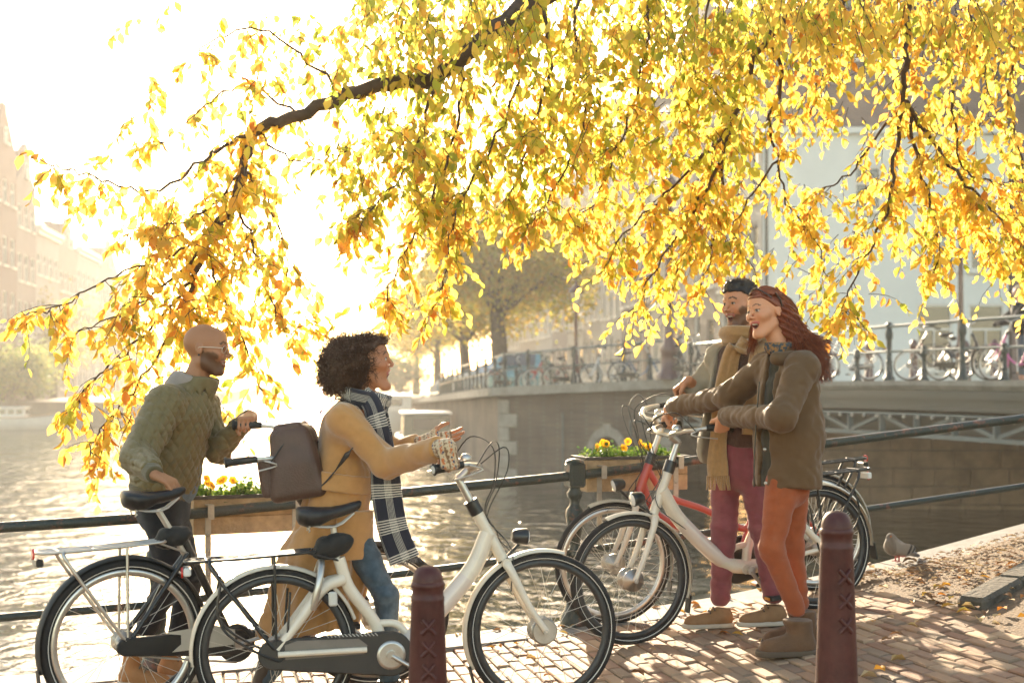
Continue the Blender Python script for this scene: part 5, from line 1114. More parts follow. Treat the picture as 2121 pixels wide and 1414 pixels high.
# ---------------------------------------------------------------- a hand
def hand_caps(wrist, f_, n_, side, curl=(70, 75, 40), spread=.0, thumb='wrap', sc=1.0):
    """f_ along the fingers, n_ the way the palm faces, side +1/-1 puts the thumb on +/- (f x n)"""
    f_ = Vector(f_).normalized(); n_ = (Vector(n_) - f_ * Vector(n_).dot(f_)).normalized(); t_ = f_.cross(n_) * side; w0 = Vector(wrist); out = []
    L = [(.043, .026, .020), (.047, .030, .021), (.043, .028, .020), (.034, .021, .018)]; off = [.032, .011, -.010, -.030]; kn = [.088, .092, .087, .078]
    for i in range(4):
        k = w0 + (f_ * kn[i] + t_ * off[i]) * sc; out.append((w0 + (t_ * off[i] * .6 + f_ * .01) * sc, k, .0165 * sc, .0118 * sc, .016)); a = 0; p = k; d0 = (f_ + t_ * spread * off[i] * 12).normalized()
        for j in range(3):
            c = curl[j] if not hasattr(curl[j], '__len__') else curl[j][i]; a += R(c); d = d0 * math.cos(a) + n_ * math.sin(a); q = p + d * L[i][j] * sc; out.append((p, q, (.0095 - .0008 * j) * sc, (.0088 - .0009 * j) * sc, .004)); p = q
    b = w0 + (f_ * .022 + t_ * .026 + n_ * .008) * sc
    if thumb == 'wrap': ds = [(f_ * .62 + t_ * .5 + n_ * .55), (f_ * .72 - t_ * .05 + n_ * .75), (f_ * .6 - t_ * .45 + n_ * .6)]
    else: ds = [(f_ * .65 + t_ * .75 + n_ * .15), (f_ * .85 + t_ * .5 + n_ * .1), (f_ * .95 + t_ * .2 + n_ * .1)]
    p = b
    for d, l_, r0 in zip(ds, (.044, .034, .027), (.0135, .0112, .0102)): q = p + d.normalized() * l_ * sc; out.append((p, q, r0 * sc, r0 * .88 * sc, .006)); p = q
    return out
def caps_sdf(p, caps, d=None, grow=0):
    for a, b, ra, rb, k in caps:
        c = cap(p, a, b, ra + grow, rb + grow); d = c if d is None else smin(d, c, k)
    return d
def grip_hand(c, g, f_, palm, side, **kw):
    """hand closed round a bar through c along g; fingers leave towards f_"""
    g = Vector(g).normalized(); f_ = Vector(f_); f_ = (f_ - g * f_.dot(g)).normalized(); n_ = g.cross(f_).normalized()
    if n_.dot(Vector(palm)) < 0: n_ = -n_
    t_ = f_.cross(n_); w0 = Vector(c) - f_ * .086 - n_ * .031; return w0, f_, n_
def to_world(o, v): return o.matrix_world @ Vector(v)
def dir_world(o, v): return (o.matrix_world.to_3x3() @ Vector(v)).normalized()
def bounds(pts, pad):
    a = np.array([tuple(p) for p in pts]); return a.min(0) - pad, a.max(0) + pad
def shoe(root, org, heel, toe, gz0, m_up, m_sole, wd=.047, boot=None, sole_h=.024, ankle=None, lace=None):
    heel, toe = Vector(heel), Vector(toe); d = (toe - heel).normalized(); sd = Vector((-d.y, d.x, 0)); up = Vector((0, 0, 1)); h2 = heel + d * .045; t2 = toe - d * .05; z0 = gz0 + sole_h - .004
    def f(p):
        a = cap(p, h2 + up * .045, h2 + d * .04 + up * .05, wd * .8, wd * .78); a = smin(a, cap(p, h2 + d * .06 + up * .05, t2 + up * .026, wd * .95, wd * .92), .03); q = p.copy(); q[:, 2] = gz0 + sole_h + (q[:, 2] - gz0 - sole_h) * 1.25
        if ankle is not None: a = smin(a, smax(cap(p, h2 + d * .012 + up * .07, Vector(ankle), wd * .80, (boot or .05)), plane(p, ankle, (0, 0, 1)), .006), .03)
        return smax(a + .0015 * wob(p, 160, 4), (gz0 + sole_h * .8) - p[:, 2], .004)
    pts = [heel, toe] + ([ankle] if ankle is not None else []); lo, hi = bounds(pts, .09); lo[2] = gz0 - .02; hi[2] = max(hi[2], gz0 + .14)
    o = sdf_mesh('shoe' if boot is None else 'boot', f, lo, hi, .006, m_up, root, org)
    def g(p):
        q = p.copy(); q[:, 2] = 0; a0, b0 = heel + d * .042, toe - d * .045; a0.z = 0; b0.z = 0
        return smax(cap(q, a0, b0, wd * .9, wd * 1.05), np.abs(p[:, 2] - gz0 - sole_h * .5) - sole_h * .5, .006)
    lo2 = lo.copy(); hi2 = hi.copy(); hi2[2] = gz0 + .06; sdf_mesh('sole', g, lo2, hi2, .006, m_sole, o, org)
    if lace:
        mb = MB()
        for k in range(4):
            c = h2 + d * (.075 + .024 * k) + up * (.108 - .016 * k); mb.tube([c - sd * .03 - up * .012 - Vector(org), c + up * .006 - Vector(org), c + sd * .03 - up * .012 - Vector(org)], .0035, 5)
        mb.build('lace', lace, o)
    return o
# ================================================================ people
bpy.context.view_layer.update()
M_skin = mat_attr('skin', .48, .35, sss=.12, bump=.08, bscale=500)
UPV = Vector((0, 0, 1))
def cloth(name, c, rough=.85, sheen=.25, bump=.25, bscale=350, var=.12, scale=14, **k): return mat(name, c, rough, sheen=sheen, bump=bump, bscale=bscale, var=var, scale=scale, spec=.25, **k)
def ribbon(name, pts, wdirs, width, thick, m, parent, org, nw=6, ruffle=.0, uv0=0, fringe=None):
    pts = [Vector(p) for p in pts]; n = len(pts); V = []; UV = []; s = uv0; org = Vector(org)
    for i, p in enumerate(pts):
        if i: s += (pts[i] - pts[i - 1]).length
        wd = Vector(wdirs[i] if isinstance(wdirs, list) else wdirs).normalized(); tg = (pts[min(i + 1, n - 1)] - pts[max(i - 1, 0)]).normalized(); wd = (wd - tg * wd.dot(tg)).normalized(); nm = tg.cross(wd); W = width[i] if hasattr(width, '__len__') else width
        for sgn in (1, -1):
            for k in range(nw + 1):
                t = (k / nw - .5); V.append(p - org + wd * t * W + nm * (sgn * thick / 2 * (1 - (2 * t) ** 4 * .6) + ruffle * math.sin(k * 2.1 + i * .35))); UV.append((t * (max(width) if hasattr(width, '__len__') else width), s))
    r = 2 * (nw + 1); Fq = []
    for i in range(n - 1):
        for k in range(nw): a = i * r + k; Fq.append((a, a + 1, a + r + 1, a + r)); b = a + nw + 1; Fq.append((b + 1, b, b + r, b + r + 1))
        for k in (0, nw): a = i * r + k; b = a + nw + 1; Fq.append((a, a + r, b + r, b) if k == 0 else (b, b + r, a + r, a))
    o = np_mesh(name, [tuple(v) for v in V], Fq, m, parent); uvl = o.data.uv_layers.new(name='UVMap'); li = np.empty(len(o.data.loops), np.int32); o.data.loops.foreach_get('vertex_index', li); uvl.data.foreach_set('uv', np.array(UV, f32)[li].ravel())
    if fringe:
        mb = MB(); e = pts[-1]; tg = (pts[-1] - pts[-2]).normalized(); W = width[-1] if hasattr(width, '__len__') else width; wd = Vector(wdirs[-1] if isinstance(wdirs, list) else wdirs).normalized(); rr = random.Random(3)
        for k in range(fringe[0]):
            t = k / (fringe[0] - 1) - .5; b = e - org + wd * t * W; j = Vector((rr.uniform(-.2, .2), rr.uniform(-.2, .2), 0)); mb.tube([b, b + (tg + j * .5) * fringe[1] * .5, b + (tg + j) * fringe[1]], [fringe[2], fringe[2], fringe[2] * .6], 4)
        mb.build('fringe', m, o)
    return o
def plaid_mat():
    m, n, l, b = nodes('plaid_wool'); uv = n.new('ShaderNodeUVMap'); uv.uv_map = 'UVMap'; sx = n.new('ShaderNodeSeparateXYZ'); l.new(uv.outputs[0], sx.inputs[0])
    def M(op, a, b_=None, c=None):
        x = n.new('ShaderNodeMath'); x.operation = op
        for i, v in enumerate((a, b_, c)):
            if v is None: continue
            if isinstance(v, (int, float)): x.inputs[i].default_value = v
            else: l.new(v, x.inputs[i])
        return x.outputs[0]
    def stripes(c, per, off):
        f = M('FRACT', M('ADD', M('DIVIDE', c, per), off)); band = M('LESS_THAN', f, .42); fine = M('GREATER_THAN', M('FRACT', M('MULTIPLY', f, 14.0)), .5); return M('MULTIPLY', band, fine), band
    a, ab = stripes(sx.outputs[0], .085, 7.1); c, cb = stripes(sx.outputs[1], .155, 7.25); s = M('MINIMUM', M('ADD', M('MULTIPLY', a, .55), M('MULTIPLY', c, .75)), 1.0)
    mx = n.new('ShaderNodeMix'); mx.data_type = 'RGBA'; l.new(s, mx.inputs[0]); mx.inputs[6].default_value = (.022, .022, .035, 1); mx.inputs[7].default_value = (.72, .66, .56, 1); l.new(mx.outputs[2], b.inputs['Base Color']); b.inputs['Roughness'].default_value = .95; b.inputs['Sheen Weight'].default_value = .3; return m
def strand_mesh(name, strands, r0, m, parent, org, r1=None, sides=3):
    """many hair strands at once; strands: list of (k,3) arrays of one length"""
    S = np.array(strands, f32) - np.array(tuple(org), f32); ns, k, _ = S.shape; T = np.gradient(S, axis=1); T /= np.linalg.norm(T, axis=2, keepdims=True) + 1e-9
    ref = np.array((.31, .55, .77), f32); a = np.cross(T, ref); a /= np.linalg.norm(a, axis=2, keepdims=True) + 1e-9; b = np.cross(T, a); rad = np.linspace(1, .35 if r1 is None else r1, k)[None, :, None] * r0
    V = np.stack([S + a * rad * math.cos(2 * math.pi * j / sides) + b * rad * math.sin(2 * math.pi * j / sides) for j in range(sides)], 2).reshape(-1, 3)
    base = (np.arange(ns)[:, None, None] * k + np.arange(k - 1)[None, :, None]) * sides; j = np.arange(sides)[None, None]; j2 = (j + 1) % sides
    Fq = np.stack([base + j, base + j2, base + sides + j2, base + sides + j], -1).reshape(-1, 4); return np_mesh(name, V, Fq, m, parent)
class Fig: pass
def person(name_label, base, H, J, skin, lips, brow, hands, headkw, colkw, neck_r=.052, torso=(.11, .105), grow=1.0, palm=None, nails=None):
    """one continuous body: head, neck, trunk, arms, hands, legs"""
    org = Vector(base)
    def f(p):
        hd = head_sdf(p, H, **headkw); nb = hw(H, (0, -.02, -.07)); d = cap(p, nb, J['neck'], neck_r * H['s'], neck_r * 1.1); d = smin(hd, d, .02)
        d = smin(d, cap(p, J['chest'], J['pelvis'], torso[0], torso[1]), .04); d = smin(d, cap(p, J['shR'], J['shL'], .05), .04)
        for s in 'RL':
            d = smin(d, cap(p, J['sh' + s], J['el' + s], .045, .038), .03); d = smin(d, cap(p, J['el' + s], J['wr' + s], .038, .0255), .02)
            d = smin(d, cap(p, J['hip' + s], J['kn' + s], .065, .047), .03); d = smin(d, cap(p, J['kn' + s], J['an' + s], .045, .032), .02); d = smin(d, caps_sdf(p, hands[s]), .012)
        return d
    allp = list(J.values()) + [q for s in 'RL' for c in hands[s] for q in c[:2]] + [H['c']]; lo, hi = bounds(allp, .13)
    def col(V):
        K = head_col(V, H, skin, lips, brow, **colkw); q = hl(H, V); body = (np.abs(q) > .17).any(1); K[body] = np.array(skin, f32) * (1 + .05 * wob(V[body], 60, 2))[:, None]; return K
    o = sdf_mesh('person', f, lo, hi, .0048, M_skin, None, org, col, 1); o.location = org; tag(o, name_label, 'person'); return o, org
M_sole = mat('sole_cream', (.50, .44, .35), .7, var=.1)
# ------------------------------------------------------------------------------------------------ A: man in the quilted jacket
YA = 6.85; gA = gz(-1.7, YA); J = {}
J['neck'] = P(398, 800, YA); J['chest'] = P(374, 870, YA); J['pelvis'] = P(338, 1030, YA); J['shR'] = P(342, 838, 6.66); J['shL'] = P(418, 846, 7.03); J['elR'] = P(286, 945, 6.46); J['elL'] = P(452, 930, 7.0)
J['hipR'] = P(332, 1045, 6.76); J['hipL'] = P(346, 1045, 6.95); J['knR'] = P(352, 1195, 6.74); J['knL'] = P(392, 1200, 6.94); J['anR'] = P(284, 1345, 6.76); J['anL'] = P(364, 1345, 6.94)
sad = to_world(B_black, (.235, 0, .985)); J['wrR'] = sad + Vector((-.105, .02, .075))
hR = hand_caps(J['wrR'], (.78, -.12, -.35), (0.15, .1, -1), 1, curl=(32, 48, 35), thumb='wrap')
gl = to_world(B_black, list(B_black['grip_l'])); gd = dir_world(B_black, list(B_black['gdir_l'])); wL, fL, nL = grip_hand(gl, gd, (.55, -.75, -.1), (0, -.2, -1), 1); J['wrL'] = wL; hL = hand_caps(wL, fL, nL, -1)
HA = head_frame(P(428, 724, YA), (1, -.10, -.06), roll=0, sc=1.04); skinA = (.37, .175, .09)
pA, oA = person('bald bearded man in a green quilted jacket and glasses beside the black bicycle', (J['pelvis'].x, YA, gA), HA, J, skinA, (.32, .12, .09), (.03, .018, .012), dict(R=hR, L=hL), dict(mo=.12, smile=1.2), dict(beard=((.045, .024, .015), .75), mo=.12, smile=1.2)); pA.hide_render = False
M_quilt = cloth('quilted_olive', (.165, .130, .060), .55, .15, .15, 500, .08, 20); M_rib = cloth('rib_olive', (.12, .10, .055)); M_denim = cloth('denim_blue', (.13, .18, .23), .9, .2, .5, 600, .3, 40); M_black = cloth('black_denim', (.012, .0125, .015), .85, .2, .4, 500); M_greyk = cloth('grey_jersey', (.30, .26, .235), .95, .3, .3, 500, .1)
Ys = A3((0, 1, 0)); JA = J; cuffR = J['wrR'] + (J['elR'] - J['wrR']).normalized() * .03; cuffL = J['wrL'] + (J['elL'] - J['wrL']).normalized() * .05
def quilt(p, s=.060):
    a = (p[:, 0] + .8 * p[:, 1] + p[:, 2] * .85) / s; b = (p[:, 0] + .8 * p[:, 1] - p[:, 2] * .85) / s; da = np.abs((a % 1) - .5) * s; db = np.abs((b % 1) - .5) * s; m_ = np.minimum(.5 * s - da, .5 * s - db); return .0085 * np.exp(-(m_ / .0065) ** 2) * np.clip((1.435 - p[:, 2]) / .03, 0, 1)
x0, x1 = P(446, 800, 6.75), P(416, 1035, 6.75)
def fA(p):
    d = cap(p, P(343, 985, YA), P(374, 865, YA), .168, .156, Ys, 1.25); d = smin(d, cap(p, JA['shR'], JA['shL'], .098), .06); d = smin(d, cap(p, P(392, 835, YA), P(418, 785, YA), .105, .090), .04)
    xe = x0.x + (x1.x - x0.x) * (p[:, 2] - x0.z) / (x1.z - x0.z); rem = np.maximum(xe - p[:, 0], p[:, 1] - (YA + .02)); d = smax(d, -rem, .012)
    d = smax(d, plane(p, P(336, 1016, YA), (-.12, 0, -1)), .02)
    nk = cap(p, P(408, 812, YA), P(436, 735, YA), .068, .076); d = smax(d, -nk, .008); d = smax(d, plane(p, P(420, 778, YA), (.22, 0, 1)), .008)
    a = smin(cap(p, JA['shR'], JA['elR'], .094, .082), cap(p, JA['elR'], cuffR, .082, .052), .03); a = smax(a, plane(p, cuffR, JA['wrR'] - JA['elR']), .01); d = smin(d, a + .003 * wob(p, 120, 8), .022)
    b = smin(cap(p, JA['shL'], JA['elL'], .08, .07), cap(p, JA['elL'], cuffL, .07, .047), .03); b = smax(b, plane(p, cuffL, JA['wrL'] - JA['elL']), .01); d = smin(d, b, .03)
    return d + quilt(p) + .006 * wob(p, 42, 1) + .009 * crease(p, 34, 101, (1, 1, 1.7)) + .002 * wob(p, 170, 2)
lo, hi = bounds([J['shR'], J['shL'], J['elR'], J['elL'], J['wrR'], J['wrL'], P(336, 1030, YA), P(420, 760, YA)], .2); sdf_mesh('jacket', fA, lo, hi, .0062, M_quilt, pA, oA)
def hemA(p): d = cap(p, P(334, 1002, YA), P(334, 1022, YA), .150, .142, Ys, 1.3); return smax(smax(d, plane(p, P(334, 1034, YA), (-.12, 0, -1)), .008), plane(p, P(334, 1006, YA), (0.12, 0, 1)), .005) + .0018 * np.sin(p[:, 0] * 420 + p[:, 1] * 420)
sdf_mesh('hem_band', hemA, P(334, 1040, YA) - Vector((.22, .26, .05)), P(334, 990, YA) + Vector((.22, .26, .03)), .006, M_rib, pA, oA)
for s, c in (('R', cuffR), ('L', cuffL)):
    ax = (JA['wr' + s] - JA['el' + s]).normalized(); lo, hi = bounds([c, c + ax * .05], .07)
    sdf_mesh('cuff', (lambda c, ax: lambda p: smax(cap(p, c - ax * .01, c + ax * .055, .045, .038), plane(p, c + ax * .045, ax), .006) + .001 * np.sin(p[:, 2] * 700))(c, ax), lo, hi, .005, M_rib, pA, oA)
def den(p):
    d = cap(p, P(352, 1000, YA), P(378, 865, YA), .136, .122, Ys, 1.0); d = smin(d, cap(p, JA['shR'], JA['shL'], .06), .05); d = smax(d, plane(p, P(400, 1046, YA), (.1, 0, -1)), .008); d = smax(d, plane(p, P(405, 800, YA), (0, 0, 1)), .01); return d + .003 * wob(p, 90, 6)
lo, hi = bounds([P(352, 1040, YA), P(380, 790, YA)], .24); sdf_mesh('denim_shirt', den, lo, hi, .007, M_denim, pA, oA)
def hood(p):
    d = cap(p, P(368, 800, YA), P(394, 752, YA), .062, .040, Ys, 1.7); d = smin(d, cap(p, P(400, 790, YA), P(420, 784, YA), .085, .082), .03); d = smax(d, plane(p, P(410, 780, YA), (.30, 0, 1)), .01); d = smax(d, -cap(p, P(400, 810, YA), P(430, 730, YA), .060, .074), .01); return d + .004 * wob(p, 80, 7)
lo, hi = bounds([P(374, 772, YA), P(428, 792, YA)], .14); sdf_mesh('hood', hood, lo, hi, .006, M_greyk, pA, oA)
def trousers(J, hem, r=(.088, .066, .05), pel=.135, uax=(0, 1, 0), wr=.004, topk=1.2):
    def f(p):
        d = cap(p, J['pelvis'] + Vector((0, 0, .05)), J['pelvis'] - Vector((0, 0, .06)), pel, pel * .95, uax, topk)
        for s in 'RL':
            t = (p @ A3(UPV)); lg = smin(cap(p, J['hip' + s], J['kn' + s], r[0] * 1.08, r[1]), cap(p, J['kn' + s], J['an' + s], r[1], r[2]), .03); lg = lg + wr * wob(p * np.array((1, 1, 2.6), f32), 45, 12) * (.4 + .9 * np.exp(-((p[:, 2] - J['kn' + s].z) / .12) ** 2) + 1.0 * np.exp(-((p[:, 2] - J['an' + s].z) / .10) ** 2)); lg = lg + 1.9 * wr * crease(p, 40, 140, (.8, .8, 1.8)) + 1.1 * wr * crease(p, 85, 141, (.8, .8, 1.6)); lg = lg + .5 * wr * crease(p, 34, 142, (.8, .8, 2.0)) * (.5 + np.exp(-((p[:, 2] - J['kn' + s].z) / .10) ** 2) + np.exp(-((p[:, 2] - J['an' + s].z) / .12) ** 2)); lg = smax(lg, plane(p, J['an' + s] + Vector((0, 0, hem)), (0, 0, -1)), .008); d = smin(d, lg, .03)
        return d
    return f
lo, hi = bounds([J[k] for k in ('pelvis', 'hipR', 'hipL', 'knR', 'knL', 'anR', 'anL')], .17); sdf_mesh('trousers', trousers(J, -.03), lo, hi, .0075, M_black, pA, oA)
M_tanboot = mat('tan_nubuck', (.36, .17, .065), .8, bump=.3, bscale=200, var=.15, scale=15)
for s in 'RL':
    an = J['an' + s]; hl_ = Vector((an.x - .095, an.y, gA)); tl_ = Vector((an.x + .175, an.y - .03, gA)); shoe(pA, oA, hl_, tl_, gA, M_tanboot, M_sole, .045, .05, .034, ankle=an + Vector((-.01, 0, .01)), lace=M_rib)
gm = MB()
for s in (-1, 1):
    ring = [hw(HA, (s * .034 + .022 * math.cos(t), .098 + .004 * math.sin(t) - abs(s * .034 + .022 * math.cos(t)) * .12, .006 + .018 * math.sin(t))) - oA for t in np.linspace(0, 6.28, 20)]; gm.tube(ring, .0016, 5); gm.tube([hw(HA, (s * .056, .092, .012)) - oA, hw(HA, (s * .072, .04, .012)) - oA, hw(HA, (s * .079, -.01, .010)) - oA, hw(HA, (s * .079, -.025, -.004)) - oA], .0022, 6)
gm.tube([hw(HA, (-.012, .099, .01)) - oA, hw(HA, (0, .104, .013)) - oA, hw(HA, (.012, .099, .01)) - oA], .0017, 5); gm.build('glasses', mat('clear_frame', (.62, .52, .42), .25, coat=.5), pA)
MB().ball(hw(HA, (.086, -.008, -.026)) - oA, .0055, 8, 6).build('ear_stud', M_blackp, pA)
# ------------------------------------------------------------------------------------------------ B: woman in the camel coat
YB = 6.34; gB = gz(-.7, YB); J = {}
J['neck'] = P(748, 832, YB); J['chest'] = P(722, 900, YB); J['pelvis'] = P(712, 1080, YB); J['shR'] = P(716, 868, 6.19); J['shL'] = P(748, 866, 6.50); J['hipR'] = P(728, 1100, 6.26); J['hipL'] = P(706, 1100, 6.42); J['knR'] = P(800, 1235, 6.24); J['knL'] = P(655, 1265, 6.42); J['anR'] = P(806, 1415, 6.25); J['anL'] = P(548, 1405, 6.42)
gr_ = to_world(B_white, list(B_white['grip_r'])); gd = dir_world(B_white, list(B_white['gdir_r'])); wR, fR, nR = grip_hand(gr_, gd, (.7, .35, -.5), (.1, .5, -.9), 1); J['wrR'] = wR; hR = hand_caps(wR, fR, nR, 1, sc=.94); J['elR'] = P(800, 958, 6.13)
J['wrL'] = P(884, 915, 6.44); J['elL'] = P(808, 938, 6.52); hL = hand_caps(J['wrL'], (.98, -.05, .08), (.1, -.85, .5), -1, curl=((8, 14, 20, 26), (12, 14, 16, 18), (8, 8, 8, 8)), spread=.5, thumb='open', sc=.96)
HB = head_frame(P(764, 752, YB), (1, -.03, .14), sc=.98); skinB = (.43, .19, .10)
pB, oB = person('woman with curly dark hair in a long camel coat and plaid scarf', (J['pelvis'].x, YB, gB), HB, J, skinB, (.36, .10, .10), (.025, .014, .01), dict(R=hR, L=hL), dict(mo=1.5, smile=.5, fem=True, jaw=.93, nose=.8), dict(mo=1.5, smile=.5, fem=True), neck_r=.045, torso=(.09, .09))
JB = J; M_camel = cloth('camel_wool', (.47, .235, .08), .9, .5, .2, 420, .08, 30); sl = J['wrR'] + (J['elR'] - J['wrR']).normalized() * .045; slL = J['wrL'] + (J['elL'] - J['wrL']).normalized() * .04
def fB(p):
    d = cap(p, P(708, 1000, YB), P(722, 890, YB), .128, .125, Ys, 1.25); d = smin(d, cap(p, JB['shR'], JB['shL'], .082), .06); d = smin(d, cap(p, P(738, 850, YB), P(748, 826, YB), .075, .06), .04)
    k = cap(p, P(708, 990, YB), P(672, 1170, YB), .135, .19, Ys, 1.05); k = smin(k, cap(p, P(672, 1170, YB), P(640, 1330, YB), .19, .215, Ys, 1.0), .05); an = np.arctan2(p[:, 1] - YB, p[:, 0] - (P(690, 1100, YB).x)); dep = np.clip((1.02 - p[:, 2]) / .5, 0, 1.2); k = k + dep * (.014 * np.sin(an * 7 + 1) + .008 * np.sin(an * 13)); d = smin(d, k, .05)
    d = smax(d, plane(p, P(640, 1304, YB), (.12, 0, -1)), .012); d = smax(d, -cap(p, P(742, 850, YB), P(756, 790, YB), .048, .056), .008); d = smax(d, plane(p, P(752, 822, YB), (-.1, 0, 1)), .01)
    fx = P(800, 900, YB - .05); op = plane(p, P(800, 1060, YB), (1, 0, .35)); d = smax(d, op, .02)
    a = smin(cap(p, JB['shR'], JB['elR'], .078, .066), cap(p, JB['elR'], sl, .066, .056), .03); a = smax(a, plane(p, sl, JB['wrR'] - JB['elR']), .008); d = smin(d, a, .03)
    b = smin(cap(p, JB['shL'], JB['elL'], .075, .064), cap(p, JB['elL'], slL, .064, .052), .03); b = smax(b, plane(p, slL, JB['wrL'] - JB['elL']), .008); d = smin(d, b, .03)
    return d + .006 * wob(p, 30, 21) + .013 * crease(p, 30, 121, (1.3, 1.3, .9)) + .006 * crease(p, 62, 122) + .002 * wob(p, 95, 22)
lo, hi = bounds([J['shR'], J['shL'], J['elR'], J['elL'], J['wrR'], J['wrL'], P(640, 1310, YB), P(756, 800, YB), P(560, 1200, YB)], .24); sdf_mesh('coat', fB, lo, hi, .0072, M_camel, pB, oB)
# belt, pocket and seams on the coat
mb = MB(); pk = [P(x, y, YB - .178) - oB for x, y in ((700, 1062), (752, 1068), (748, 1150), (735, 1162), (702, 1150))]
def beltring(p): d = np.abs(cap(p, P(700, 1030, YB), P(712, 960, YB), .152, .140, Ys, 1.22)) - .009; return smax(smax(d, plane(p, P(704, 1012, YB), (-.15, 0, -1)), .004), plane(p, P(706, 975, YB), (.15, 0, 1)), .004)
sdf_mesh('belt', beltring, P(704, 1040, YB) - Vector((.24, .24, .02)), P(704, 950, YB) + Vector((.24, .24, .02)), .006, M_camel, pB, oB)
def pocket(p):
    q = cap(p, P(700, 1080, YB), P(686, 1170, YB), .170, .196, Ys, 1.05) - .012; c = P(732, 1110, YB - .19); bx = np.maximum(np.abs(p[:, 0] - c.x) - .075, np.abs(p[:, 2] - c.z) - .105); return smax(smax(np.abs(q) - .012, bx, .008), p[:, 1] - YB, .01)
sdf_mesh('pocket', pocket, P(732, 1110, YB - .19) - Vector((.12, .08, .14)), P(732, 1110, YB - .19) + Vector((.12, .2, .14)), .006, M_camel, pB, oB)
M_jeans = cloth('blue_jeans', (.075, .105, .135), .9, .2, .5, 600, .35, 25)
lo, hi = bounds([J[k] for k in ('pelvis', 'hipR', 'hipL', 'knR', 'knL', 'anR', 'anL')], .16); sdf_mesh('jeans', trousers(J, -.02, (.074, .057, .046), .115), lo, hi, .0075, M_jeans, pB, oB)
M_dboot = mat('dark_boot_leather', (.05, .032, .024), .5, bump=.2, bscale=120)
for s in 'RL':
    an = J['an' + s]; shoe(pB, oB, Vector((an.x - .085, an.y, gB)), Vector((an.x + .17, an.y, gB)), gB, M_dboot, M_rubber, .046, .056, .03, ankle=Vector((an.x + (.045 if s == 'L' else 0), an.y, gB + (.26 if s == 'L' else .15))))
# fingerless gloves, patterned knit
def glovecol(V):
    n = len(V); K = np.tile(np.array((.62, .48, .31), f32), (n, 1)); t = wob(V, 400, 31, 4); band = np.sin(V[:, 0] * 150 + V[:, 2] * 25); K[(band > .35) & (t > -.1)] = (.24, .13, .07); K[(band < -.55) & (t > .1)] = (.55, .17, .06); K[(band < -.2) & (t < -.35)] = (.07, .07, .13); return K
M_knit = mat_attr('fair_isle_knit', .95, .2, bump=.6, bscale=600, sheen=.3)
for s, hc in (('R', hR), ('L', hL)):
    w0 = J['wr' + s]; ax = (w0 - J['el' + s]).normalized(); pc = [(c[0], c[1] if i % 4 == 0 else c[0].lerp(c[1], .55), c[2], c[3], c[4]) for i, c in enumerate(hc[:16]) if i % 4 in (0, 1)] + [(hc[16][0], hc[16][0].lerp(hc[16][1], .7), hc[16][2], hc[16][3], .006)]
    lo, hi = bounds([w0 - ax * .09] + [q for c in pc for q in c[:2]], .05); sdf_mesh('glove', (lambda pc, w0, ax: lambda p: smin(caps_sdf(p, pc, None, .0035), cap(p, w0 - ax * .075, w0, .041, .034), .02))(pc, w0, ax), lo, hi, .0042, M_knit, pB, oB, glovecol)
# plaid scarf
M_plaid = plaid_mat()
sp1 = spline([P(752, 815, YB - .09), P(772, 842, YB - .13), P(786, 900, YB - .15), P(796, 960, YB - .13), P(802, 1030, YB - .12), P(815, 1100, YB - .12), P(838, 1160, YB - .12)], 36)
ribbon('scarf', sp1, [Vector((.9, -.5 + .012 * i, .2)) for i in range(37)], [.075 + .062 * min(1, i / 22) for i in range(37)], .016, M_plaid, pB, oB, 8, .004, 0, (22, .022, .0022))
ring = [J['neck'] + Vector((math.cos(t) * .098 + .018, math.sin(t) * .108, .012 + .022 * math.cos(t) * -1)) for t in np.linspace(-.5, 5.9, 30)]; ribbon('scarf_wrap', ring, [Vector((math.cos(t) * .35, math.sin(t) * .35, 1)) for t in np.linspace(-.5, 5.9, 30)], .085, .03, M_plaid, pB, oB, 6, .004)
sp2 = spline([P(762, 825, YB + .1), P(786, 870, YB + .06), P(800, 950, YB + .02), P(808, 1040, YB + .0), P(815, 1120, YB - .02)], 24); ribbon('scarf', sp2, Vector((.7, -.7, .1)), .13, .016, M_plaid, pB, oB, 8, .004, .3, (20, .02, .0022))
# curly hair
M_hairB = mat('curly_hair', (.075, .036, .019), .55, var=.4, scale=40, spec=.4)
hcB = P(722, 752, YB)
def hairB(p):
    d = ell(p, hcB, (.118, .128, .118)); q = hl(HB, p); d = smin(d, ell(p, hcB + Vector((-.02, 0, -.06)), (.10, .115, .075)), .04); d = smax(d, (q[:, 1] - .052) + .25 * np.clip(-q[:, 2], 0, 1) - .35 * np.clip(q[:, 2] - .06, 0, .1), .015); cp = smin(ell(q, (0, -.018, .036), (.09, .108, .096)), ell(q, (0, .052, .056), (.070, .05, .058)), .03); cp = smax(cp, (.074 - .5 * np.clip(.06 - q[:, 1], 0, .2)) - q[:, 2], .01); d = smin(d, cp, .02); return d + .009 * wob(p, 110, 41) + .005 * wob(p, 240, 42)
hb_ = sdf_mesh('hair', hairB, hcB - Vector((.2, .2, .22)), hcB + Vector((.2, .2, .2)), .0062, M_hairB, pB, oB); rn = np.random.default_rng(4); st_ = []
hv = np.empty(len(hb_.data.vertices) * 3, f32); hb_.data.vertices.foreach_get('co', hv); hv = hv.reshape(-1, 3) + np.array(tuple(oB), f32)
qf = hl(HB, hv); okv = hv[(qf[:, 1] < .04) | (qf[:, 2] > .095)]; pick = okv[rn.integers(0, len(okv), 3400)]; tt = np.linspace(0, 1, 12, dtype=f32)[:, None]
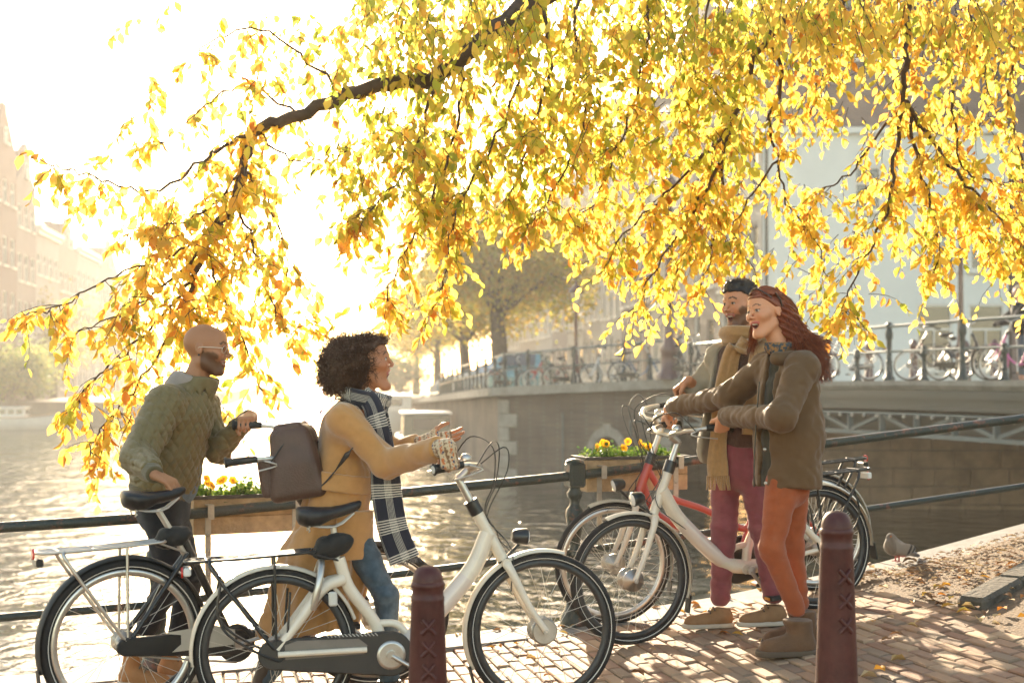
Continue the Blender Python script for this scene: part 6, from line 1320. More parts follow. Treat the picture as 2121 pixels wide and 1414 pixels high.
for p0 in pick:
    out = p0 - A3(hcB); out /= np.linalg.norm(out) + 1e-6; d0 = out * .8 + rn.normal(0, .35, 3) + np.array((-.08, 0, -.35)); d0 /= np.linalg.norm(d0); L = rn.uniform(.025, .075); a = np.cross(d0, rn.normal(0, 1, 3)); a /= np.linalg.norm(a); b = np.cross(d0, a); w_ = rn.uniform(9, 15); ph = rn.uniform(0, 6.28); r_ = rn.uniform(.004, .008)
    st_.append(p0 - out * .012 + d0 * L * tt + (a * np.cos(w_ * tt + ph) + b * np.sin(w_ * tt + ph)) * r_ * np.minimum(1, tt * 4))
strand_mesh('curls', st_, .0017, M_hairB, hb_, oB)
# ---- her backpack
bc = P(617, 955, 6.30); bk = empty('backpack', tuple(bc - Vector((0, 0, .2))), 0, 'dark brown leather backpack on the back of the woman in the camel coat', 'backpack'); bo = Vector(bk.location); M_bag = mat('bag_leather', (.075, .038, .026), .5, bump=.3, bscale=120, var=.2, scale=10)
tilt = Matrix.Rotation(R(-10), 3, 'Y'); Mt = np.array(tilt, f32)
def bagf(p):
    q = (p - A3(bc)) @ Mt; hx = .066 - .024 * np.clip(q[:, 2] / .16, -1, 1); dx = np.abs(q[:, 0]) - hx; dy = np.abs(q[:, 1]) - .105 + .02 * np.clip(q[:, 2] / .16, 0, 1); dz = np.abs(q[:, 2]) - .122; e = np.stack([np.maximum(dx, 0), np.maximum(dy, 0), np.maximum(dz, 0)], 1); d = np.sqrt((e * e).sum(1)) + np.minimum(np.maximum(np.maximum(dx, dy), dz), 0) - .043; return d + .006 * wob(p, 34, 51) + .006 * crease(p, 30, 151)
sdf_mesh('bag_body', bagf, bc - Vector((.2, .2, .25)), bc + Vector((.2, .2, .25)), .007, M_bag, bk, bo)
def pkf(p):
    q = (p - A3(bc + Vector((-.115, 0, -.065)))) @ Mt; e = np.maximum(np.abs(q) - np.array((.02, .09, .07), f32), 0); return np.sqrt((e * e).sum(1)) - .02 + .003 * wob(p, 60, 52)
sdf_mesh('front_pocket', pkf, bc - Vector((.25, .16, .22)), bc + Vector((0, .16, .1)), .007, M_bag, bk, bo)
def flapf(p):
    q = (p - A3(bc + Vector((-.03, 0, .145)))) @ Mt; e = np.maximum(np.abs(q) - np.array((.045, .10, .008), f32), 0); return np.sqrt((e * e).sum(1)) - .02 + .007 * wob(p, 45, 53)
sdf_mesh('top_flap', flapf, bc + Vector((-.2, -.18, .05)), bc + Vector((.14, .18, .25)), .007, M_bag, bk, bo)
M_strap = mat('strap_webbing', (.04, .03, .026), .7)
for yy in (-.085, .085):
    ribbon('shoulder_strap', spline([bc + Vector((.07, yy, .16)), P(672, 842, YB + yy * 1.2), P(704, 826, YB + yy * 1.5), P(742, 846, YB + yy * 1.75), P(752, 880, YB + yy * 1.8)], 16), Vector((0, 1, 0)), .03, .006, M_strap, bk, bo, 2)
ribbon('lower_strap', spline([bc + Vector((.09, -.12, -.12)), P(690, 980, YB - .185), P(716, 945, YB - .2), P(740, 915, YB - .19)], 10), Vector((.5, 0, .6)), .026, .006, M_strap, bk, bo, 2)
ribbon('carry_handle', spline([bc + Vector((.05, -.02, .17)), bc + Vector((.075, -.015, .225)), bc + Vector((.09, 0, .255)), bc + Vector((.10, .015, .19))], 10), Vector((0, 1, 0)), .025, .006, M_strap, bk, bo, 2)
# ------------------------------------------------------------------------------------------------ C: man with the scarf
YC = 7.62; gC = gz(1.1, YC); J = {}; fwdC = Vector((-.84, -.54, 0)).normalized(); rtC = Vector((fwdC.y, -fwdC.x, 0))
J['neck'] = P(1546, 706, YC); J['chest'] = P(1540, 790, YC); J['pelvis'] = P(1530, 945, YC); J['shR'] = P(1492, 742, YC + .13); J['shL'] = P(1600, 748, YC - .14); J['hipR'] = P(1505, 955, YC + .06); J['hipL'] = P(1558, 955, YC - .06); J['knR'] = P(1500, 1090, YC + .03); J['knL'] = P(1580, 1095, YC - .05); J['anR'] = P(1492, 1235, YC + .08); J['anL'] = P(1602, 1230, YC - .02)
hp = P(1410, 815, 7.8); wR, fR, nR = grip_hand(hp, (.55, .75, .1), (-.8, .1, -.5), (0, .0, -1), 1); J['wrR'] = wR; hR = hand_caps(wR, fR, nR, 1); J['elR'] = P(1450, 812, YC + .26); J['elL'] = P(1622, 850, YC - .22); J['wrL'] = P(1612, 905, YC - .2); hL = hand_caps(J['wrL'], (-.9, 0, -.3), (0, .5, -.8), -1)
HC = head_frame(P(1536, 632, YC), (-.83, -.54, -.03), roll=R(2), sc=1.06); skinC = (.52, .24, .13)
pC, oC = person('tall man with short dark hair, beard and tan scarf laughing behind the red bicycle', (J['pelvis'].x, YC, gC), HC, J, skinC, (.42, .15, .12), (.02, .013, .01), dict(R=hR, L=hL), dict(mo=.75, smile=1.35), dict(beard=((.05, .03, .02), .75), mo=.75, smile=1.35)); JC = J
M_sweat = cloth('brown_knit', (.10, .048, .03), .95, .3, .8, 260, .25, 60); M_khaki = cloth('stone_jacket', (.30, .255, .185), .8, .2, .3, 300, .1, 12); M_maroon_t = cloth('maroon_cotton', (.24, .065, .075), .85, .25, .3, 400, .15, 20); M_tan = cloth('tan_scarf_wool', (.44, .25, .10), .95, .5, .6, 300, .12, 40)
def swC(p):
    d = cap(p, P(1530, 935, YC), P(1542, 790, YC), .135, .14, rtC, 1.3); d = smin(d, cap(p, JC['shR'], JC['shL'], .075), .06); d = smin(d, cap(p, P(1545, 740, YC), P(1546, 700, YC), .08, .07), .04); d = smax(d, plane(p, P(1530, 925, YC), (0, 0, -1)), .01); return smax(d, plane(p, P(1530, 705, YC), (0, 0, 1)), .01) + .004 * wob(p, 60, 61)
lo, hi = bounds([P(1530, 940, YC), P(1546, 690, YC)], .28); sdf_mesh('sweater', swC, lo, hi, .0075, M_sweat, pC, oC)
slR = J['wrR'] + (J['elR'] - J['wrR']).normalized() * .04; slL = J['wrL'] + (J['elL'] - J['wrL']).normalized() * .05
def jkC(p):
    d = cap(p, P(1520, 930, YC + .02), P(1540, 790, YC), .178, .158, rtC, 1.28); d = smin(d, cap(p, JC['shR'], JC['shL'], .09), .06); q = p - A3(P(1536, 800, YC)); lat = q @ A3(rtC); fw = q @ A3(fwdC); rem = np.maximum(lat - (.10 + .05 * np.clip((1.4 - p[:, 2]), 0, 1)), .02 - fw); rem = np.maximum(rem, -.30 - lat); d = smax(d, -rem, .012)
    d = smax(d, plane(p, P(1470, 962, YC), (0, 0, -1)), .008); d = smax(d, plane(p, P(1530, 690, YC), (0, 0, 1)), .03)
    a = smin(cap(p, JC['shR'], JC['elR'], .085, .072), cap(p, JC['elR'], slR, .072, .055), .03); a = smax(a, plane(p, slR, JC['wrR'] - JC['elR']), .008); d = smin(d, a, .03); b = smin(cap(p, JC['shL'], JC['elL'], .08, .07), cap(p, JC['elL'], slL, .07, .055), .03); b = smax(b, plane(p, slL, JC['wrL'] - JC['elL']), .008); d = smin(d, b, .03); return d + .006 * wob(p, 42, 63) + .010 * crease(p, 34, 163) + .005 * crease(p, 70, 164) + .0025 * wob(p, 110, 64)
lo, hi = bounds([J['shR'], J['shL'], J['elR'], J['elL'], J['wrR'], P(1520, 965, YC)], .26); sdf_mesh('jacket', jkC, lo, hi, .0072, M_khaki, pC, oC)
lo, hi = bounds([J[k] for k in ('pelvis', 'hipR', 'hipL', 'knR', 'knL', 'anR', 'anL')], .17); sdf_mesh('trousers', trousers(J, -.05, (.088, .07, .060), .135, rtC, .0038), lo, hi, .0075, M_maroon_t, pC, oC)
M_shoeC = mat('tan_suede', (.27, .145, .065), .85, bump=.3, bscale=200, var=.15, scale=15)
for s, dx in (('R', -.21), ('L', -.20)):
    an = J['an' + s]; g0 = gz(an.x, an.y); shoe(pC, oC, Vector((an.x + .075, an.y, g0)), Vector((an.x + dx, an.y - .06, g0)), g0, M_shoeC, M_sole, .047, None, .026, ankle=Vector((an.x, an.y, g0 + .105)), lace=M_dboot)
sc1 = spline([P(1580, 690, YC - .09), P(1548, 712, YC - .15), P(1518, 728, YC - .12), P(1503, 800, YC - .10), P(1492, 870, YC - .11), P(1486, 940, YC - .11), P(1487, 985, YC - .11)], 30)
ribbon('scarf', sc1, [Vector((.9, -.2, .5 if i < 9 else .0)) for i in range(31)], [.10 + .012 * math.sin(i * .5) for i in range(31)], .035, M_tan, pC, oC, 8, .006, 0, (12, .075, .006))
ring = [J['neck'] + Vector((math.cos(t) * .115, math.sin(t) * .115, .012 - .02 * math.cos(t - .9))) for t in np.linspace(0, 6.5, 32)]; ribbon('scarf_wrap', ring, [Vector((math.cos(t) * .45, math.sin(t) * .45, 1)) for t in np.linspace(0, 6.5, 32)], .10, .05, M_tan, pC, oC, 6, .006)
sc2 = spline([P(1590, 700, YC - .1), P(1572, 740, YC - .17), P(1560, 820, YC - .17), P(1556, 900, YC - .17)], 16); ribbon('scarf', sc2, Vector((.9, -.3, .1)), .10, .03, M_tan, pC, oC, 6, .005)
M_hairC = mat('dark_hair', (.022, .015, .011), .5, var=.4, scale=60)
def hairC(p):
    q = hl(HC, p); d = smin(ell(q, (0, -.018, .036), (.082, .102, .090)), ell(q, (0, .052, .056), (.062, .044, .052)), .03) * HC['s']; line = .066 - .52 * np.clip(.055 - q[:, 1], 0, .2) - .25 * np.clip(.0 - q[:, 1], 0, .3); d = smax(d, (line - q[:, 2]) * HC['s'], .008); top = ell(q, (0, .015, .105), (.066, .075, .03)) * HC['s']; d = smin(d, top, .02); return d + .004 * wob(p, 180, 71) + .003 * wob(p, 420, 72)
hc_ = sdf_mesh('hair', hairC, H_lo := HC['c'] - Vector((.17, .17, .1)), HC['c'] + Vector((.17, .17, .2)), .005, M_hairC, pC, oC)
hv = np.empty(len(hc_.data.vertices) * 3, f32); hc_.data.vertices.foreach_get('co', hv); hv = hv.reshape(-1, 3) + np.array(tuple(oC), f32); pick = hv[rn.integers(0, len(hv), 1500)]; tt = np.linspace(0, 1, 5, dtype=f32)[:, None]; st_ = []
for p0 in pick:
    out = p0 - A3(HC['c']); out /= np.linalg.norm(out); d0 = out * .7 + rn.normal(0, .45, 3) + A3(fwdC) * .3; st_.append(p0 - out * .004 + d0 * rn.uniform(.006, .014) * tt + np.cross(d0, out) * .006 * np.sin(tt * 4))
strand_mesh('hair_strands', st_, .0012, M_hairC, hc_, oC)
# ------------------------------------------------------------------------------------------------ D: woman in the brown parka
YD = 6.93; gD = gz(1.36, YD); J = {}; fwdD = Vector((-.92, -.38, 0)).normalized(); rtD = Vector((fwdD.y, -fwdD.x, 0))
J['neck'] = P(1622, 728, YD); J['chest'] = P(1630, 800, YD); J['pelvis'] = P(1632, 985, YD); J['shL'] = P(1662, 762, YD - .17); J['shR'] = P(1592, 758, YD + .16); J['hipL'] = P(1622, 1000, YD - .08); J['hipR'] = P(1642, 1000, YD + .09); J['knL'] = P(1598, 1135, YD - .12); J['knR'] = P(1640, 1135, YD + .1); J['anL'] = P(1650, 1262, YD - .07); J['anR'] = P(1658, 1250, YD + .13)
g1 = to_world(B_right, list(B_right['grip_l'])); d1 = dir_world(B_right, list(B_right['gdir_l'])); wL, fL, nL = grip_hand(g1, d1, (-.5, .25, -.55), (-.1, .75, -.55), 1); J['wrL'] = wL; hL = hand_caps(wL, fL, nL, -1, sc=.95); J['elL'] = P(1620, 864, YD - .33)
g2 = to_world(B_right, list(B_right['grip_r'])); d2 = dir_world(B_right, list(B_right['gdir_r'])); wR, fR, nR = grip_hand(g2, d2, (-.6, -.3, -.5), (-.1, -.5, -.8), 1); J['wrR'] = wR; hR = hand_caps(wR, fR, nR, 1, sc=.95); J['elR'] = P(1512, 820, YD + .32)
HD = head_frame(P(1588, 648, YD), (-.86, -.50, -.02), roll=R(6), sc=1.0); skinD = (.62, .295, .165)
pD, oD = person('laughing woman with long auburn hair in a brown parka and rust trousers', (J['pelvis'].x, YD, gD), HD, J, skinD, (.50, .13, .12), (.07, .035, .025), dict(R=hR, L=hL), dict(mo=.8, smile=1.5, fem=True, jaw=.92, nose=.85), dict(mo=.85, smile=1.5, fem=True, iris=(.04, .05, .05)), neck_r=.046, torso=(.085, .085)); JD = J
M_parka = cloth('brown_parka', (.125, .070, .032), .7, .15, .2, 350, .08, 15); M_lining = cloth('dark_lining', (.035, .03, .018), .8); M_rust = cloth('rust_cotton', (.33, .082, .028), .85, .2, .3, 400, .12, 20)
sL = J['wrL'] + (J['elL'] - J['wrL']).normalized() * .035; sR = J['wrR'] + (J['elR'] - J['wrR']).normalized() * .035
def pk_torso(p): d = cap(p, P(1630, 1010, YD), P(1634, 900, YD), .158, .150, rtD, 1.28); d = smin(d, cap(p, P(1634, 900, YD), P(1634, 815, YD), .150, .145, rtD, 1.28), .05); d = smin(d, cap(p, JD['shR'], JD['shL'], .085), .06); return smin(d, cap(p, P(1630, 760, YD), P(1626, 735, YD), .09, .075), .05)
def fD(p):
    d = pk_torso(p); d = smax(d, plane(p, P(1630, 1010, YD), (-.03, 0, -1)), .008); q = p - A3(P(1630, 800, YD)); lat = q @ A3(rtD); fw = q @ A3(fwdD); rem = np.maximum(np.abs(lat + .015) - (.035 + .03 * np.clip(p[:, 2] - 1.35, 0, 1)), .03 - fw); d = smax(d, -rem, .01)
    d = smax(d, -cap(p, P(1620, 745, YD), P(1606, 690, YD), .052, .062), .008); d = smax(d, plane(p, P(1618, 722, YD), (-.3, 0, 1)), .012)
    a = smin(cap(p, JD['shL'], JD['elL'], .082, .067), cap(p, JD['elL'], sL, .067, .057), .035); a = smax(a, plane(p, sL, JD['wrL'] - JD['elL']), .008); d = smin(d, a, .03)
    b = smin(cap(p, JD['shR'], JD['elR'], .08, .07), cap(p, JD['elR'], sR, .068, .056), .035); b = smax(b, plane(p, sR, JD['wrR'] - JD['elR']), .008); d = smin(d, b, .03)
    return d + .006 * wob(p, 32, 81) + .011 * crease(p, 32, 181, (1.2, 1.2, 1)) + .005 * crease(p, 70, 182) + .0025 * wob(p * np.array((1, 1, 1.8), f32), 90, 82)
lo, hi = bounds([J['shR'], J['shL'], J['elR'], J['elL'], J['wrR'], J['wrL'], P(1630, 1010, YD), P(1610, 700, YD)], .25); sdf_mesh('parka', fD, lo, hi, .0072, M_parka, pD, oD)
def liD(p): d = pk_torso(p) + .022; d = smax(d, plane(p, P(1630, 1006, YD), (0, 0, -1)), .008); d = smax(d, plane(p, P(1618, 726, YD), (-.3, 0, 1)), .01); return d + .003 * wob(p, 120, 83)
lo, hi = bounds([P(1630, 1010, YD), P(1620, 700, YD)], .25); sdf_mesh('parka_lining', liD, lo, hi, .008, M_lining, pD, oD)
def hdD(p): d = ell(p, P(1668, 758, YD + .02), (.085, .13, .075)); d = smin(d, cap(p, P(1655, 745, YD - .1), P(1610, 742, YD - .12), .045, .035), .04); d = smin(d, cap(p, P(1655, 745, YD + .1), P(1600, 742, YD + .1), .045, .035), .04); d = smax(d, -ell(p, P(1655, 725, YD), (.075, .085, .07)), .012); return d + .005 * wob(p, 60, 84)
lo, hi = bounds([P(1668, 758, YD), P(1605, 742, YD)], .17); sdf_mesh('hood', hdD, lo, hi, .007, M_parka, pD, oD)
mb = MB(); zp = [hh for hh in spline([P(1573, 790, YD - .16), P(1566, 880, YD - .16), P(1562, 960, YD - .165), P(1562, 1008, YD - .165)], 12)]; mb.tube([q - oD for q in zp], .0035, 6); mb.build('zip', M_blackp, pD)
for q in (P(1584, 850, YD - .20), P(1584, 930, YD - .205), P(1586, 1000, YD - .205)): MB().ball(q - oD, .008, 8, 6).build('snap_button', M_alu, pD)
lo, hi = bounds([J[k] for k in ('pelvis', 'hipR', 'hipL', 'knR', 'knL', 'anR', 'anL')], .16); sdf_mesh('trousers', trousers(J, -.03, (.080, .060, .047), .104, rtD, .0032), lo, hi, .0075, M_rust, pD, oD)
M_ugg = mat('brown_sheepskin', (.135, .068, .032), .95, bump=.4, bscale=150, var=.2, scale=12, sheen=.1); M_uggs = mat('boot_sole', (.10, .07, .045), .8)
for s in 'LR':
    an = J['an' + s]; g0 = gz(an.x, an.y); shoe(pD, oD, Vector((an.x + .085, an.y, g0)), Vector((an.x - .185, an.y - .05, g0)), g0, M_ugg, M_uggs, .062, .072, .03, ankle=Vector((an.x + .005, an.y, g0 + .17)))
# patterned neckerchief
ring = [J['neck'] + Vector((math.cos(t) * .072 - .008, math.sin(t) * .075, .015)) for t in np.linspace(0, 6.4, 26)]; M_kerch = mat('patterned_cotton', (.05, .07, .09), .9, scale=60, col2=(.34, .17, .06), thresh=(.48, .55)); ribbon('neckerchief', ring, [Vector((math.cos(t) * .3, math.sin(t) * .3, 1)) for t in np.linspace(0, 6.4, 26)], .06, .02, M_kerch, pD, oD, 4, .004)
# auburn hair blown back
M_hairD = mat('auburn_hair', (.19, .05, .02), .42, var=.45, scale=50, spec=.5)
def hairD(p):
    q = hl(HD, p); d = smin(ell(q, (0, -.02, .036), (.081, .100, .089)), ell(q, (0, .050, .054), (.061, .042, .052)), .03); line = .068 - .8 * np.clip(.066 - q[:, 1], 0, .075) - 1.0 * np.clip(-.012 - q[:, 1], 0, .3); d = smax(d, (line - q[:, 2]), .008); d = smin(d, ell(q, (0, -.10, -.02), (.07, .05, .085)), .03); return d + .003 * wob(p, 140, 91)
hd_ = sdf_mesh('hair', hairD, HD['c'] - Vector((.2, .2, .2)), HD['c'] + Vector((.22, .2, .2)), .0055, M_hairD, pD, oD); st_ = []; k = 16; tt = np.linspace(0, 1, k, dtype=f32)[:, None]
back = Vector((1, .25, 0)).normalized()
for i in range(3400):
    a = rn.uniform(-1.15, 1.15); el_ = rn.uniform(-.25, 1.0); sx = math.sin(a) * .08; p0 = A3(hw(HD, (math.sin(a) * .083 * math.cos(el_ * .6), -.02 + .07 * (1 - abs(a)) * (1 if el_ > .5 else -1) * .6, .02 + .10 * el_)))
    p1 = A3(hw(HD, (math.sin(a) * .095, -.095 + rn.normal(0, .012), -.02 + .03 * el_ + rn.normal(0, .01)))); tip = A3(P(rn.normal(1690, 16), rn.uniform(700, 790), YD + a * .1 + rn.normal(0, .03))); mid = A3(P(rn.normal(1655, 14), rn.normal(705, 14), YD + a * .12)); ph = round(a * 4) * 1.3 + rn.normal(0, .5)
    c = ((1 - tt) ** 3) * p0 + 3 * ((1 - tt) ** 2) * tt * p1 + 3 * (1 - tt) * tt ** 2 * mid + tt ** 3 * tip; wv = np.concatenate([np.sin(tt * 11 + ph) * .016 * tt, np.cos(tt * 9 + ph) * .012 * tt, np.cos(tt * 12 + ph) * .017 * tt], 1); st_.append(c + wv)
for i in range(160):                                        # locks in front of the far shoulder
    p0 = A3(hw(HD, (.075, .02, rn.uniform(-.01, .06)))); tip = A3(P(rn.normal(1556, 6), rn.uniform(705, 738), YD + .08)); mid = A3(P(rn.normal(1562, 6), 700, YD + .09)); p1 = A3(hw(HD, (.085, .03, -.05))); ph = rn.uniform(0, 6.28); c = ((1 - tt) ** 3) * p0 + 3 * ((1 - tt) ** 2) * tt * p1 + 3 * (1 - tt) * tt ** 2 * mid + tt ** 3 * tip; st_.append(c + np.sin(tt * 12 + ph) * .008 * tt)
def hmass(p):
    a = A3(hw(HD, (0, -.085, .0))); d = cap(p, a, P(1652, 700, YD), .072, .060, (0, 1, 0), 1.5); d = smin(d, cap(p, P(1652, 700, YD), P(1684, 765, YD), .058, .026, (0, 1, 0), 1.6), .03); t = (p - a) @ A3(Vector((.45, 0, .9))); return d + .006 * np.sin(t * 230 + 5 * wob(p, 14, 93)) + .006 * wob(p, 60, 92)
lo, hi = bounds([hw(HD, (0, -.085, 0)), P(1690, 780, YD)], .16); sdf_mesh('hair_mass', hmass, lo, hi, .006, M_hairD, hd_, oD)
for i in range(1600):                                        # hair combed back over the crown
    a = rn.uniform(-1.2, 1.2); r0 = rn.uniform(0, .6); p0 = A3(hw(HD, (math.sin(a) * .070, .094 - .04 * abs(a) - .1 * r0, .068 + .052 * math.cos(a) * min(1, .45 + r0)))); p1 = A3(hw(HD, (math.sin(a) * .092, .02, .065 + .085 * math.cos(a)))); p2 = A3(hw(HD, (math.sin(a) * .10, -.085, .03 + .09 * math.cos(a)))); p3 = A3(hw(HD, (math.sin(a) * .085, -.135, -.03 + rn.normal(0, .02)))); ph = rn.uniform(0, 6.28)
    c = ((1 - tt) ** 3) * p0 + 3 * ((1 - tt) ** 2) * tt * p1 + 3 * (1 - tt) * tt ** 2 * p2 + tt ** 3 * p3; st_.append(c + np.sin(tt * 7 + ph) * .003)
strand_mesh('long_hair', st_[::2], .0019, M_hairD, hd_, oD); strand_mesh('hair_highlights', st_[1::2], .0017, mat('copper_hair', (.30, .085, .03), .4, var=.4, scale=50), hd_, oD)
gm = MB(); c = [hw(HD, (math.sin(t) * .088, .02 + .035 * math.cos(t) * 1.2, .10 + .02 * math.cos(t * 2) - .02 * abs(math.sin(t)))) - oD for t in np.linspace(-1.3, 1.3, 14)]; gm.tube(c, .004, 6); gm.tube([hw(HD, (-.088, .01, .085)) - oD, hw(HD, (-.086, -.02, .05)) - oD, hw(HD, (-.082, -.03, .01)) - oD], .004, 6); gm.build('sunglasses', mat('tortoise_frame', (.05, .025, .015), .3, coat=.5), pD)
# ================================================================ near bollards with three crosses
M_boll = mat('bollard_maroon', (.052, .012, .010), .5, bump=.18, bscale=70, coat=.08, var=.25, scale=11, col2=(.10, .028, .022), spec=.35)
def bollard(px, top_y, Y, label, turn):
    x = (px - 1060.5) / F * Y; z0 = gz(x, Y); zt = EYE - (top_y - 790) / F * Y; h = zt - z0; t = empty('street_bollard', (x, Y, z0), 0, label, 'bollard'); k = h / .875
    body = [(.105, 0), (.105, .05), (.092, .07), (.082, .10), (.0735, .30), (.0565, .745), (.0575, .75), (.0575, .762), (.0545, .768), (.0545, .795), (.0585, .80), (.0585, .812), (.0535, .818)]
    MB().lathe((0, 0, 0), [(r, z * k) for r, z in body], 32).build('shaft', M_boll, t)
    MB().lathe((0, 0, 0), [(.0535, .8175 * k), (.0525, .832 * k), (.046, .852 * k), (.035, .866 * k), (.02, .873 * k), (.003, .875 * k)], 32).build('dome', M_boll, t)
    for i in range(3):
        zc = (.665 - .078 * i) * k; r = .0565 + (.745 - zc / k) / (.745 - .30) * (.0735 - .0565); mb = MB()
        for s in (-1, 1):
            pts = []
            for q in np.linspace(-1, 1, 7): a = turn + q * s * .022 / r; pts.append(Vector((math.sin(a) * (r + .002), -math.cos(a) * (r + .002), zc + q * .024)))
            mb.tube(pts, .0078, 6)
        mb.build('cross', M_boll, t)
    return t
bollard(886, 1170, 4.9, 'maroon iron bollard with three crosses in front of the white bicycle crank', R(6)); bollard(1733, 1057, 4.95, 'maroon iron bollard with three crosses next to the brown boots', R(16))
# ================================================================ planters on the railing
M_liner = mat('planter_liner', (.06, .05, .04), .6); M_strapm = mat('galvanised_strap', (.42, .38, .31), .5, .4, var=.2, scale=20)
M_pansyleaf = mat_attr('pansy_leaf', .5, .3, trans=.35); M_petal = mat_attr('pansy_petal', .6, .2, trans=.45)
def flower_mesh(seed):
    rr = random.Random(seed); V = []; Fc = []; K = []
    for k in range(5):
        a = k * 2 * math.pi / 5 + rr.uniform(-.15, .15); r = rr.uniform(.019, .024); n0 = len(V); V.append((0, 0, .004)); K.append((.16, .04, .005))
        for j in range(6):
            b = a + (j / 5 - .5) * 1.5; rad = r * (1 if 0 < j < 5 else .8); V.append((math.cos(b) * rad, math.sin(b) * rad, .003 + rr.uniform(-.003, .004) + (.003 if k % 2 else 0))); K.append((.86, rr.uniform(.36, .52), .02))
        Fc += [(n0, n0 + 1 + j, n0 + 2 + j) for j in range(5)]
    return np_mesh('flower', V, Fc, M_petal, None, True, K, False)
FLW = [flower_mesh(s) for s in range(4)]
def planter(xc, ztop, L, label, plabel, nfl, seed):
    y, zr = rail_at(xc); y2, _ = rail_at(xc + .3); d = Vector((.3, y2 - y, (rail_at(xc + .3)[1] - zr) * .25)).normalized(); nrm_ = Vector((-d.y, d.x, 0)).normalized(); H = .185; c = Vector((xc, y, ztop)) + nrm_ * .15
    t = empty('planter_box', tuple(c - Vector((0, 0, H))), math.atan2(d.y, d.x), label, 'planter'); D = .2
    for yy in (-D / 2, D / 2):
        for k in range(2): MB().box((0, yy, H * (.25 + .5 * k)), (L, .018, H / 2 - .003)).build('board', M_wood, t, .002)
    for xx in (-L / 2 + .009, L / 2 - .009): MB().box((xx, 0, H / 2), (.018, D - .02, H - .004)).build('end_board', M_wood, t, .002)
    mb = MB()
    for yy in (-D / 2 - .006, D / 2 + .006): mb.box((0, yy, H + .008), (L + .03, .022, .018))
    for xx in (-L / 2, L / 2): mb.box((xx, 0, H + .0085), (.022, D - .012, .017))
    mb.build('rim', M_liner, t); MB().box((0, 0, H - .03), (L - .04, D - .03, .03)).build('soil', M_earth, t)
    for xx in (-L * .38, L * .38):
        zz = (rail_at(xc + xx * d.x)[1] - (ztop - H)); s = MB(); yo = -D / 2 - .012
        s.box((xx, yo, zz / 2 - .16), (.03, .006, zz + .33)); s.box((xx, -.15 - .033, zz), (.032, .006, .07)); s.box((xx, (-.15 - .033 + yo) / 2, zz + .036), (.031, abs(yo + .183) + .01, .006)); st = s.build('strap', M_strapm, t)
        for zb in (zz - .12, zz - .2, -.2): MB().lathe((xx, yo - .003, zb), [(.009, 0), (.007, .006), (0, .007)], 8, (0, -1, 0)).build('bolt', M_strapm, st)
    pl = empty('pansy_plants', tuple(c), math.atan2(d.y, d.x), plabel, 'flowers'); rn = np.random.default_rng(seed); n = 900; q = np.stack([rn.uniform(-L / 2 + .02, L / 2 - .02, n), rn.uniform(-D / 2 + .0, D / 2 - .0, n), np.abs(rn.normal(.025, .022, n))], 1); q[:, 2] += .02 * np.sin(q[:, 0] * 23 + seed)
    V, Fq, Kc = leaf_quads(q, rn.uniform(.018, .04, n), rn, [(.10, .20, .03), (.16, .26, .05), (.07, .14, .03), (.24, .32, .06)]); tag(np_mesh('foliage', V, Fq, M_pansyleaf, pl, False, Kc), kind='stuff')
    rr = random.Random(seed)
    for k in range(nfl):
        x = rr.uniform(-L * .42, L * .42); z = rr.uniform(.055, .10); yy = rr.uniform(-D * .45, D * .2); o = link('flower', FLW[k % 4], None, pl); o.location = (x, yy, z); o.rotation_euler = (R(rr.uniform(50, 95)), R(rr.uniform(-25, 25)), R(rr.uniform(-50, 50))); o.scale = (1.05,) * 3
        MB().tube([(x, yy + .004, z), (x + rr.uniform(-.01, .01), yy + .012, z * .4), (x, yy + .01, 0)], .0018, 4).build('stem', M_pansyleaf, pl)
planter(.745, 1.0, .64, 'wooden planter box strapped to the railing right of the iron post', 'orange pansies in the planter right of the iron post', 13, 5); planter(-1.33, .85, .60, 'wooden planter box strapped to the railing between the man and the woman on the left', 'orange pansies in the planter behind the backpack', 8, 8)
# ================================================================ pigeon
pgx = 2.40; pgy = edge_y(pgx) - .13; pgz = gz(pgx, pgy) + .006; po = Vector((pgx, pgy, pgz)); fw_ = Vector((-.93, -.25, 0)).normalized(); Rz = Matrix.Rotation(math.atan2(fw_.y, fw_.x), 3, 'Z'); Rn = np.array(Rz, f32)
def pig(p):
    q = (p - A3(po)) @ Rn; d = cap(q, (.03, 0, .095), (-.035, 0, .072), .056, .044, (0, 1, 0), .95); d = smin(d, cap(q, (.045, 0, .10), (.045, 0, .145), .034, .026), .03); d = smin(d, ell(q, (.050, 0, .158), (.025, .020, .021)), .012); d = smin(d, cap(q, (.068, 0, .156), (.088, 0, .150), .006, .0015), .006)
    d = smin(d, cap(q, (-.05, 0, .066), (-.14, 0, .035), .026, .012, (0, 1, 0), 1.5), .02); w_ = ell(np.stack([q[:, 0], np.abs(q[:, 1]), q[:, 2]], 1), (-.025, .043, .082), (.075, .014, .036)); d = smin(d, w_, .006)
    for s in (-1, 1):
        d = smin(d, cap(q, (.0, s * .02, .05), (.004, s * .02, .008), .008, .004), .008)
        for dx, dy in ((.025, 0), (.02, .012), (.02, -.012), (-.014, 0)): d = smin(d, cap(q, (.004, s * .02, .006), (.004 + dx, s * .02 + dy, .004), .004, .003), .004)
    return d + .0012 * wob(p, 260, 95)
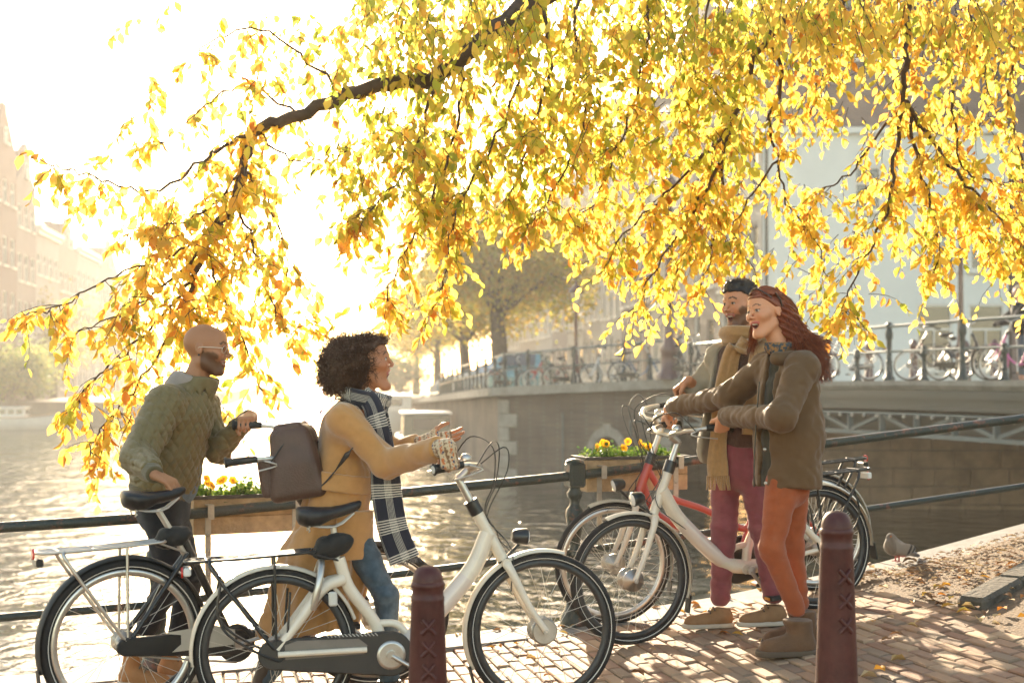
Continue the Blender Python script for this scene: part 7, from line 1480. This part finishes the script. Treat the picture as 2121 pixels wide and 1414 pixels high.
def pigc(V):
    q = (V - A3(po)) @ Rn; n = len(V); K = np.tile(np.array((.19, .15, .115), f32), (n, 1)); K *= (1 + .2 * wob(V, 200, 96))[:, None]; wing = (np.abs(q[:, 1]) > .035) & (q[:, 0] < .04) & (q[:, 2] > .05); K[wing] = np.array((.26, .21, .165)); bar = wing & ((np.abs(q[:, 0] + .055 + .5 * (q[:, 2] - .08)) < .008) | (np.abs(q[:, 0] + .085 + .5 * (q[:, 2] - .08)) < .008)); K[bar] = (.05, .042, .036); K[q[:, 0] < -.105] = (.13, .11, .1); K[q[:, 2] < .042] = np.where((q[:, 0] > -.04)[:, None], np.array((.50, .14, .12)), K)[q[:, 2] < .042]; K[(q[:, 0] > .07) & (q[:, 2] > .13)] = (.2, .17, .15); eye = (np.abs(q[:, 0] - .058) < .004) & (np.abs(q[:, 2] - .162) < .004) & (np.abs(q[:, 1]) > .012); K[eye] = (.5, .12, .02); return K
o = sdf_mesh('pigeon', pig, po - Vector((.2, .15, .02)), po + Vector((.2, .15, .22)), .0045, mat_attr('pigeon_feathers', .8, .2, bump=.4, bscale=300, sheen=.3), None, po, pigc); o.location = po; tag(o, 'plump grey pigeon resting on the stone quay edge', 'pigeon')
# ================================================================ fallen leaves
M_dry = mat_attr('dry_leaf', .7, .3, trans=.25)
def dry(seed, c):
    rr = random.Random(seed); v = LV.copy(); v[:, 2] = np.abs(v[:, 1]) * rr.uniform(.3, 1.1) + .10 * np.sin(v[:, 0] * rr.uniform(2, 5)) * rr.uniform(.3, 1.2); v[:, 0] -= .5; v[:, 2] -= v[:, 2].min(); return v, np_mesh('fallen_leaf', v, LF, M_dry, None, True, np.tile(c, (7, 1)), False)
dcols = [(.62, .32, .05), (.55, .22, .04), (.50, .34, .14), (.66, .46, .10), (.30, .15, .06), (.22, .12, .06), (.44, .27, .12), (.58, .42, .22)]; DRY = [dry(i, dcols[i % 8]) for i in range(16)]; fr_ = random.Random(12); nleaf = 0
spots = []
for k in range(4000):
    px = fr_.uniform(930, 2121); py = fr_.uniform(1160, 1414); Y = 7.2
    for _ in range(6): x = (px - 1060.5) / F * Y; Y = F * (EYE - gz(x, Y)) / (py - 790)
    x = (px - 1060.5) / F * Y
    if Y > edge_y(x) - .04 or Y < 4: continue
    near_edge = edge_y(x) - Y; pr = .012 + .12 * math.exp(-near_edge / .35) + (.10 if px > 1880 and py < 1290 else 0) + (.05 if 1480 < px < 1560 and 1290 < py < 1330 else 0)
    if fr_.random() < pr: spots.append((x, Y))
for (x, y) in spots[:230]:
    di = fr_.randrange(16); o = link('fallen_leaf', DRY[di][1]); bed = x > 2.3 - .3 * max(0, y - 7.4); o.location = (x, y, gz(x, y) + (.016 if bed else .007)); o.rotation_euler = (fr_.uniform(-.25, .25), fr_.uniform(-.25, .25), fr_.uniform(0, 6.28)); s = fr_.uniform(.05, .085); o.scale = (s, s, s); cn = ('golden', 'orange', 'pale brown', 'yellow', 'dark brown', 'blackish brown', 'tan', 'cream')[di % 8]; wh_ = 'on the stone quay edge' if edge_y(x) - y < .3 else 'on the bare earth beyond the bricks' if bed else 'on the bricks near the railing' if edge_y(x) - y < .8 else 'on the open brick paving'; tag(o, cn + ' dry leaf lying ' + wh_, 'leaf', cn + ' leaves ' + wh_)
rn = np.random.default_rng(77); V = []; Fq = []; Kc = []; cnt = 0
for k in range(1500):
    t = rn.random(); x = 1.75 + 2.2 * t + rn.normal(0, .08); y = edge_y(x) - .30 - abs(rn.normal(0, .12)) * (1 + 4 * (x > 2.2))
    bed = x > 2.3 - .3 * max(0, y - 7.4)
    if not bed and rn.random() < .3: continue
    v, _ = DRY[rn.integers(16)]; s = rn.uniform(.02, .055); a = rn.uniform(0, 6.28); ca_, sa_ = math.cos(a), math.sin(a); vv = v * s; w_ = np.stack([vv[:, 0] * ca_ - vv[:, 1] * sa_ + x, vv[:, 0] * sa_ + vv[:, 1] * ca_ + y, vv[:, 2] * .6 + gz(x, y) + (.018 if bed else .008) + rn.uniform(0, .012)], 1); V.append(w_); Fq.append(LF + 7 * cnt); Kc.append(np.tile(np.array(dcols[rn.integers(4, 8)]) * rn.uniform(.6, 1.1), (7, 1))); cnt += 1
tag(np_mesh('leaf_litter', np.concatenate(V), np.concatenate(Fq), M_dry, None, True, np.concatenate(Kc)), 'crumbled brown leaf litter along the kerb of the earth bed', 'leaves', kind='stuff')
# ================================================================ bundled black saddle covers
M_cover = cloth('black_nylon', (.018, .018, .018), .6, .1, .3, 200)
for bk_, lc, lab, sc_ in ((B_white, (.255, 0, .775), 'black rain cover stuffed under the saddle of the white bicycle', 1.0), (B_black, (.22, 0, .80), 'black cloth knotted round the seat post of the black bicycle', .9)):
    c = to_world(bk_, lc); o = sdf_mesh('saddle_cover', lambda p: smin(ell(p, c, (.085 * sc_, .05, .048 * sc_)), ell(p, c + Vector((-.035, 0, -.035)) * sc_, (.06, .045, .035)), .03) + .010 * wob(p, 60, 37) + .007 * crease(p, 75, 38) + .004 * wob(p, 190, 34), c - Vector((.17, .14, .17)), c + Vector((.17, .14, .14)), .006, M_cover, None, c); o.location = c; tag(o, lab, 'cover')
# ================================================================ person on the bridge
cY = 27.2; cb = Vector((P(2112, 700, cY).x, cY, 1.47))
def cyc(p): d = cap(p, cb + Vector((0, 0, 1.05)), cb + Vector((0, 0, 1.4)), .15, .13, (0, 1, 0), 1.3); d = smin(d, ell(p, cb + Vector((-.04, 0, 1.68)), (.09, .08, .115)), .03); d = smin(d, cap(p, cb + Vector((0, 0, 1.4)), cb + Vector((-.02, 0, 1.6)), .06), .03); d = smin(d, cap(p, cb + Vector((0, -.1, 1.05)), cb + Vector((0, -.1, .06)), .09, .05), .04); d = smin(d, cap(p, cb + Vector((.05, .1, 1.05)), cb + Vector((.1, .1, .06)), .09, .05), .04); d = smin(d, cap(p, cb + Vector((0, -.18, 1.38)), cb + Vector((-.2, -.2, 1.12)), .055, .045), .03); d = smin(d, cap(p, cb + Vector((-.2, -.2, 1.12)), cb + Vector((-.45, -.2, 1.08)), .045, .035), .03); return smin(d, cap(p, cb + Vector((0, .18, 1.38)), cb + Vector((-.4, .2, 1.08)), .05, .035), .03)
o = sdf_mesh('person', cyc, cb - Vector((.6, .4, .05)), cb + Vector((.4, .4, 1.9)), .02, M_skin, None, cb, lambda V: np.tile(np.array((.5, .28, .2), f32), (len(V), 1))); o.location = cb; tag(o, 'distant person in dark clothes standing with the pink bicycle on the bridge', 'person')
sdf_mesh('coat', lambda p: smax(cyc(p) - .02, np.maximum(p[:, 2] - cb.z - 1.5, cb.z + .85 - p[:, 2]), .02), cb - Vector((.6, .45, -.7)), cb + Vector((.4, .45, 1.7)), .022, M_black, o, cb); sdf_mesh('trousers', lambda p: smax(cyc(p) - .012, np.maximum(p[:, 2] - cb.z - .9, cb.z + .1 - p[:, 2]), .02), cb - Vector((.4, .45, -.0)), cb + Vector((.4, .45, 1.1)), .022, M_jeans, o, cb)
sdf_mesh('hair', lambda p: smax(ell(p, cb + Vector((0, 0, 1.70)), (.11, .10, .13)), -ell(p, cb + Vector((-.11, 0, 1.66)), (.08, .08, .1)), .02) + .01 * wob(p, 60, 3), cb + Vector((-.2, -.2, 1.45)), cb + Vector((.2, .2, 1.95)), .018, mat('blond_hair', (.5, .36, .2), .6), o, cb)
# ---------------------------------------------------------------- haze
hz = MB().box((0, 250, 17), (500, 700, 45)).build('haze', None); hz.location = (0, 0, 0)
m = bpy.data.materials.new('haze'); m.use_nodes = True; n = m.node_tree.nodes; n.clear(); l = m.node_tree.links
pv = n.new('ShaderNodeVolumePrincipled'); pv.inputs['Density'].default_value = HAZE_D; pv.inputs['Anisotropy'].default_value = .5; pv.inputs['Color'].default_value = (.95, .93, .9, 1)
out = n.new('ShaderNodeOutputMaterial'); l.new(pv.outputs[0], out.inputs['Volume'])
hz.data.materials.append(m); tag(hz, 'warm morning haze over the canal', kind='stuff')
